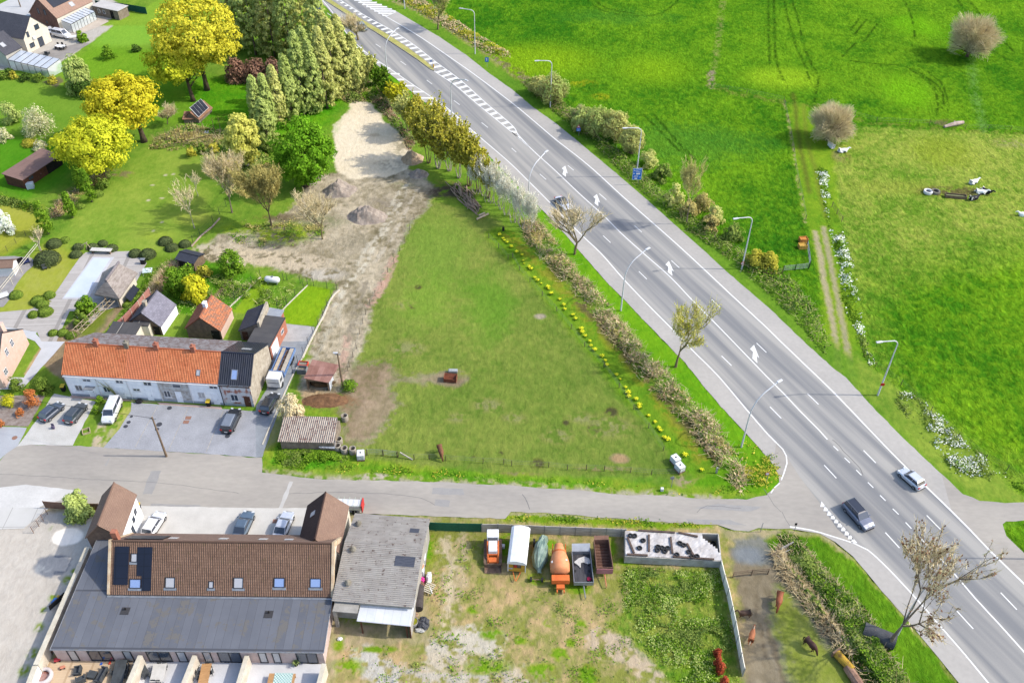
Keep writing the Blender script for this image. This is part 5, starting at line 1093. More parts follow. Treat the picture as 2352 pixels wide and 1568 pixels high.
    for s_ in(-1,1):
        q=MB();q.obox((-F+.1,s_*h*.74,.78*sc),(.16,.3,.2));q.build('tail_light',m_red,t);q=MB();q.obox((F-.2,s_*h*.62,.66*sc),(.24,.34,.14),rz=-s_*.3);q.build('headlight',m_lamp,t)
        q=MB();q.obox((F*.36,s_*(h+.08),belt+.04),(.12,.18,.12));q.build('wing_mirror',pm,t)
        if rails:q=MB();q.tube([(xt0,s_*ht*.9,zt+.05),(xt1,s_*ht*.9,zt+.04)],.025,4);q.build('roof_rail',m_rim,t)
    q=MB();q.obox((F-.02,0,.42),(.12,W_*.7,.2));q.obox((-F+.03,0,.32),(.12,W_*.75,.14));q.obox((0,0,.26),(L_*.5,W_*1.005,.1));q.build('dark_trim',m_black,t)
    q=MB();q.obox((-F-.005,0,.55),(.03,.5,.12));q.build('number_plate',m_pvc,t);q=MB();q.obox((F+.005,0,.45),(.03,.5,.12));q.build('number_plate',m_pvc,t)
    return t
P={k:paintm(k,c)for k,c in dict(bluegrey=(96,106,122),darkgrey=(92,98,104),white=(270,270,274),black=(56,60,66),silver=(236,240,250),grey=(150,158,170),suv=(52,56,70),blue=(70,96,150),teal=(150,176,184),steel=(110,130,150)).items()}
gd_='cars parked in front of the terrace'
car('dark blue-grey hatchback parked first from the left in front of the terrace',0,2,405,705,545,585,P['bluegrey'],'hatch',3.9,1.7,1.46,gd_)
car('dark grey hatchback parked second from the left, beside the blue-grey one',0,2,640,725,752,590,P['darkgrey'],'hatch',4.1,1.75,1.42,gd_)
car('white van-like car parked on the grass strip before the terrace',0,2,1072,545,985,745,P['white'],'mpv',4.6,1.85,1.8,gd_,cat='car')
car('black estate car with silvery roof parked on the grey asphalt',0,2,2085,815,2165,640,P['black'],'estate',4.7,1.85,1.6,gd_,roofm=P['grey'])
car('glossy black car with red tail lights parked behind the white lorry',1,2,95,625,165,510,P['black'],'hatch',4.3,1.78,1.4,gd_)
gd_='cars parked in the farmhouse courtyard'
car('white hatchback in the courtyard beside the left wing',0,3,1375,175,1455,50,P['white'],'hatch',4.1,1.75,1.45,gd_)
car('steel-grey saloon in the middle of the courtyard',0,3,2205,190,2270,45,P['steel'],'sedan',4.5,1.8,1.42,gd_)
car('silver-white saloon in the courtyard beside the right wing',1,3,225,190,285,50,P['silver'],'sedan',4.4,1.78,1.42,gd_)
car('silver car with dark roof driving on the highway behind the leafless tree',2,1,425,250,520,355,P['silver'],'sedan',4.6,1.85,1.42,name='car',roofm=P['suv'])
car('white hatchback driving away near the bottom right of the highway',3,2,1395,1325,1245,1195,P['silver'],'hatch',3.9,1.7,1.45,name='car')
car('dark off-road car with roof rails and pale bonnet coming out near the junction',3,2,745,1500,925,1700,paintm('silver_blue',(132,138,158)),'estate',4.7,1.9,1.65,name='car',rails=True,roofm=P['suv'])
car('dark blue car on the highway at the top of the photo',1,0,545,75,615,135,P['blue'],'hatch',4.2,1.8,1.45,name='car')
car('pale teal car on the highway half hidden by the leafless median tree',1,0,955,225,1000,275,P['teal'],'hatch',4.2,1.8,1.45,name='car')
car('grey-blue car parked beside the brown brick house',0,0,290,180,215,165,P['bluegrey'],'sedan',4.4,1.8,1.42)
car('white camper van with tinted windows parked by the white house',0,0,500,300,625,325,P['white'],'mpv',4.9,1.9,2.0,cat='van',name='camper_van',z=.8)
car('white car with red lights parked behind the white camper van',0,0,455,295,445,265,P['white'],'hatch',4.0,1.75,1.45)
# flatbed lorry
a=T(1,2,300,95,.8);b=T(1,2,170,400,.8);t=empty('lorry',((a[0]+b[0])/2,(a[1]+b[1])/2,0),angle(a,b),'white-cabbed lorry with a blue flatbed carrying planks beside the end cottage','lorry')
F=math.dist(a,b)/2+.3;mb_=paintm('lorry_blue',(118,156,214),0);mw=P['white']
q=MB();q.box(F-1.75,-1.05,.55,F,1.05,2.35);q.build('cab',mw,t,bevel=.12)
q=MB();q.add([(F+.012,-.85,1.45),(F+.012,.85,1.45),(F-.07,.8,2.15),(F-.07,-.8,2.15)],[(0,1,2,3)]);q.box(F-1.2,-1.07,1.4,F-.3,1.07,2.0);q.build('windows',g_car,t)
q=MB();q.box(-F,-1.1,.85,F-1.95,1.1,1.0);fl=q.build('flatbed',mb_,t)
for y0,y1 in((-1.14,-1.06),(1.06,1.14)):q=MB();q.box(-F,y0,1.0,F-1.95,y1,1.5);q.build('drop_side',mb_,t)
q=MB();q.box(F-2.05,-1.14,1.0,F-1.95,1.14,2.2);q.build('headboard',mb_,t);q=MB();q.box(-F,-1.14,1.0,-F+.08,1.14,1.5);q.build('tailboard',mb_,t)
for sx in(-F+1.3,-F+2.2,F-.9):
    for s_ in(-1,1):q=MB();q.lathe([(.15,-.14),(.45,-.14),(.47,0),(.45,.14),(.15,.14)],14,(sx,s_*.92,.46),Matrix.Rotation(R(90),4,'X'));q.build('wheel',m_tyre,t)
for k in range(5):q=MB();q.tube([(-F+.8+k,-1.05,1.5),(-F+.8+k,1.05,1.5)],.03,4);q.build('crossbar',m_zinc,t)
ca,sa=math.cos(t.rotation_euler.z),math.sin(t.rotation_euler.z)
for k,(yy,w_,c_)in enumerate(((-.55,.5,(212,196,172)),(.7,.6,(200,190,174)),(.05,.5,(130,96,76)))):
    q=MB();q.box(-F+.3,yy-w_/2,1.52 if k<2 else 1.02,F-2.2,yy+w_/2,1.6 if k<2 else 1.2);o=q.build('plank',mat('plank_%d'%k,c_,tuple(v*.85 for v in c_),1.5,fine=.1));o.location=t.location;o.rotation_euler=t.rotation_euler;tag(o,('light scaffold plank lying on the lorry bed nearest the house','light scaffold plank lying on the lorry bed nearest the fence','brown load lying between the light planks on the lorry')[k],'plank')
# street lamps
m_pole=mat('galvanised_pole',(236,238,242),(220,222,228),2,rough=.5,metal=.1,fine=.03)
def lamp(base,head,H,label,kind):
    t=empty('street_lamp',(base[0],base[1],0),angle(base,head),label,'street lamp','tall white street lamps of the highway');L_=math.dist(base,head);q=MB()
    q.tube([(0,0,0),(0,0,1.6),(0,0,H*.62)],[.15,.13,.1],8);q.build('pole',m_pole,t);q=MB()
    if kind=='L':pth=[(L_*(1-math.cos(u))*.72,0,H*.62+(H*.33)*math.sin(u))for u in[i*.15 for i in range(10)]]+[(L_*.93,0,H)]
    else:pth=[(0,0,H*.62),(0,0,H*.9)]+[(1.0*(1-math.cos(u)),0,H*.9+1.0*math.sin(u))for u in[i*.26 for i in range(1,7)]]+[(L_*.9,0,H+.02)]
    q.tube(pth,.085,7);q.build('arm',m_pole,t)
    q=MB();q.obox((L_*.93+.35,0,H+.02),(.95,.36,.16));hd=q.build('lamp_head',m_pole,t,bevel=.05);q=MB();q.obox((L_*.93+.45,0,H-.07),(.6,.26,.03));q.build('lamp_glass',m_lamp,hd)
HL,HR=10.7,11.25
for(b,h,lab)in((T(1,0,1211,720),T(1,0,1300,265,HL),'street lamp by the end of the grassy median, left side of the highway'),(T(1,0,1800,1080),T(1,0,1935,740,HL),'street lamp behind the olive tree row, left side of the highway'),(T(2,1,153,375),T(2,0,320,1392,HL),'street lamp among the pale saplings, left of the silver car'),
                    (T(2,1,1003,1285),T(2,1,1250,718,HL),'street lamp on the bramble verge between the two roadside trees'),(T(2,2,2110,970),T(3,2,110,365,HL),'street lamp at the tip of the verge beside the junction')):lamp(b,h,HL,lab,'L')
b5,h5=T(2,2,2110,970),T(3,2,110,365,HL);h6=T(3,3,1695,475,HL);lamp((h6[0]-(h5[0]-b5[0]),h6[1]-(h5[1]-b5[1])),h6,HL,'street lamp growing out behind the large leaning tree at the bottom right','L')
h0=T(1,0,570,-330,HL);lamp((T(1,0,605,150)[0],T(1,0,605,150)[1]),(T(1,0,605,150)[0]+3.5,T(1,0,605,150)[1]+2.5),HL,'street lamp beside the dark blue car at the top','L')
for(b,h,lab)in((T(1,0,2015,497),T(1,0,1890,80,HR),'street lamp beyond the highway above the small blue sign'),(T(2,0,354,985),T(2,0,235,560,HR),'street lamp beside the first round bush beyond the highway'),(T(2,1,2112,905),T(2,1,2065,440,HR),'street lamp with a round speed sign at its foot'),(T(3,2,1012,493),T(3,2,1035,5,HR),'street lamp with a small red sign by the meadow, lower right')):lamp(b,h,HR,lab,'R')
b2,h2=T(2,0,354,985),T(2,0,235,560,HR);h3=T(2,0,1045,1178,HR);b3=(h3[0]-(h2[0]-b2[0]),h3[1]-(h2[1]-b2[1]));lamp(b3,h3,HR,'street lamp rising behind the large blue direction sign','R');lamp(T(1,0,1368,82),(T(1,0,1368,82)[0]-3,T(1,0,1368,82)[1]-.3),HR,'street lamp beyond the highway cut by the top edge','R')
s6=T(3,3,1540,455);b5r,h5r=T(3,2,1012,493),T(3,2,1035,5,HR);hh=(s6[0]+HR/math.tan(SUN_EL),s6[1]);lamp((hh[0]-(h5r[0]-b5r[0]),hh[1]-(h5r[1]-b5r[1])),hh,HR,'street lamp past the right edge casting its shadow on the highway','R')
# utility poles
def upole(c,r,x,y,xt,yt,label,lampy=False):
    b=T(c,r,x,y);D_=(587.65*c+x/4,391.98*r+y/4,391.98*r+yt/4);H=hgt(*D_);t=empty('utility_pole',(*b,0),0,label,'utility pole');q=MB();q.tube([(0,0,0),(0,0,H)],[.17,.11],8);q.build('shaft',m_wood,t)
    q=MB();q.obox((0,0,H-.3),(.9,.1,.1));q.build('crossarm',m_zinc,t)
    if lampy:q=MB();q.obox((-.3,0,H),(.7,.22,.12));q.build('lamp_head',m_pole,t)
    return b,H
b,H=upole(0,2,1530,1055,1380,695,'brown utility pole between the parking asphalt and the side road');bb,HH=upole(1,2,800,420,688,105,'thin wooden pole with a lamp rising beside the rusty shelter',True);upole(0,0,190,65,170,-60,'street pole on the verge at the top left')
q=MB();q.tube([(b[0],b[1],H-.2),(b[0]-20,b[1]+4.5,H-1.4),(b[0]-44,b[1]+9,H-.4)],.025,4);tag(q.build('overhead_cable',m_black),'thin black overhead cable running left from the brown utility pole','cable')
# ---------------- animals
def beast(label,c,r,x,y,hx,hy,m_,kind='horse',pose='graze',name='horse',cat='horse',sc=1.0,mane=None,group=None):
    """rump seen at (x, y), chest towards (hx, hy)"""
    z=.9 if pose!='lie' else .4;a=T(c,r,x,y,z);b=T(c,r,hx,hy,z);ang=angle(a,b);t=empty(name,((a[0]+b[0])/2,(a[1]+b[1])/2,0),ang,label,cat,group)
    cow=kind=='cow';Hh=1.15*sc if not cow else 1.1*sc;V=[];E_=[];Rr=[]
    def v(p,r_,par=None):V.append(p);Rr.append(r_);(E_.append((par,len(V)-1))if par is not None else None);return len(V)-1
    dz=0 if pose!='lie' else-.72*sc
    s=sc;p0=v((-.45*s,0,Hh+dz),.30*s);p1=v((-.75*s,0,Hh+.02+dz),.27*s,p0);p2=v((.0,0,Hh-.05+dz),.33*s,p0);p3=v((.42*s,0,Hh+dz),.30*s,p2);p4=v((.62*s,0,Hh+.03+dz),.24*s,p3)
    if pose=='graze':n1=v((.95*s,0,Hh-.22),.15*s,p4);n2=v((1.15*s,.0,Hh-.62),.11*s,n1);h1=v((1.2*s,0,.42),.11*s,n2);h2=v((1.28*s,0,.12),.06*s,h1)
    else:n1=v((.9*s,0,Hh+.28+dz),.15*s,p4);n2=v((1.05*s,0,Hh+.52+dz),.11*s,n1);h1=v((1.25*s,0,Hh+.45+dz),.10*s,n2);h2=v((1.48*s,0,Hh+.28+dz),.06*s,h1)
    if pose!='lie':
        for sy in(-1,1):
            k=v((-.72*s,sy*.17*s,Hh-.3),.15*s,p1);k=v((-.6*s,sy*.17*s,Hh*.6),.09*s,k);k=v((-.82*s,sy*.17*s,Hh*.38),.055*s,k);v((-.76*s,sy*.17*s,.03),.05*s,k)
            k=v((.5*s,sy*.16*s,Hh-.35),.13*s,p3);k=v((.5*s,sy*.16*s,Hh*.38),.06*s,k);v((.5*s+(.1 if sy>0 else-.05),sy*.16*s,.03),.05*s,k)
    else:
        for sy in(-1,1):k=v((-.5*s,sy*.35*s,.15),.12*s,p1);v((-.1*s,sy*.42*s,.09),.06*s,k);k=v((.45*s,sy*.3*s,.14),.1*s,p3);v((.75*s,sy*.22*s,.07),.05*s,k)
    me=bpy.data.meshes.new('body');me.from_pydata(V,E_,[]);o=bpy.data.objects.new('body',me);COL.objects.link(o);o.parent=t;o.modifiers.new('skin','SKIN').use_smooth_shade=True
    if not me.skin_vertices:print('NO SKIN')
    for i,r_ in enumerate(Rr):me.skin_vertices[0].data[i].radius=(r_*(1.3 if r_>.2 else 1.15),)*2
    me.skin_vertices[0].data[0].use_root=True;sb=o.modifiers.new('sub','SUBSURF');sb.levels=1;sb.render_levels=1;me.materials.append(m_)
    hp=Vector(V[h1]);q=MB()
    for sy in(-1,1):q.obox((hp.x-.1*s,sy*.08*s,hp.z+.1*s),(.04,.05,.14))
    q.build('ears',m_,t)
    if not cow:q=MB();q.tube([V[p4],(V[n1][0]-.06,0,V[n1][2]+.12),(V[n2][0]-.02,0,V[n2][2]+.1)],[.08,.07,.05],5);q.build('mane',mane or m_barkd,t)
    q=MB();q.tube([(-.98*s,0,Hh+.05+dz),(-1.12*s,0,Hh-.2+dz*.6),(-1.1*s,0,max(.12,Hh-.75+dz*.4))],[.05,.08,.04],5);q.build('tail',mane or m_barkd,t)
    return t
hb=lambda n,c,c2=None:mat('coat_'+n,c,c2,1.4,rough=.7,fine=.1)
beast('brown horse grazing by the fence in the green paddock',1,2,1685,965,1712,1055,hb('brown',(140,92,56),(112,72,46)),mane=hb('blackmane',(54,44,38)),sc=1.0)
beast('dark brown pony with a pale belly standing beside the concrete wall',2,3,2195,925,2085,925,hb('darkpony',(92,66,50),(66,48,38)),pose='stand',mane=hb('greymane',(150,128,100)),sc=.85)
beast('chestnut pony with a cream tail in the dirt beside the concrete wall',2,3,2195,1185,2218,1085,hb('chestnut',(190,118,74),(168,98,60)),pose='stand',mane=hb('flax',(230,208,178)),sc=.9)
beast('bright chestnut horse standing in the upper part of the dirt paddock',3,3,112,755,98,860,hb('redchestnut',(176,100,58),(150,82,48)),mane=hb('rustmane',(140,72,42)),sc=1.05)
beast('very dark brown horse grazing on the grass of the lower paddock',3,3,360,1175,435,1250,hb('bay',(88,54,42),(64,40,34)),mane=hb('blackmane',(54,44,38)),sc=.95)
m_cow=mat('black_and_white_hide',(262,262,258),(40,40,44),.7,rough=.8,lo=.58,hi=.60,fine=.03);m_cow2=mat('mostly_black_hide',(250,250,246),(38,38,42),.7,rough=.8,lo=.42,hi=.44,fine=.03)
for lab,c,r,x,y,hx,hy,ps,mm in(('white cow lying right at the foot of the leafless track willow',3,0,600,1345,568,1318,'lie',m_cow),('white cow lying in the grass just below the track willow',3,0,670,1382,720,1378,'lie',m_cow),('white cow with a black head lying alone above the feeding troughs',3,1,1870,108,1925,92,'lie',m_cow),('white cow lying in front of a black one beside the troughs',3,1,1935,190,1990,195,'lie',m_cow),('black cow lying behind the white one beside the troughs',3,1,1985,175,2040,195,'lie',m_cow2),('black and white cow lying at the end of the troughs',3,1,1875,252,1925,242,'lie',m_cow2),('white cow half cut by the right edge of the photo',3,1,2380,405,2335,400,'lie',m_cow)):
    beast(lab,c,r,x,y,hx,hy,mm,'cow',ps,'cow','cow',1.15,mane=mm,group='cows lying in the pasture')
for lab,x,y in(('white duck in the wild garden, left one',1880,1222),('white duck in the wild garden, right one',1902,1222)):
    p=T(0,0,x,y,.3);t=empty('duck',(*p,0),1,lab,'duck');q=MB();q.ball((0,0,.28),(.4,.24,.22),10,7);q.ball((.38,0,.58),(.13,.11,.12),8,5);q.tube([(.25,0,.35),(.36,0,.55)],.09,6);q.build('body',m_pvc,t,smooth=True);q=MB();q.obox((.55,0,.56),(.14,.08,.04));q.build('beak',r_orange and mat('beak',(230,150,40)),t)
# ---------------- fences
m_post=mat('fence_post_wood',(120,104,84),(92,78,62),2,fine=.2);m_wire=mat('fence_wire',(150,150,146),(130,130,126),2,metal=.5)
def fence(name,label,P_,H,pm=m_post,rp=.055,wires=(.4,.8,1.1),wm=None,rw=.012,step=None,cat='fence',panel=None,rails=None,square=False):
    """P_ ground points = posts unless step is given"""
    pts_=[]
    if step:
        for i in range(len(P_)-1):
            a,b=Vector(P_[i]),Vector(P_[i+1]);n=max(1,round((b-a).length/step));pts_+=[tuple(a.lerp(b,k/n))for k in range(n)]
        pts_.append(P_[-1])
    else:pts_=list(P_)
    o=pts_[0];t=empty(name,(o[0],o[1],0),0,label,cat);Q=[(p[0]-o[0],p[1]-o[1])for p in pts_]
    for p in Q:
        q=MB();(q.box(p[0]-rp,p[1]-rp,-.02,p[0]+rp,p[1]+rp,H)if square else q.tube([(p[0],p[1],-.02),(p[0],p[1],H)],[rp,rp*.85],6));q.build('post',pm,t)
    if wires:
        q=MB()
        for z in wires:q.tube([(p[0],p[1],z*H if z<1.3 and H<1.0 else z)for p in Q],rw,3,cap=False)
        q.build('wire',wm or m_wire,t)
    if panel:
        for i in range(len(Q)-1):
            a,b=Vector(Q[i]),Vector(Q[i+1]);d=(b-a).normalized();n=Vector((-d.y,d.x))*panel[1];a=a+d*rp;b=b-d*rp;q=MB();z0,z1=panel[2],panel[3]
            q.prism([(a-n)[:],(b-n)[:],(b+n)[:],(a+n)[:]],z0,z1);q.build('panel',panel[0],t)
    if rails:
        for z,hh,th in rails:
            for i in range(len(Q)-1):
                a,b=Q[i],Q[i+1];q=MB();q.obox(((a[0]+b[0])/2,(a[1]+b[1])/2,z),(math.dist(a,b)+.05,th,hh),rz=angle(a,b));q.build('rail',pm,t)
    return t
fence('pasture_fence','wire fence with brown posts along the lower side of the green paddock',TP(1,2,"1310,1055 1455,1085 1595,1080 1745,1092 2088,1117 2278,1125")+TP(2,2,"0,1140 340,1155 512,1178 686,1178 850,1188 1092,1203 1283,1222 1540,1225"),1.1)
fence('pasture_fence','wire fence with dark posts along the daffodil side of the green paddock',TP(2,2,"1393,1005 1257,795 1120,625 986,425 848,238 668,48")+TP(2,1,"545,1455 410,1293 280,1153 168,1022 72,918 8,800")+TP(1,1,"2318,812 2232,712 2140,622"),1.1)
fence('pasture_fence','fence with dark posts between the green paddock and the dirt track',TP(1,1,"1455,445 1415,550 1370,655 1320,740 1270,855 1213,935 1153,1050 1097,1148 1050,1235 1010,1320 985,1405 955,1500")+TP(1,2,"925,65 893,145 860,232 845,268"),1.2)
t=fence('field_gate','grey metal field gate beside the white tank container in the paddock corner',TP(1,2,"1022,1040 1170,1045 1300,1062"),1.15,wires=None,rp=.09);o=t
for z in(.3,.6,.9,1.15):
    q=MB();q.tube([(0,0,z),(*(Vector(T(1,2,1170,1045))-Vector(T(1,2,1022,1040))),z),(*(Vector(T(1,2,1300,1062))-Vector(T(1,2,1022,1040))),z)],.025,4);q.build('rail',m_zinc,t)
a,b=T(1,2,1328,1058),T(1,2,1440,1088);q=MB();q.tube([(a[0],a[1],.9),(b[0],b[1],.05)],.1,4);tag(q.build('fallen_plank',mat('pale_plank',(214,206,194),(190,180,168),2)),'pale plank sloping from a post down to the grass by the field gate','plank')
Z1=lambda x,y:NP(740+x/4.48,900+y/4.48)
mp_=mat('anthracite_post',(62,66,72),(50,54,58),2);
gz_=[('wire mesh fence with dark posts at the back of the small gardens',[(565,100),(758,160),(905,140),(960,140),(1155,182),(1265,210),(1355,222),(1555,265),(1700,278)]),('mesh fence with dark posts beside the gas tank garden, left one',[(440,192),(305,308),(180,430),(40,540)]),('mesh fence with dark posts between the two small back gardens',[(1205,268),(1082,385),(955,508),(820,590)]),
       ('mesh fence with dark posts along the dirt track side of the back garden',[(1700,280),(1620,400),(1555,540),(1492,675),(1420,810),(1345,950),(1275,1100),(1200,1250),(1120,1380),(1045,1530)])]
for lab,L_ in gz_:fence('mesh_fence',lab,[Z1(*p)for p in L_],1.7,mp_,.045,(.1,.4,.7,1.0,1.3,1.6),mp_,.008)
m_edge=mat('concrete_edging',(232,224,204),(210,200,178),1.2,fine=.1)
def edging(label,L_,w=.22,h=.14,m_=m_edge,name='edging'):
    o=L_[0];q=MB()
    for i in range(len(L_)-1):a,b=L_[i],L_[i+1];q.obox(((a[0]+b[0])/2-o[0],(a[1]+b[1])/2-o[1],h/2),(math.dist(a,b)-.03,w,h),rz=angle(a,b))
    ob=q.build(name,m_);ob.location=(*o,0);tag(ob,label,'edging')
edging('pale concrete edging left of the gas tank garden',[Z1(*p)for p in((565,95),(450,205),(330,325),(200,450),(90,555))]);edging('pale concrete edging between the two back gardens',[Z1(*p)for p in((1265,215),(1080,395),(955,518),(850,630))],.16)
edging('white edging blocks and slabs along the dirt track side of the garden',[Z1(*p)for p in((1740,285),(1700,320),(1665,350),(1600,440),(1500,680),(1420,820),(1280,1100),(1190,1300))],.26,.18)
a=T(1,2,140,780);edging('yellowish kerb between the truck drive and the rough grass',TP(1,2,"500,0 430,150 330,330 240,530 130,780 60,950"),.16,.12)
# yard wall of concrete panels with the green gate
m_pan=mat('grey_concrete_panel',(226,218,204),(190,182,168),.8,rough=.95,fine=.12,stretch=(1,1,5));m_grn=mat('green_sheet_gate',(20,110,84),(14,94,74),3,rough=.6,fine=.04)
w0=TP(1,3,"1525,160");w1=TP(1,3,"1655,170 1870,176 2078,180");w2=TP(2,3,"20,188 160,192 300,198 442,204 582,208 722,214 865,219 1000,224 1040,226")
fence('green_gate','green corrugated metal gate leading into the machinery yard',[w0[0]]+w1,1.75,m_grn,.06,None,square=True,panel=(m_grn,.025,.08,1.72),cat='gate')
fence('concrete_panel_wall','grey concrete panel wall between the machinery yard and the road verge',[w1[-1]]+TP(1,3,"2225,180 2351,186")+w2[1:],1.7,m_conc,.07,None,square=True,panel=(m_pan,.03,0,1.66),cat='wall')
def topline(s,z):return[T(2,3,x,y,z)for x,y in pts(s)]
fence('concrete_panel_wall','long concrete panel wall between the yard and the horse paddock',topline("1930,440 1965,580 2000,700 2035,860 2065,1000 2090,1130 2118,1290 2145,1430",1.7),1.7,m_conc,.07,None,square=True,panel=(mat('pale_concrete_panel',(290,280,258),(262,250,228),.7,fine=.1),.04,0,1.66),cat='wall')
# silage clamp
t=empty('silage_clamp',(*T(2,3,1050,480),0),0,'concrete-walled silage clamp under white plastic sheeting','silage clamp');oc=t.location
cl=[T(2,3,x,y,1.5)for x,y in((1045,395),(1925,440),(1900,195),(1045,170))];C=[(p[0]-oc[0],p[1]-oc[1])for p in cl]
for i,(a,b)in enumerate(((C[0],C[1]),(C[1],C[2]),(C[2],C[3]),(C[3],C[0]))):
    q=MB();q.obox(((a[0]+b[0])/2,(a[1]+b[1])/2,.72),(math.dist(a,b),.14,1.44),rz=angle(a,b));q.build('wall',m_pan,t)
nx,ny=40,14;rg=np.random.default_rng(4);vs=[]
for j in range(ny+1):
    for i in range(nx+1):
        u,v_=i/nx,j/ny;a=Vector(C[0]).lerp(Vector(C[1]),u);b=Vector(C[3]).lerp(Vector(C[2]),u);p=a.lerp(b,v_);cut=u>.80 and v_>.15+(1-u)*2.6
        vs.append((p.x,p.y,1.48+.10*(fbm(np.array([u*14]),np.array([v_*9]),3)[0]-.5)+.06*rg.random()-(.0 if not cut else 0)))
fs=[(j*(nx+1)+i,j*(nx+1)+i+1,(j+1)*(nx+1)+i+1,(j+1)*(nx+1)+i)for j in range(ny)for i in range(nx)if not(i/nx>.80 and j/ny>.2+(1-i/nx)*3.2)]
q=MB();q.add(vs,fs);q.build('plastic_sheet',mat('white_plastic_sheet',(226,222,220),(192,184,178),.8,rough=.35,fine=.1,bump=.05,bscale=2),t)
q=MB();a,b=C[0],C[1];q.obox(((a[0]+b[0])/2,(a[1]+b[1])/2-.1,.78),(math.dist(a,b)+.1,.05,1.3),rz=angle(a,b));q.build('side_sheet',mat('translucent_sheet',(196,194,190),(166,162,156),.9,rough=.4,bump=.04,bscale=2),t)
for x,y,x2,y2 in((1065,230,1125,375),(1260,205,1262,360),(1460,225,1478,378),(1610,285,1685,420),(1160,165,1500,185),(1530,185,1710,222),(1060,385,1250,395),(1480,405,1860,432)):
    a,b=T(2,3,x,y,1.62),T(2,3,x2,y2,1.62);q=MB();q.obox(((a[0]+b[0])/2,(a[1]+b[1])/2,1.64),(math.dist(a,b),.24,.12),rz=angle(a,b));tag(q.build('sleeper',m_brownwood if False else mat('old_sleeper',(112,92,82),(84,68,60),1.5,fine=.15)),'old wooden beam weighing down the white silage sheet','beam','beams on the silage sheet')
pr=None
for i,(x,y)in enumerate(pts("1092,212 1130,215 1208,258 1175,326 1345,315 1383,325 1433,328 1338,345 1408,358 1545,282 1580,300 1628,362 1655,408 1703,402 1518,388 1852,286 1865,355 1840,372 1875,388")):
    zt_=1.55 if x<1800 else .15;p=T(2,3,x,y,zt_+.1)
    if pr is None:
        pr=empty('tyre',(0,0,0),0,'black car tyre lying on the white silage sheet','tyre','tyres on the silage sheet');q=MB();q.lathe([(.17,0),(.3,0),(.35,.08),(.35,.14),(.3,.2),(.17,.2),(.19,.1),(.17,0)],14);q.build('tread',m_tyre,pr);o=pr
    else:o=copy_tree(pr)
    o.location=(p[0],p[1],zt_);o.rotation_euler=(rnd.uniform(-.1,.1),rnd.uniform(-.1,.1),rnd.uniform(0,3))
# ---------------- machines in the yard
Z4=lambda x,y,z=0.0:NP(1560+x/4.704,1720+y/4.704,z)
m_or=mat('orange_machine_paint',(244,128,50),(226,108,40),1.2,rough=.6,fine=.08);m_org=mat('faded_orange_paint',(246,166,112),(232,144,90),.9,rough=.7,fine=.06);m_stl=mat('rusty_steel',(150,122,102),(112,88,72),1.6,rough=.8,fine=.2)
a,b=Z4(365,690),Z4(365,300);t=empty('tracked_loader',(*Z4(365,560),0),angle(a,b)-R(90),'orange and white tracked loader with its rusty bucket down','loader')
w_=.62
for s_ in(-1,1):
    q=MB();n_=12;q.add([(s_*.95+dx,y,z)for dx in(-.2,.2)for y,z in([(-1.5+.4*math.cos(u)-.0,.42+.4*math.sin(u))for u in np.linspace(math.pi/2,3*math.pi/2,8)]+[(1.5+.4*math.cos(u),.42+.4*math.sin(u))for u in np.linspace(-math.pi/2,math.pi/2,8)])],[[i,(i+1)%16,16+(i+1)%16,16+i]for i in range(16)]+[list(range(16))[::-1],list(range(16,32))]);q.build('track',m_stl,t)
q=MB();q.box(-.7,-1.0,.6,.7,1.7,1.25);q.build('chassis',m_or,t,bevel=.05);q=MB();q.box(-.55,-.9,1.25,.55,.75,1.85);q.build('bonnet',m_pvc,t,bevel=.05)
q=MB();q.box(-.75,.75,1.2,.75,2.0,2.5);cb_=q.build('cab',m_pvc,t,bevel=.06);q=MB();q.box(-.58,.73,1.6,.58,.75,2.35);q.build('windscreen',g_car,cb_)
for s_ in(-1,1):q=MB();q.tube([(s_*.68,.6,1.9),(s_*.68,-.6,1.4),(s_*.6,-1.9,.7)],[.09,.1,.1],5);q.tube([(s_*.68,.2,1.2),(s_*.66,-1.2,1.05)],.05,5);q.build('lift_arm',m_or,t)
q=MB();q.box(-.5,-1.9,.5,.5,-1.2,1.0);q.build('linkage',m_or,t)
q=MB();q.add([(-1.05,-2.0,.75),(1.05,-2.0,.75),(1.05,-1.95,.05),(-1.05,-1.95,.05),(1.05,-2.9,.03),(-1.05,-2.9,.03)],[(0,1,2,3),(3,2,4,5),(1,4,2),(0,3,5)]);q.box(-1.05,-2.06,.7,1.05,-1.98,.8);q.build('bucket',m_stl,t)
# caravan wagon
a,b=Z4(740,790,.9),Z4(770,180,2.4);fa=Z4(600,800,.5);fb=Z4(870,830,.5);t=empty('works_caravan',(*Z4(735,870),0),angle(fa,fb)+.02,'yellow works caravan with a rounded white roof and a red curtained window','caravan')
Wd=math.dist(fa,fb);m_yel=mat('yellow_boards',(214,170,46),(196,152,40),1.2,fine=.08)
q=MB();q.box(-Wd/2,0,.5,Wd/2,5.2,2.3);q.build('body',m_yel,t)
q=MB();prof=[(-Wd/2-.12,2.1),(-Wd/2-.1,2.35),(-Wd/2+.25,2.62),(0,2.78),(Wd/2-.25,2.62),(Wd/2+.1,2.35),(Wd/2+.12,2.1)];k=len(prof)
q.add([(x,-.12,z)for x,z in prof]+[(x,5.35,z)for x,z in prof],[[i,i+1,k+i+1,k+i][::-1]for i in range(k-1)]+[list(range(k)),[k+i for i in range(k)][::-1]]);q.build('roof',mat('white_caravan_roof',(262,262,262),(238,240,244),.9,fine=.05),t,smooth=False)
q=MB();q.box(-Wd/2-.06,-.05,.48,-Wd/2+.06,.02,2.3);q.box(Wd/2-.06,-.05,.48,Wd/2+.06,.02,2.3);q.build('corner_trim',m_pvc,t)
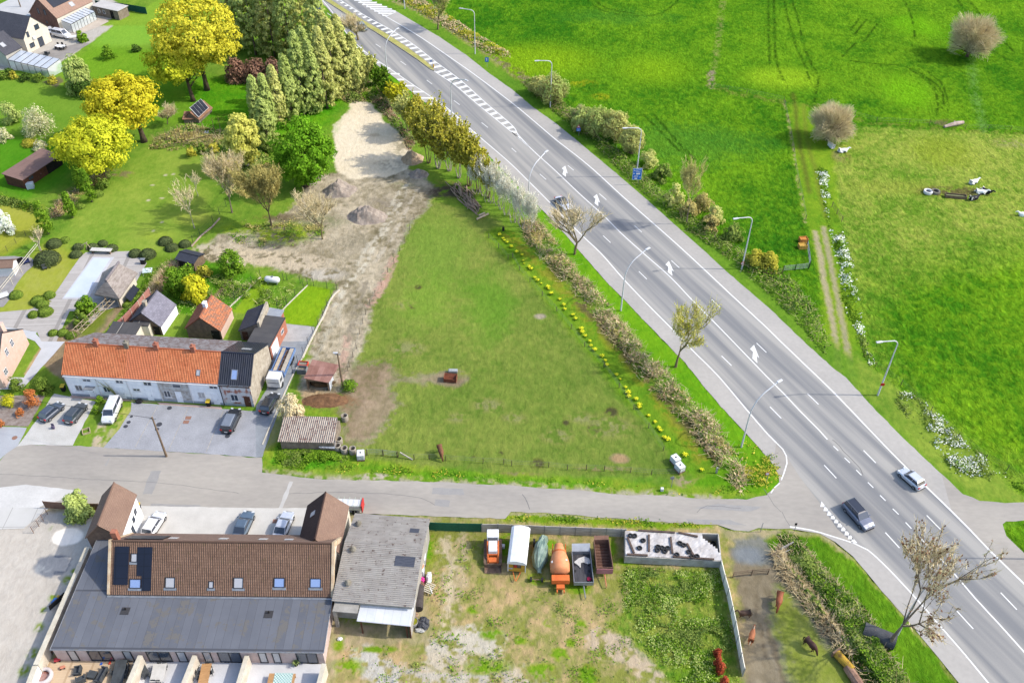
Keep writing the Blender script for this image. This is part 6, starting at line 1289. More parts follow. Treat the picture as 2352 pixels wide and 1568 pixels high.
w_=window(t,(0,0,0),(1,0,0),(0,-1,0),-.38,1.35,.5,1.95,m_brownwood,g_win,2);q=MB();q.box(-.36,-.05,1.37,.06,-.03,1.93);q.build('curtain',mat('red_curtain',(206,50,40)),w_)
q=MB();q.box(-.95,-.04,1.0,-.5,-.02,1.2);q.build('name_plate',mat('pale_plate',(220,226,236),(120,150,200),8),t)
for s_ in(-1,1):q=MB();q.tube([(s_*.5,.05,.5),(s_*.05,-1.3,.35)],.05,5);q.build('drawbar',m_or,t)
for s_ in(-1,1):q=MB();q.lathe([(.1,-.1),(.36,-.1),(.36,.1),(.1,.1)],12,(s_*(Wd/2-.15),2.6,.36),Matrix.Rotation(R(90),4,'Y'));q.build('wheel',m_tyre,t)
q=MB();q.box(-.25,-.25,0,.25,.25,.5);o=q.build('white_jerrycan',m_pvc,None,bevel=.08);o.location=(*Z4(522,445,.2),0);tag(o,'small white plastic container standing between loader and caravan','container')
# tarpaulined machine
t=empty('covered_machine',(*Z4(1090,900),0),0,'old machine wrapped in a green tarpaulin between the caravan and the mixer','machine');o=t.location;q=MB()
sec=[(1090,880,.25,.5),(1085,820,.3,.7),(1085,740,.75,1.3),(1095,640,1.0,1.75),(1110,560,.95,1.9),(1120,470,.85,1.9),(1135,400,.55,1.5),(1155,350,.6,1.6),(1160,330,.35,1.2)]
vs=[];n=12;rg=random.Random(3)
for(x,y,w_,z)in sec:
    c=Z4(x,y+z*20,0);c=(c[0]-o[0],c[1]-o[1])
    for k in range(n+1):u=math.pi*k/n;j=rg.uniform(.86,1.1);vs.append((c[0]-w_*math.cos(u)*j,c[1],max(.15,.25+(z-.25)*math.sin(u)**.7*j)))
q.add(vs,[(i*(n+1)+k,i*(n+1)+k+1,(i+1)*(n+1)+k+1,(i+1)*(n+1)+k)for i in range(len(sec)-1)for k in range(n)]);q.build('tarpaulin',mat('green_tarpaulin',(150,172,158),(118,144,132),1.2,rough=.45,bump=.03,bscale=3),t)
for(x,y,r_)in((1010,385,.55),(960,955,.3),(1135,965,.3)):
    c=Z4(x,y,r_);q=MB();q.lathe([(r_*.4,-.12),(r_,-.12),(r_,.12),(r_*.4,.12)],14,(c[0]-o[0],c[1]-o[1],r_),Matrix.Rotation(R(90),4,'Y'));q.build('wheel',m_tyre,t)
c1,c2=Z4(960,955,.3),Z4(1135,965,.3);q=MB();q.tube([(c1[0]-o[0],c1[1]-o[1],.3),(c2[0]-o[0],c2[1]-o[1],.3)],.06,5);q.build('axle',m_stl,t)
# orange concrete mixer
t=empty('concrete_mixer_drum',(*Z4(1420,980),0),R(1),'orange concrete mixer drum with white stars on its orange frame','concrete mixer');o=t.location
def rel(x,y,z):p=Z4(x,y,z);return(p[0]-o[0],p[1]-o[1])
y0=rel(1410,880,1.2)[1];y1=rel(1405,410,1.9)[1];Ld=y1-y0;xm=rel(1410,650,1.6)[0]
prof=[(.0,0),(.62,0),(1.0,.22),(1.2,.38*1),(1.22,1.3),(1.1,1.9),(.82,Ld*.72),(.6,Ld*.9),(.55,Ld),(.42,Ld),(.4,Ld-.6)]
q=MB();q.lathe(prof,24,(xm,y0,1.35),Matrix.Rotation(R(-83),4,'X'));q.build('drum',m_org,t,smooth=True)
q=MB();q.lathe([(.86,Ld*.7),(.9,Ld*.7),(.9,Ld*.74),(.84,Ld*.74)],24,(xm,y0,1.35),Matrix.Rotation(R(-83),4,'X'));q.build('drum_ring',m_or,t)
q=MB();q.box(xm-1.1,y0-1.1,.75,xm+1.1,y0-.25,1.55);q.build('engine_box',m_or,t,bevel=.05)
for s_ in(-1,1):q=MB();q.box(xm+s_*.42-.07,y0-2.1,.3,xm+s_*.42+.07,y0+3.6,.6);q.build('frame_beam',m_or,t);q=MB();q.tube([(xm+s_*.9,y1-1.3,.4),(xm+s_*.8,y1-.3,2.4)],.06,5);q.build('strut',m_or,t)
q=MB();q.box(xm-.5,y0-1.75,.55,xm+.5,y0-1.2,.9);q.build('gearbox',m_or,t)
for xx,yy in((1297,708),(1508,695)):
    p=rel(xx,yy,1.9);q=MB();s5=[]
    for k in range(10):u=k*.6283+.3;rr=.2 if k%2==0 else .09;s5.append((p[0]+rr*math.cos(u),p[1]+rr*math.sin(u)))
    zc=1.35+.1+math.sqrt(max(.05,1.23**2-(p[0]-xm)**2));q.prism(s5,zc-.14,zc+.05);q.build('star',m_pvc,t)
for s_ in(-1,1):
    for yy in(y0+.6,y0+2.8):q=MB();q.lathe([(.12,-.12),(.42,-.12),(.42,.12),(.12,.12)],12,(xm+s_*.8,yy,.42),Matrix.Rotation(R(90),4,'Y'));q.build('wheel',m_tyre,t)
# grey tipping trailer
def trailer(label,nm,fl,fr_,bl,br,zt,wallm,floorm,tail=None,draw=m_zinc,hf=.65):
    """front corners nearest the camera"""
    A=[Z4(*p,zt)for p in(fl,fr_,br,bl)];o=((A[0][0]+A[1][0])/2,(A[0][1]+A[1][1])/2);t=empty(nm,(*o,0),0,label,'trailer');C=[(p[0]-o[0],p[1]-o[1])for p in A]
    q=MB();q.prism(C,zt-hf-.06,zt-hf);q.build('floor',floorm,t)
    for i,n_ in enumerate(('headboard','side_board','tailboard','side_board')):
        a,b=C[i],C[(i+1)%4];q=MB();q.obox(((a[0]+b[0])/2,(a[1]+b[1])/2,zt-hf/2),(math.dist(a,b),.07,hf),rz=angle(a,b));q.build(n_,wallm,t)
    mx=0;ly=(C[2][1]+C[3][1])/2
    for s_ in(-1,1):
        for yy in(ly*.45,ly*.65):q=MB();q.lathe([(.1,-.1),(.38,-.1),(.38,.1),(.1,.1)],12,(s_*.85+(C[2][0]+C[3][0])/2*.55,yy,.38),Matrix.Rotation(R(90),4,'Y'));q.build('wheel',m_tyre,t)
    q=MB();q.tube([(0,.1,zt-hf-.15),(.15,-1.6,.45)],[.09,.07],5);q.tube([(.15,-1.6,.45),(.15,-1.6,0)],.04,5);q.build('drawbar',draw,t);return t,C
t,C=trailer('grey trailer with dark floor, white sheet inside and a raised grey tailgate','flat_trailer',(1635,1000),(1940,1000),(1600,520),(1885,515),1.35,m_zinc,mat('dark_trailer_floor',(92,90,94),(62,62,68),.9,fine=.2,stretch=(4,.4,1)))
q=MB();b0,b1=C[3],C[2];q.add([(b0[0],b0[1]+.05,1.3),(b1[0],b1[1]+.05,1.3),(b1[0],b1[1]+.9,1.75),(b0[0],b0[1]+.9,1.75)],[(0,1,2,3)]);q.build('tailgate_ramp',mat('grey_ramp',(186,194,204),(166,172,182),.8,fine=.06),t)
p=[Z4(x,y,.8)for x,y in((1630,690),(1700,630),(1790,600),(1870,630),(1895,700),(1850,720),(1780,690),(1740,700),(1735,780),(1700,740))];q=MB();q.prism(p,.74,.84);tag(q.build('white_sheet',mat('crumpled_sheet',(232,228,222),(206,202,196),3,bump=.05)),'crumpled white plastic sheet lying in the grey trailer','sheet')
p=Z4(1870,950,.8);q=MB();q.ball((p[0],p[1],.8),(.28,.3,.1),8,5,.2);tag(q.build('red_rag',mat('crimson_cloth',(214,40,90))),'crimson cloth in the front corner of the grey trailer','cloth')
m_brn=mat('brown_trailer_paint',(150,112,92),(120,88,74),1.1,fine=.12)
t,C=trailer('brown high-sided tipping trailer with a dusky pink front','tipping_trailer',(1990,780),(2245,770),(1945,335),(2175,330),2.0,m_brn,mat('ribbed_brown_floor',(132,96,78),(98,70,58),1,fine=.2),draw=mat('rusty_orange',(230,150,110),(200,120,80),2),hf=1.0)
for k in range(9):y_=C[0][1]+(C[3][1]-C[0][1])*(k+.6)/9.6;x_=C[0][0]+(C[3][0]-C[0][0])*(k+.6)/9.6;q=MB();q.box(x_+.05,y_-.03,1.0,x_+1.9*(abs(C[1][0]-C[0][0])/2.2),y_+.03,1.06);q.build('floor_rib',m_brownwood,t)
q=MB();q.box(C[0][0],C[0][1]-.12,.95,C[1][0],C[0][1]-.05,1.9);q.build('front_panel',mat('dusky_pink_paint',(190,128,134),(168,108,112),1,fine=.08),t)
q=MB();b0,b1=C[3],C[2];q.add([(b0[0],b0[1],2.0),(b1[0],b1[1],2.0),(b1[0],b1[1]+.45,2.2),(b0[0],b0[1]+.45,2.2)],[(0,1,2,3)]);q.build('rear_flap',m_brn,t)
# ---------------- tanks, rings, junk
m_ibc=mat('white_tank_plastic',(262,264,266),(234,240,244),1.2,rough=.5,fine=.04)
def ibc(p,rz,label,group=None,sc=1.0):
    t=empty('tank_container',(*p,0),rz,label,'tank container',group);q=MB();q.box(-.5,-.6,.15,.5,.6,1.1*sc);q.build('bottle',m_ibc,t,bevel=.08);q=MB();q.box(-.55,-.65,0,.55,.65,.14);q.build('pallet',m_stl,t)
    q=MB()
    for z in(.3,.6,.9,1.12):q.tube([(-.53,-.63,z),(.53,-.63,z),(.53,.63,z),(-.53,.63,z),(-.53,-.63,z)],.014,4)
    for k in range(5):x=-.53+k*.265;q.tube([(x,-.63,.14),(x,-.63,1.12)],.012,3)
    q.build('cage',m_zinc,t);q=MB();q.lathe([(.12,1.1),(.12,1.16),(0,1.16)],10);q.build('cap',m_dark,t);return t
ibc(T(1,2,968,1068),.1,'white tank container beside the concrete rings');p1,p2=T(2,2,1500,1110),T(2,2,1540,1180);ibc(p1,R(30),'white tank container in the paddock corner, farther of the pair');ibc(p2,R(30),'white tank container in the paddock corner, nearer of the pair')
for x,y,lab in((820,722,'single concrete ring standing apart below the dung heap'),(768,935,'concrete ring touching the shed, farthest of the four by the shed corner'),(755,995,'concrete ring at the shed corner, second from the left in the cluster'),(817,1018,'concrete ring in the front row between the corner ring and the last one'),(893,1022,'concrete ring nearest the white tank container')):
    t=empty('concrete_ring',(*T(1,2,x,y),0),0,lab,'concrete ring',None);q=MB();q.lathe([(.40,0),(.5,0),(.52,.5),(.5,.98),(.40,1.0),(.38,.1)],18);q.build('shell',m_concd if False else mat('ring_concrete',(196,186,170),(160,150,134),1.6,fine=.1),t);q=MB();q.lathe([(.39,.12),(0,.12)],18);q.build('dark_bottom',m_dark,t)
t=empty('hay_feeder',(*T(1,2,1790,355),0),R(-6),'rusty brown half-barrel trough with a curved back in the green paddock','trough');q=MB();n=8;vs=[]
for k in range(n+1):u=math.pi*(.02+.75*k/n);vs+=[(-.95,-.55*math.cos(u)*-1-.0,.75-.6*math.sin(u)),(.95,.55*math.cos(u),.75-.6*math.sin(u))]
vs=[]
for k in range(n+1):u=math.pi*k/n*.62;yy=.6-1.3*k/n;zz_=.25+.8*(1-math.sin(math.pi*(.5*k/n)))*1.0 if False else .95-.75*math.sin(u);vs+=[(-.95,.55-1.15*k/n,zz_),(.95,.55-1.15*k/n,zz_)]
q.add(vs,[(2*k,2*k+1,2*k+3,2*k+2)for k in range(n)]);q.box(-.98,-.62,.1,.98,-.57,.75);q.box(-.98,-.6,.05,-.93,.55,.95);q.box(.93,-.6,.05,.98,.55,.95);q.build('basin',mat('rust',(150,84,56),(112,60,42),2,fine=.15),t)
t=empty('bath_tub',(*T(1,2,1812,285),0),0,'old grey bath tub behind the rusty trough','bath tub');q=MB();q.box(-.72,-.35,.1,.72,.35,.55);q.build('tub',m_zinc,t,bevel=.1);q=MB();q.box(-.6,-.25,.5,.6,.25,.56);q.build('water',mat('dull_water',(190,196,196),(150,156,150),3,rough=.1),t)
for lab,x,y,c_,z in(('red open builder\'s skip tray behind the grey one by the truck drive',437,200,(226,70,48),.5),('grey plastic tub with pale rim by the truck drive',430,262,(140,146,150),.9)):
    t=empty('skip_box',(*T(1,2,x,y+20),0),R(-5),lab,'skip');q=MB();mm=mat(lab[:4]+'_skip',c_,None,2,fine=.06)
    q.box(-.75,-.5,0,.75,-.42,z);q.box(-.75,.42,0,.75,.5,z);q.box(-.75,-.42,0,-.67,.42,z);q.box(.67,-.42,0,.75,.42,z);q.build('sides',mm,t);q=MB();q.box(-.66,-.41,0,.66,.41,z*.6);q.build('contents',m_concd,t)
t=empty('gas_tank',(*T(1,1,157,1035),0),R(-8),'white cylindrical gas tank on legs in the small back garden','gas tank');q=MB();M_=Matrix.Rotation(R(90),4,'Y');q.lathe([(0,-1.35),(.35,-1.28),(.55,-1.0),(.56,1.0),(.35,1.28),(0,1.35)],18,(0,0,.85),M_);q.build('shell',m_pvc,t,smooth=True)
for x in(-.8,.8):
    q=MB();q.box(x-.06,-.3,0,x+.06,.3,.4);q.build('leg',m_zinc,t)
q=MB();q.lathe([(.18,1.38),(.18,1.52),(0,1.52)],10,(.1,0,0));q.build('valve_cover',m_zinc,t)
# heaps
def heap(label,c,r,x,y,wx,wy,h,m_,seed,nm='spoil_heap'):
    p=T(c,r,x,y);s=mpp(*p)/4;n=26;ng=np.random.default_rng(seed);vs=[];q=MB();a_=wx*s/2;b_=wy*s/2*1.35
    for j in range(n+1):
        for i in range(n+1):
            u,v_=i/n*2-1,j/n*2-1;rr=math.hypot(u,v_);nz=fbm(np.array([u*2.5+seed]),np.array([v_*2.5]),seed,4)[0]-.5;z=h*1.35*max(0,1-rr*1.05+nz*.35)**1.1*(1+nz*.6);vs.append((u*a_,v_*b_,z-.05))
    q.add(vs,[(j*(n+1)+i,j*(n+1)+i+1,(j+1)*(n+1)+i+1,(j+1)*(n+1)+i)for j in range(n)for i in range(n)if min(vs[k][2]for k in(j*(n+1)+i,j*(n+1)+i+1,(j+1)*(n+1)+i+1,(j+1)*(n+1)+i))>-.049 or max(vs[k][2]for k in(j*(n+1)+i,j*(n+1)+i+1,(j+1)*(n+1)+i+1,(j+1)*(n+1)+i))>-.04]);o=q.build(nm,m_);o.location=(*p,0);tag(o,label,'heap')
m_soil=mat('greyish_soil',(186,172,158),(150,136,124),1.2,rough=1,fine=.2,bump=.06,bscale=3);m_soil2=mat('tan_soil',(206,182,148),(172,146,114),1.2,rough=1,fine=.2,bump=.06,bscale=3)
heap('grey-brown spoil heap beside the vivid green chestnut',1,1,765,185,330,190,2.0,m_soil,3);heap('pointed spoil heap in the middle of the dirt plot',1,1,1022,425,380,210,2.1,m_soil,5);heap('tan spoil heap at the right edge of the sand area',1,0,1440,1465,220,170,1.6,m_soil2,7);heap('small grey-brown heap just below the tan one',1,1,1500,35,200,120,1.3,m_soil,9)
heap('heap of dung in front of the rusty shelter',1,2,640,540,430,150,.7,mat('dung',(146,106,70),(110,78,52),1.6,fine=.3,bump=.06,bscale=4),11,'dung_heap')
# logs
rg=random.Random(12);m_log=mat('cut_log_bark',(200,174,146),(158,132,110),1.8,fine=.2)
A0,A1=Vector(T(1,1,1810,110)),Vector(T(1,1,2060,440));d=(A1-A0).normalized();n_=Vector((-d.y,d.x));L0=(A1-A0).length
for i in range(58):
    ly=rg.choice((0,0,0,1,1,2));u=rg.uniform(.08,.78)*L0;w_=rg.uniform(-1.7,1.7)*(1-.25*ly);p=A0+d*u+n_*w_;L_=rg.uniform(2.0,4.2);a=math.atan2(d.y,d.x)+rg.gauss(0,.2);r_=rg.uniform(.07,.15);z=.12+ly*.28
    q=MB();q.tube([(-L_/2,0,0),(0,rg.uniform(-.15,.15),rg.uniform(0,.08)),(L_/2,0,0)],[r_,r_,r_*.7],6);o=q.build('log',m_log);o.location=(p.x,p.y,z);o.rotation_euler=(0,rg.uniform(-.06,.06),a);tag(o,'bare cut log in the long log pile beside the saplings','log','logs of the long pile')
for lab,x0,y0,x1,y1 in(('pale squared timber on the near end of the log pile',2030,445,2138,395),('short pale timber behind the first one on the log pile',2050,412,2105,388)):
    a,b=T(1,1,x0,y0,.3),T(1,1,x1,y1,.3);q=MB();q.obox((0,0,0),(math.dist(a,b),.28,.24));o=q.build('timber',mat('fresh_timber',(232,208,178),(214,188,156),2));o.location=((a[0]+b[0])/2,(a[1]+b[1])/2,.3);o.rotation_euler=(0,0,angle(a,b));tag(o,lab,'timber')
# ---------------- signs
def board(nm,label,c,r,xb,yb,x0,y0,x1,y1,draw,catg='road sign',depth=.05,ang=0.0,pm=None):
    """post foot at (xb,yb); board corners as seen; faces the camera side"""
    b=T(c,r,xb,yb);f=Fr(b,ang);A=f.on(c,r,x0,y1,yl=-.05);B=f.on(c,r,x1,y0,yl=-.05);t=empty(nm,(*b,0),ang,label,catg);q=MB();q.tube([(0,0,0),(0,0,B[1]-.1)],.04,6);q.build('post',pm or m_zinc,t);draw(t,A[0],A[1],B[0],B[1]);return t
m_sblue=mat('sign_blue',(20,130,232),(14,120,222),4,rough=.4,fine=0);m_swhite=mat('sign_white',(256,256,256),(246,246,250),4,rough=.4,fine=0);m_sred=mat('sign_red',(222,44,44),(210,36,40),4,rough=.4,fine=0)
def rect(t,nm,m_,x0,z0,x1,z1,y0,y1):q=MB();q.box(x0,y0,z0,x1,y1,z1);return q.build(nm,m_,t)
def txt(t,s,x,z,size,m_,y=-.09,nm='lettering'):
    cu=bpy.data.curves.new(nm,'FONT');cu.body=s;cu.size=size;cu.extrude=.004;cu.align_x='CENTER';cu.align_y='CENTER';cu.materials.append(m_);ob=bpy.data.objects.new(nm,cu)
    dg=bpy.context.evaluated_depsgraph_get();COL.objects.link(ob);bpy.context.view_layer.update();me=bpy.data.meshes.new_from_object(ob.evaluated_get(bpy.context.evaluated_depsgraph_get()));bpy.data.objects.remove(ob)
    o=bpy.data.objects.new(nm,me);COL.objects.link(o);o.parent=t;o.location=(x,y,z);o.rotation_euler=(R(90),0,0);return o
def arrow_m(t,x,z,s,a,m_):
    q=MB();P_=[(-.16,-.5),(.16,-.5),(.16,0),(.42,0),(0,.5),(-.42,0),(-.16,0)];ca,sa=math.cos(a),math.sin(a)
    v=[(x+(px_*ca-pz*sa)*s,-.088,z+(px_*sa+pz*ca)*s)for px_,pz in P_];q.add(v,[(0,1,2,6),(6,2,3,4),(6,4,5)]);q.build('arrow',m_,t)
def big(t,x0,z0,x1,z1):
    p=rect(t,'panel',m_swhite,x0,z0,x1,z1,-.06,-.02);rect(t,'blue_face',m_sblue,x0+.06,z0+.06,x1-.06,z1-.06,-.08,-.061)
    w=x1-x0;h=z1-z0;X_=lambda u:x0+u*w;Z_=lambda v:z0+(1-v)*h
    arrow_m(t,X_(.17),Z_(.17),.34,0,m_swhite);arrow_m(t,X_(.14),Z_(.45),.34,R(90),m_swhite);arrow_m(t,X_(.84),Z_(.78),.34,R(-90),m_swhite)
    rect(t,'white_field',m_swhite,X_(.38),Z_(.54),X_(.8),Z_(.41),-.09,-.081);rect(t,'white_field',m_swhite,X_(.26),Z_(.95),X_(.54),Z_(.84),-.09,-.081)
    for u,v,ww in((.48,.08,.3),(.8,.14,.24),(.45,.2,.34),(.6,.3,.52),(.42,.64,.42),(.4,.74,.5)):
        k=max(3,int(ww*w/.13))
        for i in range(k):q=MB();xx=X_(u-ww/2)+ww*w*i/k;q.box(xx,-.088,Z_(v)-.05*(1+(i*7%3==0)*.5),xx+ww*w/k*.66,-.082,Z_(v)+.06);q.build('lettering',m_swhite,t)
board('direction_sign','large blue direction sign with white arrows beyond the highway',2,1,1160,130,1105,-22,1202,84,big,ang=R(4))
def tri(t,x0,z0,x1,z1):
    rect(t,'lower_panel',m_sblue,x0,z0,x1,z0+(z1-z0)*.5,-.07,-.03);xm=(x0+x1)/2;zz_=z0+(z1-z0)*.53
    for k in range(2):rect(t,'lettering',m_swhite,x0+.1,z0+.12+k*.3,x1-.1,z0+.2+k*.3,-.08,-.071)
    q=MB();q.add([(x0,-.07,zz_),(x1,-.07,zz_),(xm,-.07,z1),(x0,-.03,zz_),(x1,-.03,zz_),(xm,-.03,z1)],[(0,1,2),(5,4,3),(0,3,4,1),(1,4,5,2),(2,5,3,0)]);q.build('red_triangle',m_sred,t)
    q=MB();w=(x1-x0)*.2;q.add([(x0+w,-.075,zz_+.12),(x1-w,-.075,zz_+.12),(xm,-.075,z1-.25)],[(0,1,2)]);q.build('white_triangle',m_swhite,t)
board('warning_sign','triangular red and white warning sign above a blue plate beyond the highway',2,0,616,1252,595,1145,635,1206,tri)
def one(t,x0,z0,x1,z1):rect(t,'panel',m_sblue,x0,z0,x1,z1,-.07,-.03);rect(t,'white_mark',m_swhite,(x0+x1)/2-.12,z0+.25,(x0+x1)/2+.1,z1-.4,-.08,-.071);rect(t,'white_mark',m_swhite,x0+.2,z1-.4,(x0+x1)/2+.1,z1-.22,-.08,-.071)
board('blue_road_sign','small square blue road sign with a white mark beyond the top of the highway',1,0,2125,620,2106,530,2138,570,one)
def disc(t,x0,z0,x1,z1,rim=m_sred,face=m_swhite,s=None):
    r_=max(.3,(x1-x0)/2);c=((x0+x1)/2,-.06,(z0+z1)/2);M_=Matrix.Rotation(R(90),4,'X');q=MB();q.lathe([(0,0),(r_,0),(r_,.04),(0,.04)],20,c,M_);q.build('rim',rim,t);q=MB();q.lathe([(0,.05),(r_*.74,.05),(r_*.74,.03)],20,c,M_);q.build('face',face,t)
    if s:txt(t,s,c[0],c[2],r_*1.0,m_dark,-.125)
board('speed_limit_sign','round red-rimmed speed sign at the foot of the lamp beyond the highway',2,1,2104,935,2102,830,2140,870,lambda t,*a:disc(t,*a,s='70'))
def blu(t,x0,z0,x1,z1):disc(t,x0,z0,x1,z1,m_swhite,m_sblue);arrow_m(t,(x0+x1)/2,(z0+z1)/2,.3,R(200),m_swhite);[setattr(o,'location',(0,-.05,0))for o in t.children if o.name.startswith('arrow')]
board('keep_right_sign','round blue arrow sign with a bollard at the end of the grassy median',1,0,1627,622,1598,542,1620,580,blu)
q=MB();q.lathe([(.16,0),(.14,.8),(0,.85)],10);o=q.build('median_bollard',mat('yellow_bollard',(240,190,60),(230,170,50),3));o.location=(*T(1,0,1634,626),.13);tag(o,'small yellow bollard at the tip of the median','bollard')
def mir(t,x0,z0,x1,z1):disc(t,x0,z0,x1,z1,m_zinc,m_zinc)
board('street_sign','small silver sign on a thin post beside the paddock corner tanks',2,2,1466,1340,1462,1235,1490,1270,mir);board('street_sign','small round sign at the very edge of the junction verge',2,2,2338,1290,2336,1190,2362,1235,lambda t,*a:disc(t,*a));
board('street_sign','thin marker sign with dark top on the verge opposite the junction',3,3,240,185,248,100,276,118,lambda t,x0,z0,x1,z1:rect(t,'panel',m_dark,x0,z0,x1,z1,-.07,-.03));board('street_sign','thin white marker post beside the silage clamp corner',2,3,2285,180,2292,95,2302,130,lambda t,x0,z0,x1,z1:rect(t,'panel',m_swhite,x0,z0,x1,z1,-.07,-.03))
q=MB();q.box(-.12,-.1,0,.12,.1,1.1);o=q.build('concrete_post',m_conc);o.location=(*T(2,2,1880,1205),0);tag(o,'grey concrete post at the paddock corner beside the brambles','post')
q=MB();q.box(-.2,-.18,0,.2,.18,.5);o=q.build('service_box',m_pvc,bevel=.03);o.location=(*T(2,2,1380,1368),0);tag(o,'small white box in the verge below the paddock corner','box')
q=MB();q.lathe([(.22,0),(.22,.75),(.15,.8),(0,.8)],12);o=q.build('black_barrel',m_black);o.location=(*T(1,1,2274,550),0);tag(o,'black barrel with a white lid at the top corner of the paddock','barrel')
p=T(3,2,1055,402);t0_=T(3,2,1012,493);q=MB();q.box(-.3,-.25,2.2,.3,-.2,2.7);o=q.build('lamp_notice',m_sred);o.location=(*t0_,0);tag(o,'small red notice fixed to the lamp by the meadow','notice')
# ---------------- other walls, fences, gates
m_pinkp=mat('reddish_concrete_panel',(206,146,134),(184,120,110),.8,fine=.1);Z2=lambda x,y,z=0.0:NP(380+x/5.6,940+y/5.6,z)
fence('reddish_panel_fence','reddish concrete panel fence with pale capping beside the slate outhouse',[Z2(*p,1.8)for p in((-60,800),(130,640),(290,480),(430,330),(530,210),(640,80))],1.8,m_edge,.07,None,square=True,panel=(m_pinkp,.04,0,1.76))
m_lat=mat('lattice_wood',(214,196,164),(190,168,136),2,fine=.1)
a,b=T(0,1,690,1540),T(0,1,1000,1250);t=empty('lattice_fence',(*a,0),angle(a,b),'straw-coloured wooden lattice frames over the bare bed beside the deck','lattice');L_=math.dist(a,b);
for k in range(9):q=MB();x=L_*k/8;q.tube([(x,0,0),(x,0,1.7)],.05,4);q.build('upright',m_lat,t)
for k in range(8):q=MB();x=L_*k/8;q.tube([(x,0,1.7),(x+L_/8*.9,-1.8,1.75)],.04,4);q.build('slat',m_lat,t)
for y_ in(0,-.9,-1.8):q=MB();q.tube([(0,y_,1.7),(L_,y_,1.75)],.045,4);q.build('rail',m_lat,t)
m_rg=mat('rust_brown_sheet',(160,122,100),(132,98,80),1.2,fine=.08);fence('brown_fence','rust-brown sheet fence behind the pale green willow bush',TP(0,2,"425,1530 620,1545 780,1550 925,1552"),1.5,m_stl,.05,None,square=True,panel=(m_rg,.02,.05,1.45))
fence('scissor_gate','brown lattice gate folded beside the gravel yard',TP(0,3,"310,190 360,130 400,80 440,20"),1.3,m_rg,.04,(.3,.6,.9,1.2),m_rg,.02,cat='gate')
fence('green_screen_fence','dark green screening fence behind the far lawn',[T(0,0,x,y,1.9)for x,y in((870,2),(960,12),(1060,22),(1165,38),(1250,52),(1335,68))],1.9,m_grn,.05,None,square=True,panel=(mat('green_screen',(30,108,88),(24,92,76),2),.02,.02,1.85))
fence('rustic_rail_fence','curved weathered rail fence along the wild garden',TP(0,0,"1512,1362 1600,1350 1688,1335 1765,1312 1850,1290 1935,1272 2005,1275"),.9,m_wood,.07,None,rails=((.35,.12,.05),(.75,.12,.05)))
for i,(x,y)in enumerate(pts("1550,1335 1630,1315 1665,1290 1708,1300 1740,1275 1795,1285 1880,1240 1830,1260 1980,1240 2035,1225")):
    q=MB();H=hgt(x/4,y/4,(y-150)/4);q.tube([(0,0,0),(0,0,H)],[.06,.05],5);o=q.build('tree_stake',m_barkp if 'm_barkp' in globals()else m_wood);o.location=(*T(0,0,x,y),0);tag(o,'pale upright stake in the row behind the weathered rail fence','stake','stakes behind the rail fence')
fence('metal_field_gate','grey metal gate across the corner of the meadow beside the highway hedge',TP(3,1,"140,925 250,915 375,900"),1.25,m_dark,.08,(.25,.5,.75,1.0,1.2),m_zinc,.03,cat='gate');fence('metal_field_gate','open metal gate standing along the farm track',TP(3,1,"385,880 375,790 360,690"),1.25,m_dark,.06,(.25,.5,.75,1.0,1.2),m_zinc,.03,cat='gate');fence('metal_field_gate','rusty metal gate beside the white blossom on the farm track',TP(3,1,"590,335 635,400 680,470"),1.25,m_stl,.06,(.25,.5,.75,1.0,1.2),m_stl,.025,cat='gate')
fence('rail_gate','weathered rail gate at the top of the horse paddock',TP(2,3,"2030,600 2200,580 2351,570"),1.2,m_wood,.08,None,rails=((.4,.1,.05),(.8,.1,.05),(1.15,.1,.05)),cat='gate')
fence('meadow_fence','post and wire fence on the left side of the farm track',TP(3,0,"155,960 185,1110 215,1250 240,1400 255,1540")+TP(3,1,"285,120 318,270 350,450"),1.1);fence('meadow_fence','post and wire fence across the upper meadow',TP(2,0,"1832,805 1985,830 2160,860")+TP(3,0,"150,930"),1.0)
fence('meadow_fence','post and wire fence between the bright meadow and pale pasture',TP(3,0,"800,1070 1000,1120 1300,1135 1485,1145 1815,1185 2030,1190 2230,1200 2351,1215"),1.0);fence('meadow_fence','post and wire fence along the cow parsley verge',TP(3,2,"990,230 1225,400 1500,640 1750,880 2000,1080 2200,1180 2351,1300"),1.0)
fence('garden_fence','dark wire fence along the ochre lawn at the left edge',TP(0,1,"-20,820 70,740 150,670 240,600 330,540 480,380"),1.2,mp_,.04,(.3,.7,1.1),mp_,.01);fence('garden_fence','dark wire fence across the upper left lawn',TP(0,0,"0,710 200,745 400,785 600,815"),1.1,mp_,.03,(.3,.6,1.0),mp_,.01)
fence('hedge_fence','dark wire fence beside the earth bank of the long lawn',TP(0,1,"2080,330 2018,400 1960,480 1840,600 1775,660"),1.6,mp_,.045,(.3,.8,1.3),mp_,.01);edging('pinkish low wall between the long lawn and the sand plot',TP(0,1,"1760,700 1850,600 1950,520 2020,440"),.2,.2,mat('pinkish_rubble',(210,184,168),(180,152,136),1),'low_wall')
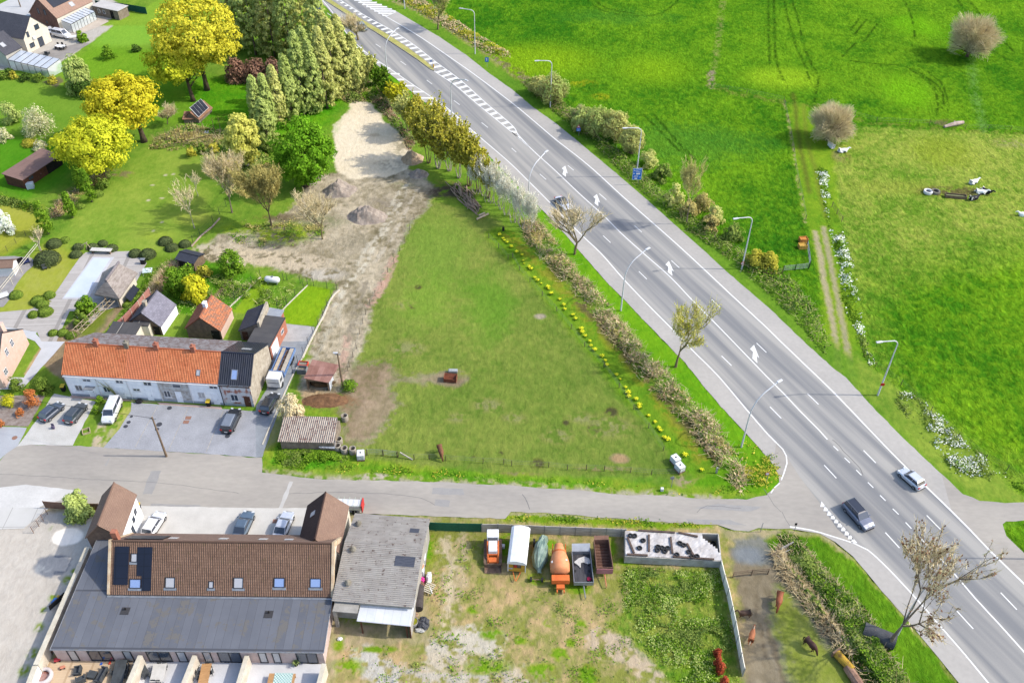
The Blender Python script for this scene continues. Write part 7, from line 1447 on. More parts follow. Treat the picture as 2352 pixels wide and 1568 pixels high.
# walls of the farmhouse yard and patios
def wall(label,A,B,z,w,m_,nm='garden_wall',z2=None):
    t=empty(nm,(*A,0),angle(A,B),label,'wall');L_=math.dist(A,B);z2=z2 or z;q=MB();q.add([(0,-w/2,0),(L_,-w/2,0),(L_,-w/2,z2),(0,-w/2,z),(0,w/2,0),(L_,w/2,0),(L_,w/2,z2),(0,w/2,z)],[(0,1,2,3),(5,4,7,6),(1,5,6,2),(4,0,3,7),(3,2,6,7)]);q.build('masonry',m_,t)
    q=MB();q.add([(0,-w/2-.05,z),(L_,-w/2-.05,z2),(L_,w/2+.05,z2),(0,w/2+.05,z),(0,-w/2-.05,z+.07),(L_,-w/2-.05,z2+.07),(L_,w/2+.05,z2+.07),(0,w/2+.05,z+.07)],[(4,5,6,7),(0,1,5,4),(1,2,6,5),(2,3,7,6),(3,0,4,7)]);q.build('coping',m_edge,t);return t
m_wl=mat('pale_boundary_wall',(232,222,206),(212,198,178),.8,fine=.1)
wall('long pale boundary wall left of the farmhouse extension',T(0,3,805,320,2.0),T(0,3,330,1400,2.0),2.0,.5,m_wl);wall('white continuation of the boundary wall beside the wooden patio',T(0,3,325,1410,1.8),T(0,3,180,1800,1.8),1.8,.5,m_white)
for lab,x0,y0,x1,y1 in(('pale wall between the wooden patio and the first white patio',1290,1310,1150,1640),('pale wall between the first and second white patios',1790,1310,1660,1640),('pale wall between the second and third white patios',2270,1310,2170,1640)):wall(lab,T(0,3,x0,y0+5,1.9),T(0,3,x1,y1,1.9),1.9,.42,m_wl)
wall('pale end wall of the third white patio beside the rough yard',T(1,3,628,1390,2.2),T(1,3,560,1640,1.9),2.2,.4,m_wl,z2=1.9)
# ---------------- patio furniture
m_rat=mat('grey_rattan',(86,90,94),(66,70,74),3,fine=.15);m_tbl=mat('dark_table',(82,88,92),(66,70,74),2,fine=.05);m_teak=mat('teak_top',(206,158,104),(184,138,88),1.5,fine=.1,stretch=(1,5,1));m_alu=mat('pale_table_top',(226,222,214),(208,204,196),2)
ZP=lambda x,y,z=0.0:NP(80+x/3.675,2130+y/3.675,z)
def table(label,p,rz,lx,ly,h,top,leg):
    t=empty('garden_table',(*p,.02),rz,label,'table');q=MB();q.box(-lx/2,-ly/2,h-.05,lx/2,ly/2,h);q.build('table_top',top,t)
    for sx in(-1,1):
        for sy in(-1,1):q=MB();q.box(sx*(lx/2-.1)-.035,sy*(ly/2-.1)-.035,0,sx*(lx/2-.1)+.035,sy*(ly/2-.1)+.035,h-.05);q.build('leg',leg,t)
    return t
def chair(label,p,rz,m_,group=None):
    t=empty('garden_chair',(*p,.02),rz,label,'chair',group);q=MB();q.box(-.24,-.24,.4,.24,.24,.46);q.build('seat',m_,t);q=MB();q.box(-.24,.2,.46,.24,.26,.95);q.build('backrest',m_,t)
    for sx in(-1,1):
        for sy in(-1,1):q=MB();q.box(sx*.21-.02,sy*.21-.02,0,sx*.21+.02,sy*.21+.02,.4);q.build('leg',m_,t)
    return t
def arm(label,p,rz,w,nm='rattan_armchair',cat='armchair'):
    t=empty(nm,(*p,.02),rz,label,cat);q=MB();q.box(-w/2,-.4,.05,w/2,.4,.4);q.build('seat',m_rat,t);q=MB();q.box(-w/2,.28,.4,w/2,.42,.8);q.build('backrest',m_rat,t)
    for s_ in(-1,1):q=MB();q.box(s_*w/2-.07,-.4,.4,s_*w/2+.07,.28,.6);q.build('armrest',m_rat,t)
    return t
arm('dark rattan armchair in the middle of the wooden patio',ZP(665,375),R(-80),.9);arm('dark rattan armchair cut by the bottom edge of the photo',ZP(705,480),R(-150),.9);arm('dark two-seat rattan sofa on the wooden patio',ZP(955,425),R(-100),1.7,'rattan_sofa','sofa')
t=empty('rattan_footstool',(*ZP(838,420),.02),R(-10),'dark square rattan table between armchair and sofa','low table');q=MB();q.box(-.45,-.4,0,.45,.4,.4);q.build('body',m_rat,t);q=MB();q.box(-.48,-.43,.4,.48,.43,.44);q.build('table_top',m_tbl,t)
table('long dark dining table on the wooden patio',ZP(1180,420),R(8),1.3,3.2,.75,m_tbl,m_tbl)
for k,(x,y,a)in enumerate(((1270,330,-90),(1262,390,-90),(1245,450,-90),(1105,400,90))):chair('dark chair drawn up to the long dark dining table',ZP(x,y),R(a+8),m_rat,'chairs of the dark dining table')
table('pale slatted dining table on the first white patio',ZP(1658,420),R(5),1.5,2.2,.75,m_alu,m_zinc)
for x,y,a in((1662,325,0),(1728,328,0),(1580,440,90),(1600,495,180),(1660,498,180)):chair('dark mesh chair beside the pale slatted dining table',ZP(x,y),R(a+4),m_rat,'chairs of the pale dining table')
table('long teak table with a yellow pot on the second white patio',ZP(2225,430),R(4),1.1,2.4,.75,m_teak,m_tbl)
for x,y,a in((2250,320,0),(2160,400,90),(2290,400,-90),(2150,470,90)):chair('dark chair drawn up to the long teak table',ZP(x,y),R(a+4),m_rat,'chairs of the teak table')
t=empty('hammock_bench',(*ZP(1468,370),.02),R(-50),'dark mesh swing lounger lying askew on the first white patio','lounger');q=MB();q.slab([(-1.0,-.4,.35),(1.0,-.4,.35),(1.0,.4,.5),(-1.0,.4,.5)],.05);q.build('mesh_seat',m_rat,t)
for s_ in(-1,1):q=MB();q.tube([(s_*.9,-.35,0),(s_*.9,0,.5),(s_*.9,.35,0)],.03,4);q.build('leg',m_dkframe,t)
t=empty('inflatable_tub',(*ZP(250,450),.02),0,'round pale inflatable tub at the corner of the wooden patio','tub');q=MB();q.lathe([(.62,.05),(.95,0),(1.08,.3),(1.05,.65),(.9,.78),(.72,.72),(.66,.5)],24);q.build('rim',mat('pale_vinyl',(226,216,214),(206,196,198),1.4,rough=.5),t,smooth=True);q=MB();q.lathe([(.66,.35),(0,.35)],24);q.build('inside',mat('brownish_cover',(190,160,156),(150,90,74),1.4),t)
t=empty('sand_shovel',(*ZP(990,270),.04),0,'blue and red toy shovel lying on the wooden patio','toy');q=MB();q.tube([(-.35,-.05,.03),(.45,.03,.03)],.02,4);q.build('handle',m_dark,t);q=MB();q.prism([(-.55,-.2),(-.3,-.2),(-.28,.1),(-.5,.12)],0,.05);q.build('blue_blade',mat('toy_blue',(50,110,220)),t);q=MB();q.prism([(.42,-.12),(.62,-.1),(.62,.3),(.44,.28)],0,.08);q.build('red_blade',mat('toy_red',(244,66,40)),t)
for lab,x,y,c_,s_ in(('red and white toy ride-on by the wall of the wooden patio',412,235,(214,70,80),.35),('orange-pink box on the wooden patio',475,325,(232,150,120),.28),('grey and white toy motorbike by the boundary wall',240,300,(170,160,160),.4),('brown cabinet in the corner behind the wooden patio',298,150,(112,72,50),.5)):
    t=empty('patio_item',(*ZP(x,y),.02),R(20),lab,'box' if 'box' in lab else('cabinet' if 'cabinet' in lab else 'toy'));q=MB();q.box(-s_,-s_*.6,.05,s_,s_*.6,s_*1.2);q.build('body',mat('item_%d'%x,c_,None,3),t,bevel=.08)
    for sx in(-1,1):q=MB();q.lathe([(0,-.04),(.1,-.04),(.1,.04),(0,.04)],8,(sx*s_*.7,-s_*.6,.1),Matrix.Rotation(R(90),4,'X'));q.build('wheel',m_tyre,t)
p=T(1,3,245,1560);t=table('wooden patio table with a green checked cloth, cut by the bottom edge',p,R(0),3.0,1.3,.75,m_teak,m_teak);
ck,nt_,bn=newmat('checked_cloth');tc=nt_.nodes.new('ShaderNodeTexCoord');chk=nt_.nodes.new('ShaderNodeTexChecker');chk.inputs['Scale'].default_value=6;chk.inputs[1].default_value=(.02,.16,.13,1);chk.inputs[2].default_value=(.6,.66,.64,1);nt_.links.new(tc.outputs['Object'],chk.inputs[0]);nt_.links.new(chk.outputs[0],bn.inputs['Base Color'])
q=MB();q.box(-.85,-.7,.752,1.2,.7,.775);o=q.build('tablecloth',ck);o.location=(*p,.02);tag(o,'green and white checked cloth on the wooden patio table','tablecloth')
t=empty('potted_palm',(*T(1,3,372,1405),.02),0,'small potted palm on the third white patio','potted plant');q=MB();q.lathe([(.18,0),(.24,.4),(.2,.4),(.18,.3)],10);q.build('pot',m_dark,t);q=MB()
for k in range(22):u=k*.285*2;q.tube([(0,0,.35),(math.cos(u)*.3,math.sin(u)*.3,.8),(math.cos(u)*.55,math.sin(u)*.55,.55)],[.04,.06,.01],3)
q.build('leaves',mat('palm_green',(150,170,90),(120,140,70),3),t)
# junk east of the barn
Z6=lambda x,y,z=0.0:NP(1330+x/4.482,1780+y/4.482,z)
ibc(Z6(320,385),0,'white tank container against the barn, farthest from the camera',sc=1.25);ibc(Z6(300,560),0,'white tank container with an orange ring on top against the barn',sc=1.25)
q=MB();q.lathe([(.28,0),(.5,.0),(.5,.1),(.28,.1),(.28,0)],16);o=q.build('orange_ring',m_org);o.location=(*Z6(295,455,1.3),1.42);tag(o,'orange ring lying on the white tank container by the barn','ring')
t=empty('steel_tank',(*Z6(270,960),0),R(93),'long dark rusty cylindrical tank lying beside the barn','tank');q=MB();q.lathe([(.0,-1.6),(.62,-1.6),(.66,-1.4),(.66,1.5),(.55,1.5),(.5,1.2)],20,(0,0,.66),Matrix.Rotation(R(90),4,'Y'));q.build('shell',mat('dark_tank',(84,76,74),(64,58,58),1.5,fine=.12),t)
for k in(-1,1):q=MB();q.box(k-.1,-.5,0,k+.1,.5,.2);q.build('support',m_stl,t)
t=empty('pallet',(*Z6(430,810),0),R(-25),'white slatted pallet leaning beside the dark tank','pallet')
for k in range(6):q=MB();q.box(-.6,-.6+k*.22,.42+k*.06,.6,-.48+k*.22,.46+k*.06);q.build('slat',m_edge,t)
q=MB();q.tube([(-.5,.6,.6),(.75,-.5,.55)],.06,4);q.build('beam',m_pvc,t)
for lab,x,y,m_,a_,b_,h_ in(('pink kayak-like sheet heap behind the dark tank',300,680,mat('magenta',(250,60,170),(230,50,150),3),.55,.35,.9),('white sacks and sheets beside the barn',430,640,m_pvc,.35,.8,.8),('rust-brown scrap heap next to the pink sheet',310,750,mat('scrap',(150,108,88),(120,84,70),3,fine=.2),.5,.4,.8),('black crumpled plastic heap by the carport corner',350,1320,mat('black_foil',(84,86,94),(58,60,68),3,rough=.4,bump=.06),.75,.8,.8),('white and grey rags below the black plastic heap',300,1410,mat('rags',(216,214,208),(180,178,172),3),.6,.3,.4),('firewood heap beside the carport',215,1190,mat('firewood',(190,160,130),(150,122,96),3,fine=.2),.5,.4,.5),('white crumpled bag in the grass below the carport',40,1500,m_pvc,.3,.25,.3)):
    p=Z6(x,y)if not lab.startswith('white crumpled')else T(1,3,775,1165);q=MB();q.ball((0,0,h_*.4),(a_,b_,h_*.6),14,8,.22,random.Random(x));o=q.build('scrap_heap' if 'heap' in lab else 'plastic_bag',m_,bevel=0);o.location=(*p,0);tag(o,lab,'heap' if 'heap' in lab else 'bag')
t=empty('water_butt',(*Z6(200,1310),0),0,'open tank of yellow-green water at the carport corner','tank');q=MB();q.lathe([(.5,0),(.58,0),(.58,.7),(.52,.7),(.5,.2)],16);q.build('shell',m_conc,t);q=MB();q.lathe([(.51,.62),(0,.62)],16);q.build('water',mat('green_water',(150,150,20),(130,132,16),2,rough=.1),t)
# courtyard and terrace small things
t=empty('livestock_trailer',(*T(1,2,860,1550),0),R(-2),'white railed trailer with a red end parked behind the right wing','trailer');q=MB();q.box(-2.1,-.6,.7,1.8,.6,1.7);q.build('body',m_pvc,t,bevel=.15);q=MB();q.box(1.8,-.7,.5,1.95,.7,1.9);q.build('red_end',mat('trailer_red',(230,60,56)),t);q=MB()
for k in range(6):q.tube([(-2.0+k*.72,-.75,.5),(-2.0+k*.72,-.75,1.9),(-2.0+k*.72,.75,1.9)],.025,4)
for z in(1.2,1.9):q.tube([(-2.0,-.75,z),(1.8,-.75,z)],.025,4)
q.build('railing',mat('pale_green_rail',(206,226,206)),t)
for s_ in(-1,1):q=MB();q.lathe([(.1,-.1),(.36,-.1),(.36,.1),(.1,.1)],12,(s_*.8,-.6,.36),Matrix.Rotation(R(90),4,'X'));q.build('wheel',m_tyre,t)
def bin_(label,p,c=(244,212,40)):
    t=empty('wheelie_bin',(*p,0),0,label,'bin');q=MB();q.add([(-.22,-.25,0),(.22,-.25,0),(.22,.25,0),(-.22,.25,0),(-.29,-.32,.95),(.29,-.32,.95),(.29,.36,.95),(-.29,.36,.95)],[(0,1,5,4),(1,2,6,5),(2,3,7,6),(3,0,4,7),(3,2,1,0)]);q.build('body',m_black,t);q=MB();q.add([(-.31,-.36,.95),(.31,-.36,.95),(.31,.38,1.03),(-.31,.38,1.03),(-.31,-.36,.99),(.31,-.36,.99),(.31,.38,1.08),(-.31,.38,1.08)],[(4,5,6,7),(0,1,5,4),(1,2,6,5),(2,3,7,6),(3,0,4,7)]);q.build('lid',mat('yellow_lid',(250,214,40),(240,200,30),3),t)
bin_('black bin with yellow lid in front of the last white cottage',T(0,2,1922,590));bin_('black bin with yellow lid in the gap left of the terrace',T(0,2,590,450));bin_('bin with yellow lid behind the left farm wing',T(0,2,1278,1545))
q=MB();q.ball((0,0,.25),(.55,.4,.32),12,8,.15);o=q.build('rubbish_bag',m_black);o.location=(*T(0,2,1280,560),0);tag(o,'black rubbish bags on the parking asphalt by the terrace wall','rubbish bag')
m_stain=mat('cast_iron_cover',(76,80,88),(64,66,74),3);m_rustc=mat('rusty_cover',(170,128,108),(150,110,94),3)
for lab,x,y,r_,m_ in(('round dark cover near the terrace pavement',1557,612,.36,m_stain),('round dark cover left of the utility pole, upper one',1463,762,.42,m_stain),('round dark cover touching the utility pole foot shadow',1443,806,.3,m_stain),('round dark cover behind the black estate car',2090,870,.36,m_stain),('round dark cover on the weedy asphalt, upper one',1182,742,.3,m_stain),('round dark cover on the weedy asphalt, lower one',1155,780,.32,m_stain),('small round cover beside the white van-like car',1208,690,.22,m_stain),('round rusty cover on the road left of the driveway',135,885,.38,m_rustc)):
    q=MB();q.lathe([(r_,0),(r_,.02),(0,.02)],16);o=q.build('manhole_cover',m_);o.location=(*T(0,2,x,y),.012);tag(o,lab,'manhole cover')
for lab,c,r,x,y in(('rusty rectangular plate on the parking asphalt, upper one',0,2,1730,702),('rusty rectangular plate on the parking asphalt, lower one',0,2,1710,740),('rusty plate in the courtyard beside the white hatchback',0,3,1480,42),('rusty plate in the courtyard beside the silver-white saloon',1,3,185,82)):
    q=MB();q.box(-.42,-.32,0,.42,.32,.02);o=q.build('access_cover',m_rustc);o.location=(*T(c,r,x,y),.013);tag(o,lab,'cover')
q=MB();q.box(-.2,-.15,0,.2,.15,.5);q.box(-.2,.1,.5,.2,.16,.9);o=q.build('plastic_chair',mat('purple_grey',(110,100,130)));o.location=(*T(0,2,492,800),0);tag(o,'small purple-grey chair on the pale driveway','chair')
t=empty('wooden_crate',(*T(0,2,795,830),0),R(25),'empty wooden crate on the grass strip by the driveway','crate')
for k in range(4):q=MB();a=k*R(90);q.obox((math.cos(a)*.5,math.sin(a)*.5,.15),(.05,1.0,.3),rz=a);q.build('side',m_lat,t)
# deck things
t=empty('deck_bench',(*T(0,1,940,755),.03),R(-3),'long pale table at the head of the swimming pool','table');q=MB();q.box(-1.9,-.5,.65,1.9,.5,.72);q.build('table_top',m_alu,t)
for x in(-1.6,1.6):q=MB();q.box(x-.05,-.4,0,x+.05,.4,.65);q.build('leg',m_wood,t)
t=empty('garden_sculpture',(*T(0,1,800,730),.03),0,'pale timber sculpture of crossed beams at the corner of the deck','sculpture');q=MB();q.tube([(0,0,0),(.3,0,1.6)],.07,5);q.tube([(-.7,0,1.0),(.5,.1,1.7)],.07,5);q.tube([(.3,0,1.6),(.9,0,.2)],.06,5);q.build('beams',m_lat,t)
t=empty('gas_barbecue',(*T(0,1,1320,855),.03),0,'dark barbecue at the right corner of the deck','barbecue');q=MB();q.box(-.4,-.3,0,.4,.3,.9);q.build('cabinet',m_black,t,bevel=.04);q=MB();q.box(-.45,-.32,.9,.45,.32,1.05);q.build('hood',m_zinc,t,bevel=.06)
t=empty('glass_table',(*T(0,1,1362,945),0),.2,'glass garden table with a white ring sculpture beside the pool house','table');q=MB();q.box(-.8,-.7,.7,.8,.7,.73);q.build('glass_top',clearglass(),t)
for sx in(-1,1):
    for sy in(-1,1):q=MB();q.tube([(sx*.7,sy*.6,0),(sx*.7,sy*.6,.7)],.03,4);q.build('leg',m_pvc,t)
q=MB();q.tube([(.45*math.cos(u),.35*math.sin(u),.8+.05*math.sin(3*u))for u in[k*.42 for k in range(16)]],.07,5);o=q.build('ring_wreath',m_pvc);o.location=(*T(0,1,1365,905,.8),.0);tag(o,'white ring wreath lying on the glass garden table','wreath')
# left neighbour's terrace
uvs('neighbour_terrace',TP(0,1,"-80,790 130,785 290,800 330,850 210,960 130,1080 90,1180 30,1250 -80,1260"),.016,mat('neighbour_slabs',(176,172,170),(150,146,146),.5,fine=.1))
b=gable('playhouse','white wooden playhouse with a brown roof on the left neighbour terrace','playhouse',T(0,1,0,975),R(6),2.6,2.4,1.8,2.5,1.2,1.8,m_pvc,r_brownf,r_brownf,(.15,.15,.15,.15))
t=empty('pergola_frame',(*T(0,1,40,1160),0),angle(T(0,1,40,1160),T(0,1,380,740)),'pale metal frame running along the left neighbour terrace','frame');L_=math.dist(T(0,1,40,1160),T(0,1,380,740))
for y_ in(0,.45):q=MB();q.tube([(0,y_,1.6),(L_,y_,1.6)],.06,4);q.build('rail',m_edge,t)
for k in range(5):q=MB();q.tube([(L_*k/4,.2,0),(L_*k/4,.2,1.6)],.06,4);q.build('upright',m_edge,t)
for lab,x,y,m_,s_ in(('white bench in the left neighbour garden corner',30,1170,m_pvc,1.0),('dark garden machine on the left neighbour terrace',190,850,m_dark,.6),('dark blue chair on the left neighbour terrace',250,850,mat('navy',(50,60,110)),.5),('grey kettle-shaped pot on the lawn',415,905,m_rat,.35)):
    t=empty('terrace_item',(*T(0,1,x,y),.02),R(35),lab,lab.split()[1]if s_!=.6 else 'machine');q=MB();q.box(-s_,-.3,.3,s_,.3,.42);q.build('seat',m_,t);q=MB();q.box(-s_,.25,.42,s_,.32,.9);q.build('back',m_,t);q=MB();q.box(-s_*.9,-.25,0,-s_*.8,.25,.3);q.build('leg',m_,t);q=MB();q.box(s_*.8,-.25,0,s_*.9,.25,.3);q.build('leg',m_,t)
# village terrace furniture
t=table('white-topped garden table with dark chairs on the village terrace',T(0,0,562,450),R(-10),2.6,1.5,.75,m_pvc,m_dkframe)
for x,y,a in((525,458,180),(560,465,180),(595,460,180),(535,428,0),(575,428,0),(605,445,-90)):chair('dark chair around the white-topped table on the village terrace',T(0,0,x,y),R(a),m_dkframe,'chairs of the village terrace table')
arm('dark armchair by the white gabled house, right one',T(0,0,438,500),R(160),1.0);arm('dark armchair by the white gabled house, left one',T(0,0,425,530),R(100),1.2);table('white table beside the camper van',T(0,0,665,365),R(20),2.2,1.2,.8,m_pvc,m_zinc)
# troughs and things in the pasture
t=empty('water_trough',(*T(3,1,1725,245),0),R(-9),'long dark trough in the muddy patch of the pale pasture','trough');q=MB()
for y0,y1,x0,x1 in((-.5,-.42,-2.0,2.0),(.42,.5,-2.0,2.0),(-.42,.42,-2.0,-1.92),(-.42,.42,1.92,2.0)):q.box(x0,y0,0,x1,y1,.6)
q.build('sides',m_wood,t);q=MB();q.box(-1.92,-.42,0,1.92,.42,.3);q.build('water',mat('trough_water',(150,160,110)),t)
for lab,x,y,m_ in(('black tractor tyre feeder left of the long trough',1540,205,m_concd),('white and black basin at the left end of the troughs',1472,205,m_pvc)):
    t=empty('round_trough',(*T(3,1,x,y),0),0,lab,'trough');q=MB();q.lathe([(.55,0),(.85,0),(.9,.3),(.85,.55),(.6,.55),(.55,.1)],18);q.build('rim',m_,t);q=MB();q.lathe([(.58,.2),(0,.2)],18);q.build('inside',m_dark,t)
for lab,x,y,c_ in(('orange container by the meadow gate, upper one',325,650,(232,150,60)),('mottled yellow container by the meadow gate, lower one',318,708,(236,186,70))):
    t=empty('field_container',(*T(3,1,x,y),0),.1,lab,'container');mm=mat('container_%d'%y,c_,tuple(v*.8 for v in c_),3);q=MB();q.box(-.75,-.55,0,.75,-.48,.8);q.box(-.75,.48,0,.75,.55,.8);q.box(-.75,-.48,0,-.68,.48,.8);q.box(.68,-.48,0,.75,.48,.8);q.build('sides',mm,t);q=MB();q.box(-.7,-.5,0,.7,.5,.66);q.build('contents',mm,t)
q=MB();q.tube([(-2.6,-.2,.3),(-.8,0,.45),(1,.2,.5),(2.6,.5,.4)],[.3,.42,.5,.36],8);q.tube([(0,0,.5),(.6,.9,.7)],.15,5);o=q.build('fallen_log',mat('bleached_wood',(216,196,182),(176,150,138),1.5,fine=.15));o.location=(*T(3,0,1710,1160),0);o.rotation_euler=(0,0,.25);tag(o,'bleached fallen tree trunk by the pasture fence','log')
# bottom right : culvert pipe, old bath and boat like trough
t=empty('culvert_pipe',(*T(3,3,960,1150),0),R(243),'large dark concrete pipe half buried in the brambles under the leaning tree','pipe');q=MB();q.lathe([(.75,1.0),(.75,-1.2),(.95,-1.2),(.95,2.4),(0,2.4)],24,(0,0,.8),Matrix.Rotation(R(-90),4,'X'));q.build('shell',mat('dark_concrete',(90,92,96),(70,72,78),1.5,fine=.15),t);q=MB();q.lathe([(.74,.5),(0,.5)],20,(0,0,.8),Matrix.Rotation(R(-90),4,'X'));q.build('inner_shade',mat('pipe_shade',(12,12,14)),t)  # black disc set inside the pipe, the shade of its opening as colour
a,b=T(3,3,650,1310,.5),T(3,3,760,1430,.5);t=empty('yellow_tank',((a[0]+b[0])/2,(a[1]+b[1])/2,0),angle(a,b),'old yellow tank with rusty ends lying beside the bramble bank','tank');q=MB();q.lathe([(0,-1.2),(.5,-1.2),(.5,1.2),(0,1.2)],16,(0,0,.5),Matrix.Rotation(R(90),4,'Y'));q.build('shell',mat('old_yellow',(206,164,40),(140,106,50),1.4,lo=.45,hi=.6),t);q=MB();q.obox((-1.3,0,.5),(.2,1.2,.9));q.build('end_plate',m_stl,t)
a,b=T(3,3,760,1460,.4),T(3,3,880,1640,.4);t=empty('hollow_log',((a[0]+b[0])/2,(a[1]+b[1])/2,0),angle(a,b),'thick brown hollow log cut by the bottom edge of the photo','log');q=MB();q.tube([(-1.8,0,.4),(0,0,.42),(1.8,0,.4)],[.55,.6,.5],10);q.build('bark',mat('log_brown',(190,150,124),(120,86,70),.9,fine=.2),t)
q=MB();q.obox((0,0,.5),(2.0,.1,1.0),rz=.5);q.obox((.3,-.4,.4),(1.6,.1,.8),rz=.4,rx=.4);o=q.build('concrete_slabs_pile',m_conc);o.location=(*T(3,3,170,340),0);tag(o,'leaning concrete slabs among dead branches by the horse paddock','slabs')
rg=random.Random(8)
for i in range(26):
    p=T(3,3,rg.uniform(70,330),rg.uniform(330,450));L_=rg.uniform(1,2.6);q=MB();q.tube([(-L_/2,0,.1),(0,rg.uniform(-.2,.2),.3),(L_/2,0,.2)],[.05,.05,.02],4);o=q.build('dead_branch',m_lat if i%2 else m_wood);o.location=(*p,rg.uniform(0,.5));o.rotation_euler=(0,rg.uniform(-.3,.3),rg.uniform(0,3.1));tag(o,'dead branch in the brushwood pile by the leaning slabs','branch','branches of the brushwood pile')
t=empty('rubbish_pile',(*T(0,3,515,830),0),R(60),'blue and yellow bags with a black board leaning on the boundary wall','rubbish');q=MB();q.ball((0,0,.3),(.6,.35,.35),10,6,.2);q.build('blue_bag',mat('blue_bag',(50,130,220)),t);q=MB();q.ball((.6,.1,.3),(.25,.25,.3),10,6,.2);q.build('yellow_bag',mat('yellow_bag',(246,206,80)),t);q=MB();q.obox((0,-.5,.7),(2.2,.06,1.3),rx=.3);q.build('black_board',m_black,t)
# ============================================================ VEGETATION
def quads(C,N,size,el=1.0,rg=None,tdir=None):
    """one small card per centre C, facing N"""
    n=len(C);N=N/np.maximum(np.linalg.norm(N,axis=1,keepdims=True),1e-6)
    t=rg.normal(size=(n,3))if tdir is None else tdir+rg.normal(size=(n,3))*.25
    t=t-N*(t*N).sum(1,keepdims=True);t/=np.maximum(np.linalg.norm(t,axis=1,keepdims=True),1e-6)
    b=np.cross(N,t);s=(size*(.6+.8*rg.random(n)))[:,None]/2
    v=np.stack([C-t*s*el-b*s*.5,C-t*s*.1+b*s*.0+b*s*.55*0-b*s,C+t*s*el,C+b*s],1)
    v[:,0]=C-t*s*el;v[:,1]=C-b*s;v[:,2]=C+t*s*el;v[:,3]=C+b*s
    return v.reshape(-1,3),np.arange(4*n).reshape(-1,4)
def sph(n,rg,lowcut=-1.0):
    d=rg.normal(size=(n*3,3));d/=np.linalg.norm(d,axis=1,keepdims=True);d=d[d[:,2]>lowcut];return d[:n]
def blobs_crown(R_,z0,z1,nc,rc,rg,shape='round'):
    zc=(z0+z1)/2;hz=(z1-z0)/2;out=[]
    d=sph(nc,rg);rad=.35+.65*rg.random(len(d))**.45
    if shape=='round':out=np.stack([d[:,0]*R_*rad,d[:,1]*R_*rad,zc+d[:,2]*hz*rad],1)
    elif shape=='dome':
        out=np.stack([d[:,0]*R_*rad,d[:,1]*R_*rad,z0+np.abs(d[:,2])*(z1-z0)*rad],1)
    elif shape=='column':
        t=rg.random(nc);prof=np.clip(t/.2,.25,1)**.5*(1-t)**.6*1.25;a=rg.random(nc)*6.283;rr=R_*prof*(.45+.55*rg.random(nc)**.5)
        out=np.stack([np.cos(a)*rr,np.sin(a)*rr,z0+t*(z1-z0)],1)
    return out,rc*(.7+.6*rg.random(len(out)))
def foliage(name,parent,mat_,seed,R_,z0,z1,nc,rc,nl,size,shape='round',el=1.2,low=-.6,tdir=None,flat=.8,jitter=.35,off=(0,0)):
    rg=np.random.default_rng(seed);bc,br=blobs_crown(R_,z0,z1,nc,rc,rg,shape)
    k=rg.integers(0,len(bc),nl);d=sph(nl,rg,low);k=k[:len(d)]
    C=bc[k]+d*br[k][:,None]*np.array([1,1,flat])*(.7+.4*rg.random(len(d)))[:,None]
    cen=np.array([0,0,(z0+z1)/2]);o=C-cen;o/=np.maximum(np.linalg.norm(o,axis=1,keepdims=True),.01)
    N=d*.6+o*.5+rg.normal(size=C.shape)*jitter+np.array([0,0,.25])
    td=None if tdir is None else np.tile(np.array(tdir,float),(len(C),1))
    C[:,0]+=off[0];C[:,1]+=off[1]
    v,f=quads(C,N,size,el,rg,td)
    return npmesh(name,v,f,mat_,parent),bc
m_bark=mat('grey_bark',(150,136,118),(112,98,82),1.6,rough=.95,fine=.2)
m_barkd=mat('dark_bark',(108,92,74),(80,66,52),1.6,rough=.95,fine=.2)
m_barkp=mat('pale_bark',(206,196,176),(176,164,142),1.6,rough=.95,fine=.15)
m_barkm=mat('mossy_bark',(150,134,92),(120,106,74),1.6,rough=.95,fine=.2)
def trunk(parent,H,r,mat_,seed,limbs=6,spread=3.0,lean=(0,0),zl=.35,name='trunk'):
    rg=random.Random(seed);q=MB();n=7
    path=[(lean[0]*H*(i/n)**1.5+rg.uniform(-.1,.1)*i/n*r*3,lean[1]*H*(i/n)**1.5+rg.uniform(-.1,.1)*i/n*r*3,H*i/n-.05*(i==0))for i in range(n+1)]
    q.tube(path,[r*1.35 if i==0 else r*(1-.75*i/n)for i in range(n+1)],8)
    for k in range(limbs):
        t=rg.uniform(zl,.9);i=int(t*n);b=Vector(path[i]);a=rg.uniform(0,6.28);L_=spread*(1.1-t*.5)*rg.uniform(.7,1.1);rr=r*(1-.75*t)*.55
        d=Vector((math.cos(a),math.sin(a),rg.uniform(.4,.9)));pth=[b]
        for j in range(1,5):pth.append(b+d*L_*j/4+Vector((rg.uniform(-.2,.2),rg.uniform(-.2,.2),.06*j*j))*L_*.15)
        q.tube(pth,[rr*(1-.8*j/4)for j in range(5)],5)
        for j in(2,3):
            d2=(d+Vector((rg.uniform(-1,1),rg.uniform(-1,1),rg.uniform(0,.8)))).normalized();q.tube([pth[j],pth[j]+d2*L_*.4],[rr*.4,rr*.1],4)
    return q.build(name,mat_,parent,smooth=True)
L_OAK=leafmat('oak_spring_leaves',(214,202,24),(160,156,12),.35,.3,(.2,.85))
L_OAK2=leafmat('oak_yellowgreen_leaves',(214,214,32),(158,168,18),.35,.3,(.2,.85))
L_OAK3=leafmat('oak_olive_leaves',(222,212,48),(166,164,34),.35,.3,(.2,.85))
L_CHE=leafmat('chestnut_leaves',(122,170,26),(66,112,10),.5,.3,(.2,.8))
L_WIL=leafmat('grey_green_poplar_leaves',(186,198,112),(146,164,78),.35,.3,(.15,.85))
L_WILY=leafmat('yellow_green_poplar_leaves',(210,208,124),(164,172,86),.35,.3,(.15,.85))
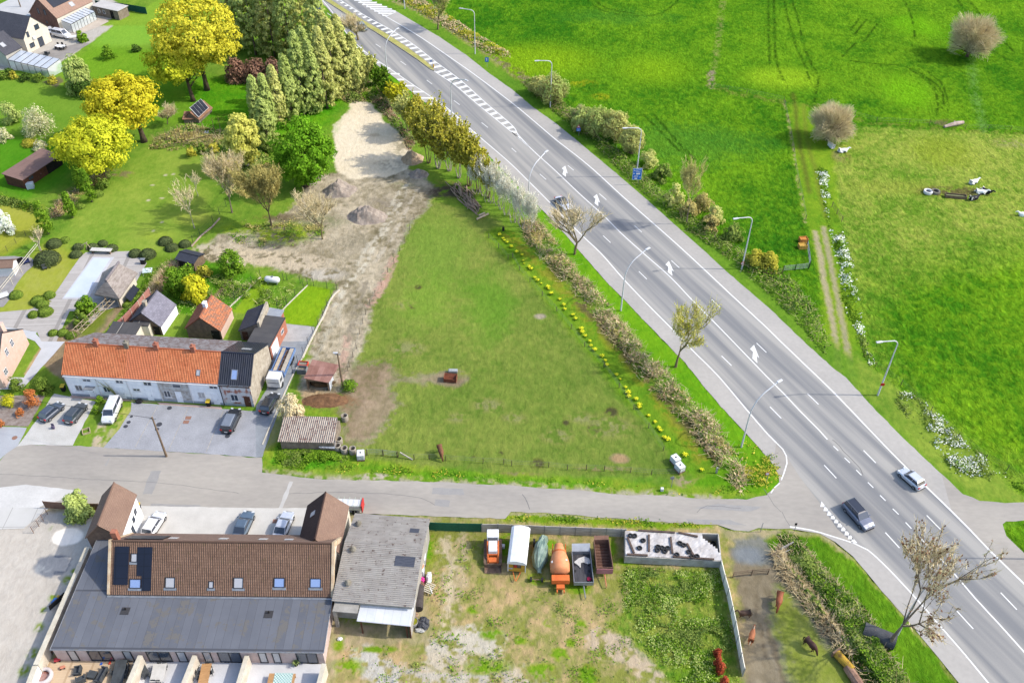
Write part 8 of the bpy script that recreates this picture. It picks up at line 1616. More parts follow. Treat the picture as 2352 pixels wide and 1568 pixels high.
L_BIR=leafmat('pale_yellow_leaves',(214,210,100),(176,178,70),.4,.3,(.15,.85))
L_YEL=leafmat('acid_yellow_leaves',(212,204,20),(170,174,16),.5,.3)
L_OCH=leafmat('ochre_green_leaves',(198,188,62),(156,154,44),.5,.3)
L_TAN=leafmat('tan_catkin_leaves',(192,178,106),(152,142,80),.5,.25)
L_GRN=leafmat('fresh_green_leaves',(124,158,34),(78,116,20),.6,.3)
L_DKG=leafmat('dark_shrub_leaves',(84,110,40),(52,76,30),.6,.2)
L_TOP=leafmat('clipped_box_leaves',(118,140,48),(78,102,34),.8,.15)
L_TOPD=leafmat('clipped_yew_leaves',(92,104,62),(62,74,44),.8,.15)
L_RED=leafmat('copper_leaves',(154,118,98),(112,84,70),.5,.2)
L_RUS=leafmat('rust_red_leaves',(176,82,52),(128,52,36),.8,.2)
L_BRA=leafmat('bramble_leaves',(134,150,66),(88,112,46),.5,.2)
L_DRY=leafmat('dry_stems',(206,188,146),(160,138,100),.5,.2)
L_WHT=leafmat('white_blossom',(250,250,240),(206,214,184),.7,.3)
L_PNK=leafmat('cream_blossom',(222,214,176),(170,176,112),.6,.3)
L_DAF=leafmat('daffodil_flowers',(250,240,30),(226,220,30),.8,.3)
L_TWG=leafmat('fine_twigs',(218,202,160),(184,168,128),.4,.1)
L_TWO=leafmat('olive_twigs',(206,200,126),(170,164,98),.4,.1)
L_TWW=leafmat('pale_twigs',(238,234,214),(206,202,182),.4,.1)
L_YCO=leafmat('dead_conifer_leaves',(206,130,70),(166,96,48),.8,.2)
def place(x,y,ytop,wd):
    X_,Y_=G(x,y);return X_,Y_,hgt(x,y,ytop),wd/2*mpp(X_,Y_)
def leafy(label,x,y,ytop,wd,lm,bark=None,name='broadleaf_tree',shape='round',nc=150,rc=1.2,nl=11000,size=.42,cb=.28,seed=1,group=None,cat='tree',tr=.35,el=1.2,tdir=None,limbs=8,jit=.35,low=-.6,flat=.8,off=(0,0)):
    X_,Y_,H,R_=place(x,y,ytop,wd)
    H=max(.5,H-R_*.30)if shape=='round' else H
    t=empty(name,(X_,Y_,0),rnd.uniform(0,6)if off==(0,0)else 0,label,cat,group)
    trunk(t,H*.8,tr,bark or m_barkd,seed,limbs,R_*.7,lean=(off[0]/max(H,1)*.6,off[1]/max(H,1)*.6))
    foliage('crown',t,lm,seed,max(.1,R_-rc*.6),H*cb+rc*.5,H-rc*.5,nc,rc,nl,size,shape,el,low,tdir,flat,jit,off)
    return t
leafy('largest oak with olive-yellow young leaves beside the farthest poplars',476,207,-40,205,L_OAK3,seed=3,nc=260,rc=1.3,nl=17000,size=.42,cb=.22,tr=.55,name='oak_tree',low=-.4,jit=.5)
leafy('yellow-green oak standing just in front of the largest oak',444,232,84,150,L_OAK2,seed=4,nc=120,rc=1.3,nl=9000,size=.42,cb=.3,tr=.5,name='oak_tree',off=(-3,2))
leafy('golden oak with a dense rounded crown left of the solar hut',331,325,146,172,L_OAK,seed=5,nc=190,rc=1.35,nl=15000,size=.4,cb=.24,tr=.6,name='oak_tree',off=(-2.2,0))
leafy('golden-green oak nearest the long lawn',236,404,246,176,L_OAK2,seed=6,nc=170,rc=1.35,nl=14000,size=.38,cb=.14,tr=.55,name='oak_tree')
leafy('vivid green horse chestnut beside the sand area',703,428,247,152,L_CHE,seed=7,nc=190,rc=1.1,nl=15000,size=.36,cb=.06,tr=.5,name='chestnut_tree')
leafy('pale yellow birch left of the vivid green chestnut',572,392,250,82,L_BIR,m_barkp,seed=8,nc=80,rc=.9,nl=6500,size=.34,cb=.12,name='birch_tree',tdir=(0,0,1),el=1.8)
# poplars and willows behind
pp_=[(543,112,-60,74,0),(588,126,-58,76,0),(632,130,-50,74,1),(672,140,-46,70,0),(560,96,-70,70,1),(612,104,-75,72,0),(660,112,-70,70,0),(704,120,-50,66,1),(738,145,-30,66,0),
       (600,305,182,46,0),(622,300,178,44,0),(645,290,158,44,1),(672,275,132,48,0),(700,262,78,62,0),(728,258,100,50,0),(752,248,70,56,1),(716,236,70,60,0),(772,225,48,60,2),(795,215,55,62,2),(818,210,84,56,2),(758,205,30,60,2),(786,180,40,52,2),(620,345,235,60,0)]
GL='back row, first from the left|back row, second from the left|back row, third from the left|back row, fourth from the left|behind the back row, first at the top|behind the back row, second at the top|behind the back row, third at the top|top right of the grove|right above the tallest front poplar|front edge, lowest left|front edge, second from the lower left|front edge, third from the lower left|front edge beside the copper bushes|tallest in the middle of the front|middle, just right of the tallest|middle, left of the loose trees|directly behind the tallest front poplar|loose ones, first from the left|loose ones, middle of the right end|loose ones, nearest the highway|between the tallest poplar and the highway|upper right end beside the highway|small one behind the vivid chestnut'.split('|')
lab3=['grey-green poplar','yellowish poplar','loose yellow-green tree']
for i,(x,y,yt,w_,k)in enumerate(pp_):
    leafy(lab3[k]+' of the grove, '+GL[i],x,y,yt-8,w_*(.95 if i>8 else 1.05),(L_WIL,L_WILY,L_WILY)[k],m_bark,'poplar_tree','column',230,.5,8500,.3,.02,20+i,'trees of the dense grove',el=2.0,tdir=(0,0,1),limbs=4,tr=.25,jit=.45)
# ---- bushes
def bush(label,x,y,ytop,wd,lm,seed,name='shrub',cat='shrub',nl=1800,size=.26,rc=None,nc=26,group=None,shape='dome',cb=0.0,**k):
    X_,Y_,H,R_=place(x,y,ytop,wd);rc=rc or max(.25,R_*.34)
    t=empty(name,(X_,Y_,0),0,label,cat,group);q=MB()
    rg=random.Random(seed)
    for i in range(5):a=i*1.3;q.tube([(0,0,-.05),(math.cos(a)*R_*.3,math.sin(a)*R_*.3,H*.5)],[.06,.02],4)
    q.build('stem',m_barkd,t)
    foliage('leaves',t,lm,seed,max(.1,R_-rc*.6),cb*H,max(.2,H-rc*.6),nc,rc,nl,size,shape,**k);return t
bush('copper-brown bush, left one of the thicket behind the poplars',548,182,132,62,L_RED,50,nl=3000,size=.4,nc=50);bush('copper-brown bush, middle one of the thicket',590,184,130,66,L_RED,51,nl=3000,size=.4,nc=50);bush('copper-brown bush, right one of the thicket beside the poplars',632,188,134,60,L_RED,52,nl=3000,size=.4,nc=50)
bush('tall pale green willow bush beside the farthest lawn',188,208,120,66,L_WIL,53,nl=4200,size=.34,nc=60,tdir=(0,0,1),el=2);bush('dark green bush in front of the pale willow bush',196,218,172,56,L_DKG,54,nl=3200,nc=50,size=.32)
bush('round vivid green bush beside the white van',190,95,68,27,L_GRN,55,nl=900,size=.35);bush('small round dark bush by the brown hens\' run',314,118,100,24,L_DKG,56,nl=700,size=.3);bush('loose light green bush on the far lawn',250,135,100,36,L_GRN,57,nl=700,size=.3)
bush('round grey-green bush at the left edge',32,282,226,50,L_WIL,58,nl=2600,nc=40);bush('cream blossoming bush on the left lawn',92,305,240,78,L_PNK,59,nl=3200,nc=60,size=.24);bush('cream bush cut by the left edge',8,322,294,44,L_PNK,60,nl=1200)
bush('low hedge bush with yellow tips above the red-brown cabin',70,332,318,40,L_OCH,61,nl=900,size=.24);bush('low cream bush right of the yellow-tipped one',95,342,322,36,L_PNK,62,nl=900,size=.24)
bush('bright yellow round bush in the far border',157,198,186,19,L_YEL,63,nl=500,size=.3)
for i,(x,y,w_)in enumerate(((10,182,26),(34,180,22),(58,184,30),(88,184,34),(120,190,26),(24,172,24))):bush('clipped garden bush in the bed before the long glass veranda',x,y,y-18,w_,(L_TOP,L_OCH,L_DKG)[i%3],70+i,nl=600,group='bushes of the veranda bed')
bush('white blossoming tree bush at the left edge',14,535,478,52,L_WHT,80,nl=2400,nc=40)
bush('bright green spreading shrub in the sand plot',534,630,572,62,L_GRN,81,nl=2400,nc=34);bush('rich green shrub behind the small outhouses',412,672,610,60,L_GRN,82,nl=2600,nc=40);bush('green shrub touching the black garden shed',430,645,608,56,L_GRN,83,nl=2000,nc=30)
bush('weeping bright yellow-green shrub behind the outhouses',452,686,630,62,L_YEL,84,nl=3200,nc=40,tdir=(0,0,1),el=2.2);bush('ochre bush beside the black garden shed',470,632,606,36,L_OCH,85,nl=1000)
bush('light green shrub beside the pool deck',205,722,676,50,L_GRN,86,nl=2400,nc=34);bush('dark shrub below the light green one by the pool deck',190,746,712,40,L_TOP,87,nl=1500)
for i,(x,y,w_)in enumerate(((430,358,0),(440,360,26),(465,352,22),(492,350,28),(238,432,30))):
    if w_:bush('rounded olive bush of the long lawn, '+('','largest by the rail fence','middle one by the rail fence','right one by the rail fence','one below the golden-green oak')[i],x,y,y-26,w_,(L_TOP,L_OCH)[i%2],90+i,nl=700,group='olive bushes on the long lawn')
# clipped balls of the garden
tb=[(0,1,600,620,90),(0,1,500,640,140),(0,1,440,760,240),(0,1,370,800,110),(0,1,720,680,100),(0,1,700,745,110),(0,1,855,680,100),(0,1,945,650,90),(0,1,1030,690,110),(0,1,1245,735,120),(0,1,1360,735,150),(0,1,1580,680,120),(0,1,1520,620,130),(0,1,1700,650,110),
      (0,1,455,1120,110),(0,1,350,1165,130),(0,1,390,1200,120),(0,1,310,1300,100),(0,1,420,1265,140),(0,1,490,1470,90),(0,1,580,1465,100),(0,1,655,1490,100),(0,1,150,1115,120),(0,1,1165,1215,75),(0,1,740,310,90),(0,1,900,190,110)]
for i,(c,r,x,y,w_)in enumerate(tb):
    X_,Y_=T(c,r,x,y+w_*.3);R_=w_/8*mpp(X_,Y_);t=empty('clipped_bush',(X_,Y_,0),0,'clipped '+('far left hedge mound, top one|far left hedge mound, second one|largest mound of the far left hedge|far left hedge mound beside the largest|ball left of the pool table, upper one|ball left of the pool table, lower one|ball just left of the pool table|ball just behind the pool table|ball right behind the pool table|ball at the right corner of the deck|largest mound at the right corner of the deck|dark ball near the black shed, lower one|dark ball near the black shed, upper one|dark ball nearest the black shed|ball of the left deck cluster, topmost|ball of the left deck cluster, upper left|ball of the left deck cluster, middle|ball of the left deck cluster, lowest|ball of the left deck cluster, lower right|ball of the lowest trio, left|ball of the lowest trio, middle|ball of the lowest trio, right|yellowish mound near the neighbour terrace|small ball beside the pool house|yellow-green mound by the earth bank, lower|yellow-green mound by the earth bank, upper').split('|')[i],'topiary','clipped balls round the pool garden')
    rg=np.random.default_rng(100+i);d=sph(1300,rg,-.1);C=d*np.array([R_,R_,R_*.8])*(1+rg.normal(size=(len(d),1))*.02);v,f=quads(C,d+rg.normal(size=C.shape)*.25,.2,1.1,rg);npmesh('leaves',v,f,L_TOP if i>13 or i<1 else L_TOPD,t)
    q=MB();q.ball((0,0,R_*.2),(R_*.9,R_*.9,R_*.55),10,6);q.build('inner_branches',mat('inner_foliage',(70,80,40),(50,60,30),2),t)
for i,(x,y,yt,w_)in enumerate(((212,464,388,30),(190,440,380,24),(168,500,442,24),(112,538,462,34))):leafy('slim pale green columnar conifer, '+('nearest the golden-green oak','short one left of the tallest','beside the dead grass clump','beside the left ochre lawn')[i],x,y,yt,w_,L_GRN,m_bark,'columnar_tree','column',46,.5,2200,.24,.08,130+i,'columnar conifers',tr=.1,limbs=0)
# ---- leafless trees
def bare(label,x,y,ytop,wd,bark,tw,seed,nt=1500,depth=5,tsize=.3,r0=.28,name='bare_tree',fork=.2,group=None,buds=None,nb=0,up=.5,off=(0,0),bsz=.3,cat='tree',multi=1,hk=.12):
    X_,Y_,H,R_=place(x,y,ytop,wd);H=max(1.5,H-R_*hk);rg=random.Random(seed)
    t=empty(name,(X_,Y_,0),0,label,cat,group);q=MB();tips=[]
    def grow(p,d,L_,r,k):
        n=4;pth=[p]
        for j in range(n):
            d=(d+Vector((rg.uniform(-.13,.13),rg.uniform(-.13,.13),rg.uniform(-.02,.10)))).normalized();pth.append(pth[-1]+d*L_/n)
        q.tube(pth,[r*(1-.5*j/n)for j in range(n+1)],6 if k<2 else(4 if k<4 else 3),cap=False)
        if k:tips.append((pth[-1],d));tips.append((pth[2],d))
        if k>=depth:return
        for i in range(4 if k<2 else 3):
            a=rg.uniform(0,6.28);s_=rg.uniform(.4,1.05);o=Vector((math.cos(a),math.sin(a),rg.uniform(-.15,.3)));nd=(d+o*s_).normalized();nd.z=nd.z*.8+up*.2
            b=pth[-1]if i<2 or k==0 else pth[rg.randint(2,3)]
            grow(b,nd.normalized(),L_*rg.uniform(.6,.85)*(1.5 if k==0 else 1),r*(.6 if i<2 else .42),k+1)
    for i in range(multi):
        a=6.28*i/multi;sp_=0 if multi==1 else .3
        grow(Vector((math.cos(a)*sp_*.8,math.sin(a)*sp_*.8,-.05)),Vector((off[0]+sp_*math.cos(a),off[1]+sp_*math.sin(a),1)).normalized(),H*fork*rg.uniform(.8,1.2),r0,0)
    q.build('trunk',bark,t)
    # rescale skeleton into the measured crown
    me=t.children[0].data;vv=np.empty(len(me.vertices)*3,np.float32);me.vertices.foreach_get('co',vv);vv=vv.reshape(-1,3)
    zm=vv[:,2].max();rm=np.percentile(np.hypot(vv[:,0],vv[:,1]),98);zf_=H*fork;sz=H/zm;sr_=(R_*.95)/max(rm,.1)
    def fit(a):
        a=np.array(a,float).reshape(-1,3).copy();w=np.clip(a[:,2]/zf_,0,1);s_=1+(sr_-1)*w;a[:,0]*=s_;a[:,1]*=s_;a[:,2]*=sz;return a
    me.vertices.foreach_set('co',fit(vv).astype(np.float32).ravel());me.update()
    ng=np.random.default_rng(seed);tp=fit([list(p)for p,d in tips]);k=ng.integers(0,len(tp),nt);P0=tp[k]
    cen=np.array([0,0,H*.35]);dd=P0-cen;dd/=np.linalg.norm(dd,axis=1,keepdims=True);dd=dd+ng.normal(size=dd.shape)*.45+np.array([0,0,.2]);dd/=np.linalg.norm(dd,axis=1,keepdims=True)
    L_=tsize*R_*(.5+ng.random(nt))[:,None];w_=(.014+.012*ng.random(nt))[:,None]*1.6;s_=np.cross(dd,ng.normal(size=dd.shape));s_/=np.linalg.norm(s_,axis=1,keepdims=True)
    P0=P0-dd*L_*.4
    v=np.stack([P0-s_*w_,P0+s_*w_,P0+dd*L_+s_*w_*.4,P0+dd*L_-s_*w_*.4],1).reshape(-1,3);npmesh('twigs',v,np.arange(4*nt).reshape(-1,4),tw,t)
    if buds:
        k=ng.integers(0,nt,nb);C=P0[k]+dd[k]*L_[k]*ng.random((nb,1));v,f=quads(C,ng.normal(size=C.shape),bsz,1.2,ng);npmesh('buds',v,f,buds,t)
    return t
bare('leafless tree by the highway below the silver car',1320,584,462,128,m_barkm,L_TWG,201,1300,4,.3,.24,off=(.08,0))
bare('roadside tree with yellow budding twigs by the highway',1552,842,690,142,m_barkm,L_TWO,202,1500,4,.3,.24,buds=L_YEL,nb=1500,bsz=.17)
bare('large leaning roadside tree with brown seed clusters at the bottom right',2037,1488,1262,250,m_bark,L_TWG,219,1900,4,.2,.32,buds=leafmat('brown_clusters',(138,98,76),(100,72,56),.5,.1),nb=900,off=(.2,.25),bsz=.24,up=.15)
bare('leafless tree on the median opposite the grove',823,92,36,84,m_barkm,L_TWG,204,1500,4,.35,.25)
bare('feathery yellow-green tree on the far highway verge',1006,68,-28,70,m_barkm,L_TWO,205,2400,4,.4,.3,buds=L_GRN,nb=1600,bsz=.24)
bare('leafless tree among the spoil heaps',741,549,432,100,m_barkm,L_TWG,206,1300,4,.36,.18)
bare('broad tan leafless tree beside the long lawn',533,488,352,124,m_bark,L_TWG,207,3000,4,.34,.2,buds=L_TAN,nb=2000,bsz=.2)
bare('tan tree with drooping catkins beside the dirt plot',624,520,378,134,m_barkd,L_TAN,208,4600,4,.34,.22,buds=L_TAN,nb=6000,bsz=.24)
bare('slender pale leafless tree on the long lawn',447,524,410,66,m_barkp,L_TWG,209,450,4,.34,.12);bare('young leafless tree in the upper part of the long lawn',455,450,395,40,m_barkp,L_TWG,210,220,3,.34,.08)
bare('small pale leafless tree beside the clipped hedges',95,576,528,42,m_barkp,L_TWG,211,220,3,.34,.12)
bare('small leafless tree below the solar hut',385,285,240,60,m_bark,L_TWG,212,1300,4,.34,.12)
bare('tall slim budding tree in the hedge right of the highway',1577,512,350,76,m_bark,L_TWO,213,2600,4,.34,.2,fork=.4)
def dome(label,x,y,ytop,wd,tw,bark,seed,n=7000,group=None,name='willow',buds=None,nb=0):
    X_,Y_,H,R_=place(x,y,ytop,wd);H=max(1,H-R_*.25);t=empty(name,(X_,Y_,0),0,label,'tree',group);rg=random.Random(seed);q=MB();hb=H*.1
    q.tube([(0,0,-.05),(.05,0,hb*.5),(0,0,hb)],[.5,.42,.36],8)
    for i in range(34):
        a=rg.uniform(0,6.28);e=rg.uniform(.1,1.4);d=Vector((math.cos(a)*math.cos(e),math.sin(a)*math.cos(e),math.sin(e)));L_=(R_*math.cos(e)+(H-hb)*math.sin(e)*.8)*.75
        q.tube([(0,0,hb*.9),Vector((0,0,hb))+d*L_*.4+Vector((0,0,.2)),Vector((0,0,hb))+d*L_],[.2,.12,.03],4)
    q.build('trunk',bark,t)
    ng=np.random.default_rng(seed);d=sph(n,ng,-.75);n=len(d);C0=np.array([0,0,hb+(H-hb)*.42]);ax=np.array([R_,R_,(H-hb)*.58]);lum=1+.22*np.sin(d[:,0]*4+seed)*np.cos(d[:,1]*5+d[:,2]*3+seed*2)-.06;ax=ax[None,:]*lum[:,None]
    P1=C0+d*ax*(.72+.3*ng.random((n,1)));P1[:,2]=np.maximum(P1[:,2],.4);L_=(.42*R_*(.4+ng.random(n)))[:,None];dd=d+ng.normal(size=d.shape)*.28+np.array([0,0,.2]);dd/=np.linalg.norm(dd,axis=1,keepdims=True)
    s_=np.cross(dd,ng.normal(size=dd.shape));s_/=np.linalg.norm(s_,axis=1,keepdims=True);w_=.028
    P0=P1-dd*L_;v=np.stack([P0-s_*w_,P0+s_*w_,P1+s_*w_*.5,P1-s_*w_*.5],1).reshape(-1,3);npmesh('twigs',v,np.arange(4*n).reshape(-1,4),tw,t)
    if buds:k=ng.integers(0,n,nb);vq,f=quads(P1[k],d[k]+ng.normal(size=d[k].shape)*.4,.3,1.2,ng);npmesh('buds',vq,f,buds,t)
    return t
dome('round leafless willow alone in the meadow at the upper right',2221,130,14,118,L_TWG,m_barkd,230,7000);dome('leafless willow beside the farm track with cows at its foot',1902,322,224,106,L_TWG,m_barkd,231,6500)
# hedge row on the right side of the highway
for i,(x,y,yt,w_,lm)in enumerate(((1268,238,160,72,L_TWO),(1238,215,168,50,L_TWO),(1368,312,238,64,L_TWO),(1412,322,244,66,L_TWO),(1335,285,238,50,L_TWG),(1450,352,280,60,L_TWO),(1330,300,260,40,L_TWO))):dome('olive leafless bush beyond the highway, '+('largest round one behind the street lamp','left of the largest round one','right behind the warning sign','beside the lamp above the direction sign','above the warning sign','just above the direction sign','small one left of the warning sign')[i],x,y,yt,w_,lm,m_barkm,240+i,2600,'leafless bushes of the hedge beyond the highway','hedge_bush',buds=L_WILY if i%2 else L_WIL,nb=2600)
for i,(x,y,yt,w_,lm)in enumerate(((1490,380,340,50,L_WILY),(1520,410,372,46,L_BRA),(1548,470,420,52,L_WILY),(1610,480,440,50,L_TAN),(1640,510,474,50,L_WILY),(1680,550,515,56,L_BRA),(1735,610,566,56,L_OCH),(1762,618,575,50,L_OCH),(1630,530,480,40,L_TAN),(1580,495,455,40,L_TAN))):bush('loose tan-green hedge bush, '+('just right of the direction sign','second right of the direction sign','left of the tall slim tree','upper one right of the tall slim tree','third past the slim tree','fourth past the slim tree','left one of the ochre pair by the gate','right one of the ochre pair by the gate','lower one right of the tall slim tree','at the foot of the tall slim tree')[i],x,y,yt,w_,lm,260+i,'hedge_bush',group='loose bushes of the hedge beyond the highway',nl=1800,nc=24)
# row of trees between the sand area and the highway
rw=[(914,248,196,52,L_YEL,'bright yellow tree at the upper end of the row between sand and highway'),(940,300,214,66,L_WILY,'pale green bushy tree in the row, just below the bright yellow one'),(958,318,222,60,L_OCH,'olive multi-stemmed tree in the row beside the top of the sand area'),
      (985,374,238,88,L_OCH,'olive multi-stemmed tree in the row beside the sand area'),(1007,386,232,100,L_OCH,'olive multi-stemmed tree in the row, tallest beside the tan heap'),(1032,392,258,86,L_OCH,'olive multi-stemmed tree in the row above the log pile'),(1054,408,286,76,L_OCH,'olive multi-stemmed tree in the row just above the pale saplings'),
      (1078,426,314,66,L_OCH,'olive tree where the olive row meets the pale saplings'),(1100,438,338,58,L_OCH,'olive tree half behind the first pale saplings'),(1122,454,362,50,L_OCH,'last small olive tree behind the pale saplings'),(872,205,150,44,L_GRN,'light green young tree on the verge beside the end of the grove'),(846,192,110,50,L_WILY,'thin yellow-green tree at the right edge of the grove'),(890,226,182,34,L_GRN,'small green tree just left of the bright yellow one')]
for i,(x,y,yt,w_,lm,lb)in enumerate(rw):bare(lb,x,y,yt,w_,m_barkp if i in(4,5,6)else m_barkm,L_TWO,280+i,1800,3,.3,.14,'row_tree',.3,None,lm,9000,.9,bsz=.34,multi=5,hk=0)
for i in range(26):
    t=i/25;x=1094+(1222-1094)*t+rnd.uniform(-5,5);y=438+(542-438)*t+rnd.uniform(-7,5)
    bare('pale grey leafless sapling in the row between paddock and highway',x,y,y-90,40,m_barkp,L_TWW,300+i,800,3,.34,.1,'pale_sapling',.5,'pale leafless saplings in a row',None,0,.95,multi=2,hk=0)
# ---- thickets one cannot count
def thicket(name,label,poly,n,hmax,lms,seed,size=.3,stems=0,stemmat=None,el=1.3,lump=.35,fill=1.3):
    P=np.array(poly);x0,y0=P.min(0);x1,y1=P.max(0);ng=np.random.default_rng(seed);X_=ng.uniform(x0,x1,n*3);Y_=ng.uniform(y0,y1,n*3);d=sdist(X_,Y_,poly);k=(d>-.3)&(ng.random(n*3)<np.clip((d+.3)/1.8,.04,1)*np.clip((fbm(X_*.5,Y_*.5,seed+9,3)-.5)*5+fill,.03,1));X_,Y_,d=X_[k][:n],Y_[k][:n],np.maximum(d[k][:n],.05)
    hh=hmax*np.clip(d/1.2,.15,1)*(.25+1.1*fbm(X_*lump,Y_*lump,seed,3));Z_=hh*(.35+.65*ng.random(len(X_))**.5)
    e=.25;gx=(fbm((X_+e)*lump,Y_*lump,seed,3)-fbm((X_-e)*lump,Y_*lump,seed,3))/(2*e)*hmax;gy=(fbm(X_*lump,(Y_+e)*lump,seed,3)-fbm(X_*lump,(Y_-e)*lump,seed,3))/(2*e)*hmax
    N=np.stack([-gx,-gy,np.ones_like(gx)],1)+ng.normal(size=(len(X_),3))*.55;C=np.stack([X_,Y_,Z_],1)
    sel=fbm(X_*.3,Y_*.3,seed+5,3)+ng.normal(size=len(X_))*.06;sel=np.clip(((sel-.5)*2.4+.5),0,.999)*len(lms);ob=None
    mats_=lms;v,f=quads(C,N,size,el,ng);me_idx=sel.astype(int)
    o=npmesh(name,v,f,mats_[0]);
    for m_ in mats_[1:]:o.data.materials.append(m_)
    o.data.polygons.foreach_set('material_index',me_idx[:len(f)].astype(np.int32))
    o['kind']='stuff';o['label']=label
    stems=min(stems,len(X_))
    if stems:
        q=np.arange(len(X_))[:stems];P0=np.stack([X_[q],Y_[q],np.maximum(Z_[q]*.6,.05)],1);dd=ng.normal(size=P0.shape)*np.array([1,1,.35])+np.array([0,0,.4]);dd/=np.linalg.norm(dd,axis=1,keepdims=True);L_=(.5+1.1*ng.random((stems,1)));s_=np.cross(dd,[0,0,1.0]);s_/=np.linalg.norm(s_,axis=1,keepdims=True);w_=.03
        vv=np.stack([P0-s_*w_,P0+s_*w_,P0+dd*L_+s_*w_*.4,P0+dd*L_-s_*w_*.4],1).reshape(-1,3);o2=npmesh(name.replace('thicket','stems'),vv,np.arange(4*stems).reshape(-1,4),stemmat);o2['kind']='stuff';o2['label']='dry stems in the '+label
    return o
bank=DP("1195,512 1228,498 1270,540 1310,600 1350,640 1400,700 1450,762 1480,800 1540,860 1590,915 1650,975 1672,1020 1700,1050 1722,1100 1700,1130 1660,1090 1630,1050 1580,985 1520,925 1460,855 1400,780 1350,700 1300,660 1250,600 1210,560")
thicket('bramble_thicket','bramble and dead reed bank between the paddock and the highway',bank,30000,1.3,[L_BRA,L_DRY,L_BRA,L_DRY,L_GRN,L_TAN],401,.22,7000,L_DRY,2.0,fill=.9)
thicket('bramble_thicket','bramble bank beyond the far side of the highway',DP("1195,188 1235,178 1300,240 1380,320 1440,360 1500,420 1560,470 1620,520 1700,575 1770,610 1830,650 1880,720 1905,790 1895,815 1840,750 1760,670 1680,600 1600,545 1520,480 1440,410 1360,330 1280,265 1220,215"),30000,1.5,[L_BRA,L_DKG,L_GRN,L_BRA],402,.28,1500,L_DRY,fill=2.2)
thicket('bramble_thicket','bramble bank between the horse paddock and the highway',DP("1790,1228 1830,1232 1880,1290 1930,1345 1990,1400 2020,1450 2040,1500 2090,1568 2130,1640 2040,1640 1985,1568 1930,1480 1880,1400 1830,1330 1790,1290"),30000,1.4,[L_BRA,L_DKG,L_GRN,L_BRA],403,.22,2000,L_DRY,fill=2.2)
thicket('dead_reed_stems','dead grass and branches along the horse paddock',DP("1770,1270 1800,1260 1850,1330 1900,1400 1960,1480 2010,1568 1990,1568 1930,1500 1870,1420 1800,1330"),9000,1.3,[L_DRY,L_BRA],404,.22,3500,L_DRY,2.4)
thicket('tall_grass','tall grass and nettles in front of the corrugated shed',DP("640,1016 700,1022 775,1030 800,1052 770,1072 700,1080 630,1066"),7000,.6,[L_GRN,L_GRN,L_BRA],405,.2,0,fill=.8)
thicket('tall_grass','tall weeds in the yard below the silage clamp',DP("1435,1302 1655,1305 1668,1380 1690,1480 1705,1568 1720,1640 1580,1640 1530,1540 1450,1470 1430,1400 1425,1330"),15000,.5,[L_GRN,L_WIL,L_GRN,L_BRA],406,.16,0,L_DRY,lump=.7,fill=.45)
thicket('tall_grass','verge grass between the side road and the yard wall',DP("1165,1180 1300,1184 1500,1192 1640,1202 1640,1212 1440,1206 1160,1194"),2600,.3,[L_GRN,L_OCH,L_GRN],407,.18,0,fill=.3)
thicket('tall_grass','verge grass strip between the paddock fence and the side road',DP("620,1070 760,1085 900,1092 1100,1102 1300,1112 1500,1132 1600,1138 1500,1122 1300,1096 1100,1088 900,1066 780,1060 640,1060"),5000,.3,[L_GRN,L_OCH,L_GRN],408,.18,0,fill=.3)
thicket('tall_grass','lush verge at the tip beside the junction',DP("1660,1000 1700,1010 1745,1020 1785,1050 1798,1090 1770,1130 1700,1138 1640,1132 1620,1110 1700,1120"),2600,.35,[L_GRN,L_OCH],409,.18,0,fill=.3)
thicket('white_blossom_thicket','white flowering scrub along the farm track',TP(3,1,"450,0 500,-40 560,20 560,150 590,260 550,260 500,120")+TP(3,1,"600,600 690,560 740,720 800,900 830,1100 870,1400 905,1568")+TP(3,2,"930,60 985,200 960,230 880,120 850,0")+TP(3,1,"780,1400 680,1180 670,900 610,720"),14000,.9,[L_BRA,L_WHT,L_WHT,L_GRN],410,.24,0,lump=.6,fill=1.2)
thicket('white_blossom_thicket','white cow parsley on the verge below the meadow',TP(3,2,"1190,460 1330,470 1520,620 1750,820 1930,980 2100,1140 2351,1330 2351,1400 2200,1330 1900,1270 1650,1180 1550,1050 1400,850 1280,700 1180,580"),9000,.45,[L_BRA,L_WHT,L_BRA,L_WHT,L_GRN],411,.2,0,lump=.8,fill=.5)
thicket('reed_strip','pale dead reed strip beyond the top of the highway',TP(1,0,"1300,0 1420,-60 1600,20 1900,220 2100,350 2351,480 2351,540 2100,480 1850,330 1600,170 1400,60"),9000,.9,[L_DRY,L_DRY,L_OCH],412,.3,0)
thicket('spoil_scrub','dark scrub and roots at the head of the sand area',TP(1,0,"760,800 900,760 1100,830 1200,900 1260,1000 1330,1120 1480,1330 1400,1380 1300,1190 1180,1060 1080,950 960,880 820,860"),8000,1.0,[L_DKG,L_BARE if False else L_RED,L_BRA],413,.3,1500,L_DRY)
thicket('wild_scrub','tan and green scrub of the wild garden around the solar hut',DP("395,300 430,285 470,292 520,300 548,330 520,345 440,340 385,348 340,345 355,318"),6000,.7,[L_TAN,L_BRA,L_TAN,L_GRN],420,.28,1500,L_DRY,fill=.7)
thicket('undergrowth','green undergrowth between the pale birch and the vivid chestnut',DP("512,338 545,325 600,330 640,400 640,430 590,436 540,420 505,392"),8000,1.8,[L_WIL,L_BRA,L_GRN,L_TAN],421,.3,800,L_DRY,fill=1.4)
thicket('hedge','loose dark green hedge left of the ochre lawn',DP("-60,440 0,446 60,462 95,478 110,500 80,492 20,474 -60,466"),4500,1.3,[L_BRA,L_DKG,L_GRN],422,.26,0,fill=2)
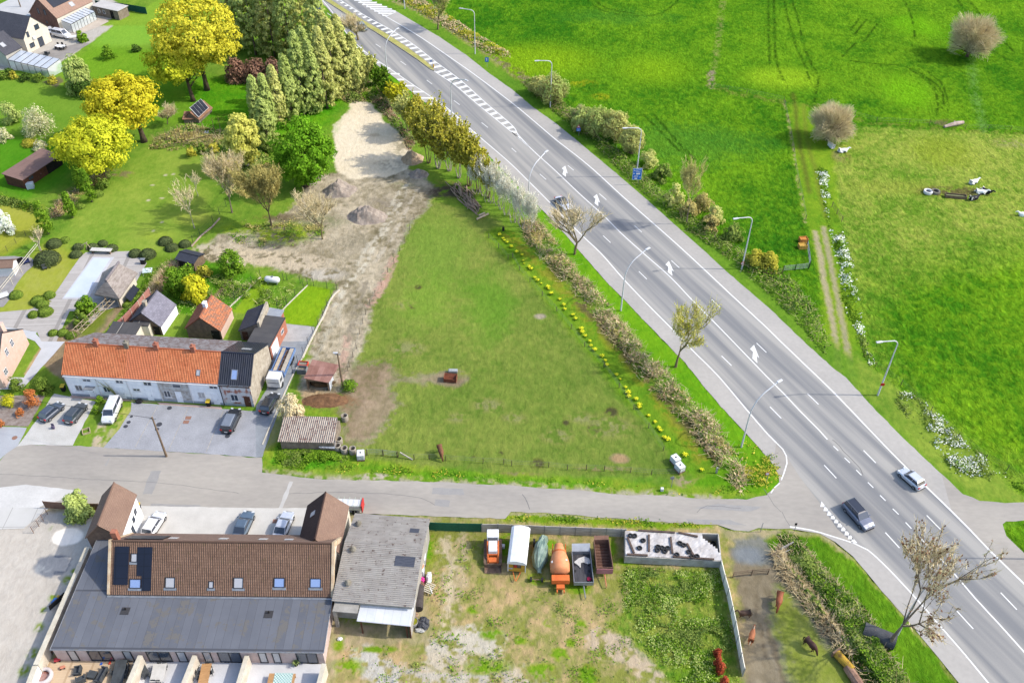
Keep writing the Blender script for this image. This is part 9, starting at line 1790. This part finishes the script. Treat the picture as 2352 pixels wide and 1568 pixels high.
thicket('undergrowth','dry undergrowth at the foot of the loose trees of the grove',DP("760,215 820,200 860,190 905,205 905,240 850,232 800,238"),6000,1.6,[L_BRA,L_TAN,L_GRN],423,.3,1500,L_DRY,fill=1.4)
thicket('brushwood','brown brushwood heaped behind the slate outhouse',DP("338,676 360,640 395,600 410,612 392,640 372,668 352,690"),3500,1.2,[L_RED,L_DRY,L_TAN],424,.2,1800,L_DRY,fill=1.5)
thicket('garden_border','brown and grey plants on the earth bank beside the long lawn',DP("112,480 135,462 165,440 195,412 240,396 262,402 232,420 200,436 170,470 140,498 118,500"),4500,.7,[L_TAN,L_RED,L_BRA,L_TAN],425,.24,500,L_DRY,fill=.8)
thicket('garden_weeds','rough weeds in the back gardens behind the terrace',DP("398,696 450,650 520,612 600,640 640,655 680,660 640,716 560,700 520,720 440,722 396,722"),9000,.6,[L_BRA,L_GRN,L_BRA,L_WIL],426,.18,150,L_DRY,lump=.8,fill=.35)
thicket('garden_border','shrubby border between the pool terrace and the reddish fence',DP("250,752 300,690 345,620 395,596 402,606 360,645 318,700 270,756"),5000,.9,[L_GRN,L_BRA,L_GRN],427,.22,0,fill=.7)
thicket('dirt_plot_growth','patchy weeds on the dirt plot under the tan trees',DP("540,505 640,495 740,500 760,540 700,575 600,570 520,560"),4000,.35,[L_GRN,L_BRA,L_TAN],428,.2,0,L_DRY,lump=.6,fill=.0)
thicket('yard_weeds','weed tufts scattered over the machinery yard',DP("780,1480 980,1480 975,1240 1120,1240 1120,1340 1400,1360 1430,1310 1430,1440 1520,1560 1500,1640 780,1640"),6000,.35,[L_GRN,L_GRN,L_BRA],429,.16,0,L_DRY,lump=.5,fill=-.25)
# daffodils
dp=[(1152,545)];dl=smooth_line(DP("1152,543 1195,590 1240,645 1290,700 1340,765 1390,830 1440,900 1490,960 1540,1015 1590,1068 1612,1085"),1.0);proto=None
ng=np.random.default_rng(5)
for i,p in enumerate(dl[:100]):
    if i%7==5 or rnd.random()<.06:continue
    if proto is None:
        proto=empty('daffodil_clump',(p[0],p[1],0),0,'yellow daffodil clump in the row beside the paddock fence','flowers','daffodil clumps in a long row')
        C=ng.normal(size=(60,3))*np.array([.2,.2,.04])+np.array([0,0,.5]);v,f=quads(C,ng.normal(size=C.shape)*.5+np.array([0,0,1]),.17,1,ng);npmesh('flowers',v,f,L_DAF,proto)
        C=ng.normal(size=(60,3))*np.array([.22,.22,.05])+np.array([0,0,.2]);v,f=quads(C,ng.normal(size=C.shape)*np.array([1,1,.2]),.2,1,ng,np.tile([0,0,1.],(60,1)));npmesh('leaves',v,f,L_GRN,proto);o=proto
    else:o=copy_tree(proto)
    o.location=(p[0]+rnd.uniform(-.4,.4),p[1]+rnd.uniform(-.4,.4),0);o.rotation_euler=(0,0,rnd.uniform(0,6));s_=rnd.uniform(.35,.95);o.scale=(s_,s_,s_)
# lower left plants
bush('light green willow bush beside the brown fence',188,1182,1124,64,L_WIL,501,nl=3800,nc=50,tdir=(0,0,1),el=1.8,size=.22);bush('leafless straw-coloured shrub behind the corrugated shed',672,962,905,64,L_TWG,502,nl=2600,nc=30,size=.16,tdir=(0,0,1),el=4)
bush('clipped green hedge block by the garden path, left one',41,893,864,36,L_TOP,503,nl=2000,size=.14);bush('wide clipped green hedge block beside the blue-grey car',100,900,866,52,L_TOP,504,nl=3000,size=.14)
bush('yellow-green round bush in the front garden',22,928,904,38,L_YEL,505,nl=1600,size=.12);bush('dead orange-brown conifer in the front garden',80,930,892,40,L_YCO,506,nl=2000,size=.12);bush('small dead brown conifer below the larger one',48,952,936,24,L_YCO,507,nl=700,size=.12)
bush('dead brown low conifer at the left edge',2,978,962,20,L_YCO,508,nl=500,size=.12)
for i,(x,y,w_)in enumerate(((1882,1290,70),(1890,1372,80),(1910,1440,90),(1942,1556,90))):X2,Y2=587.65*2+x/4,391.98*3+y/4;bush('rust-red garden shrub in the row by the yard wall',X2,Y2+8,Y2-w_/8-3,w_/4,L_RUS,520+i,group='rust-red shrubs',nl=900,size=.13)
bush('tufted green weed clump by the rusty barn',803,892,868,40,L_GRN,530,nl=1000,size=.16);bush('vivid green plants strip in the driveway',222,948,930,16,L_GRN,531,nl=600,size=.12);bush('green bush between the driveway and the terrace',232,925,908,22,L_GRN,532,nl=700,size=.12)
build_terrain()
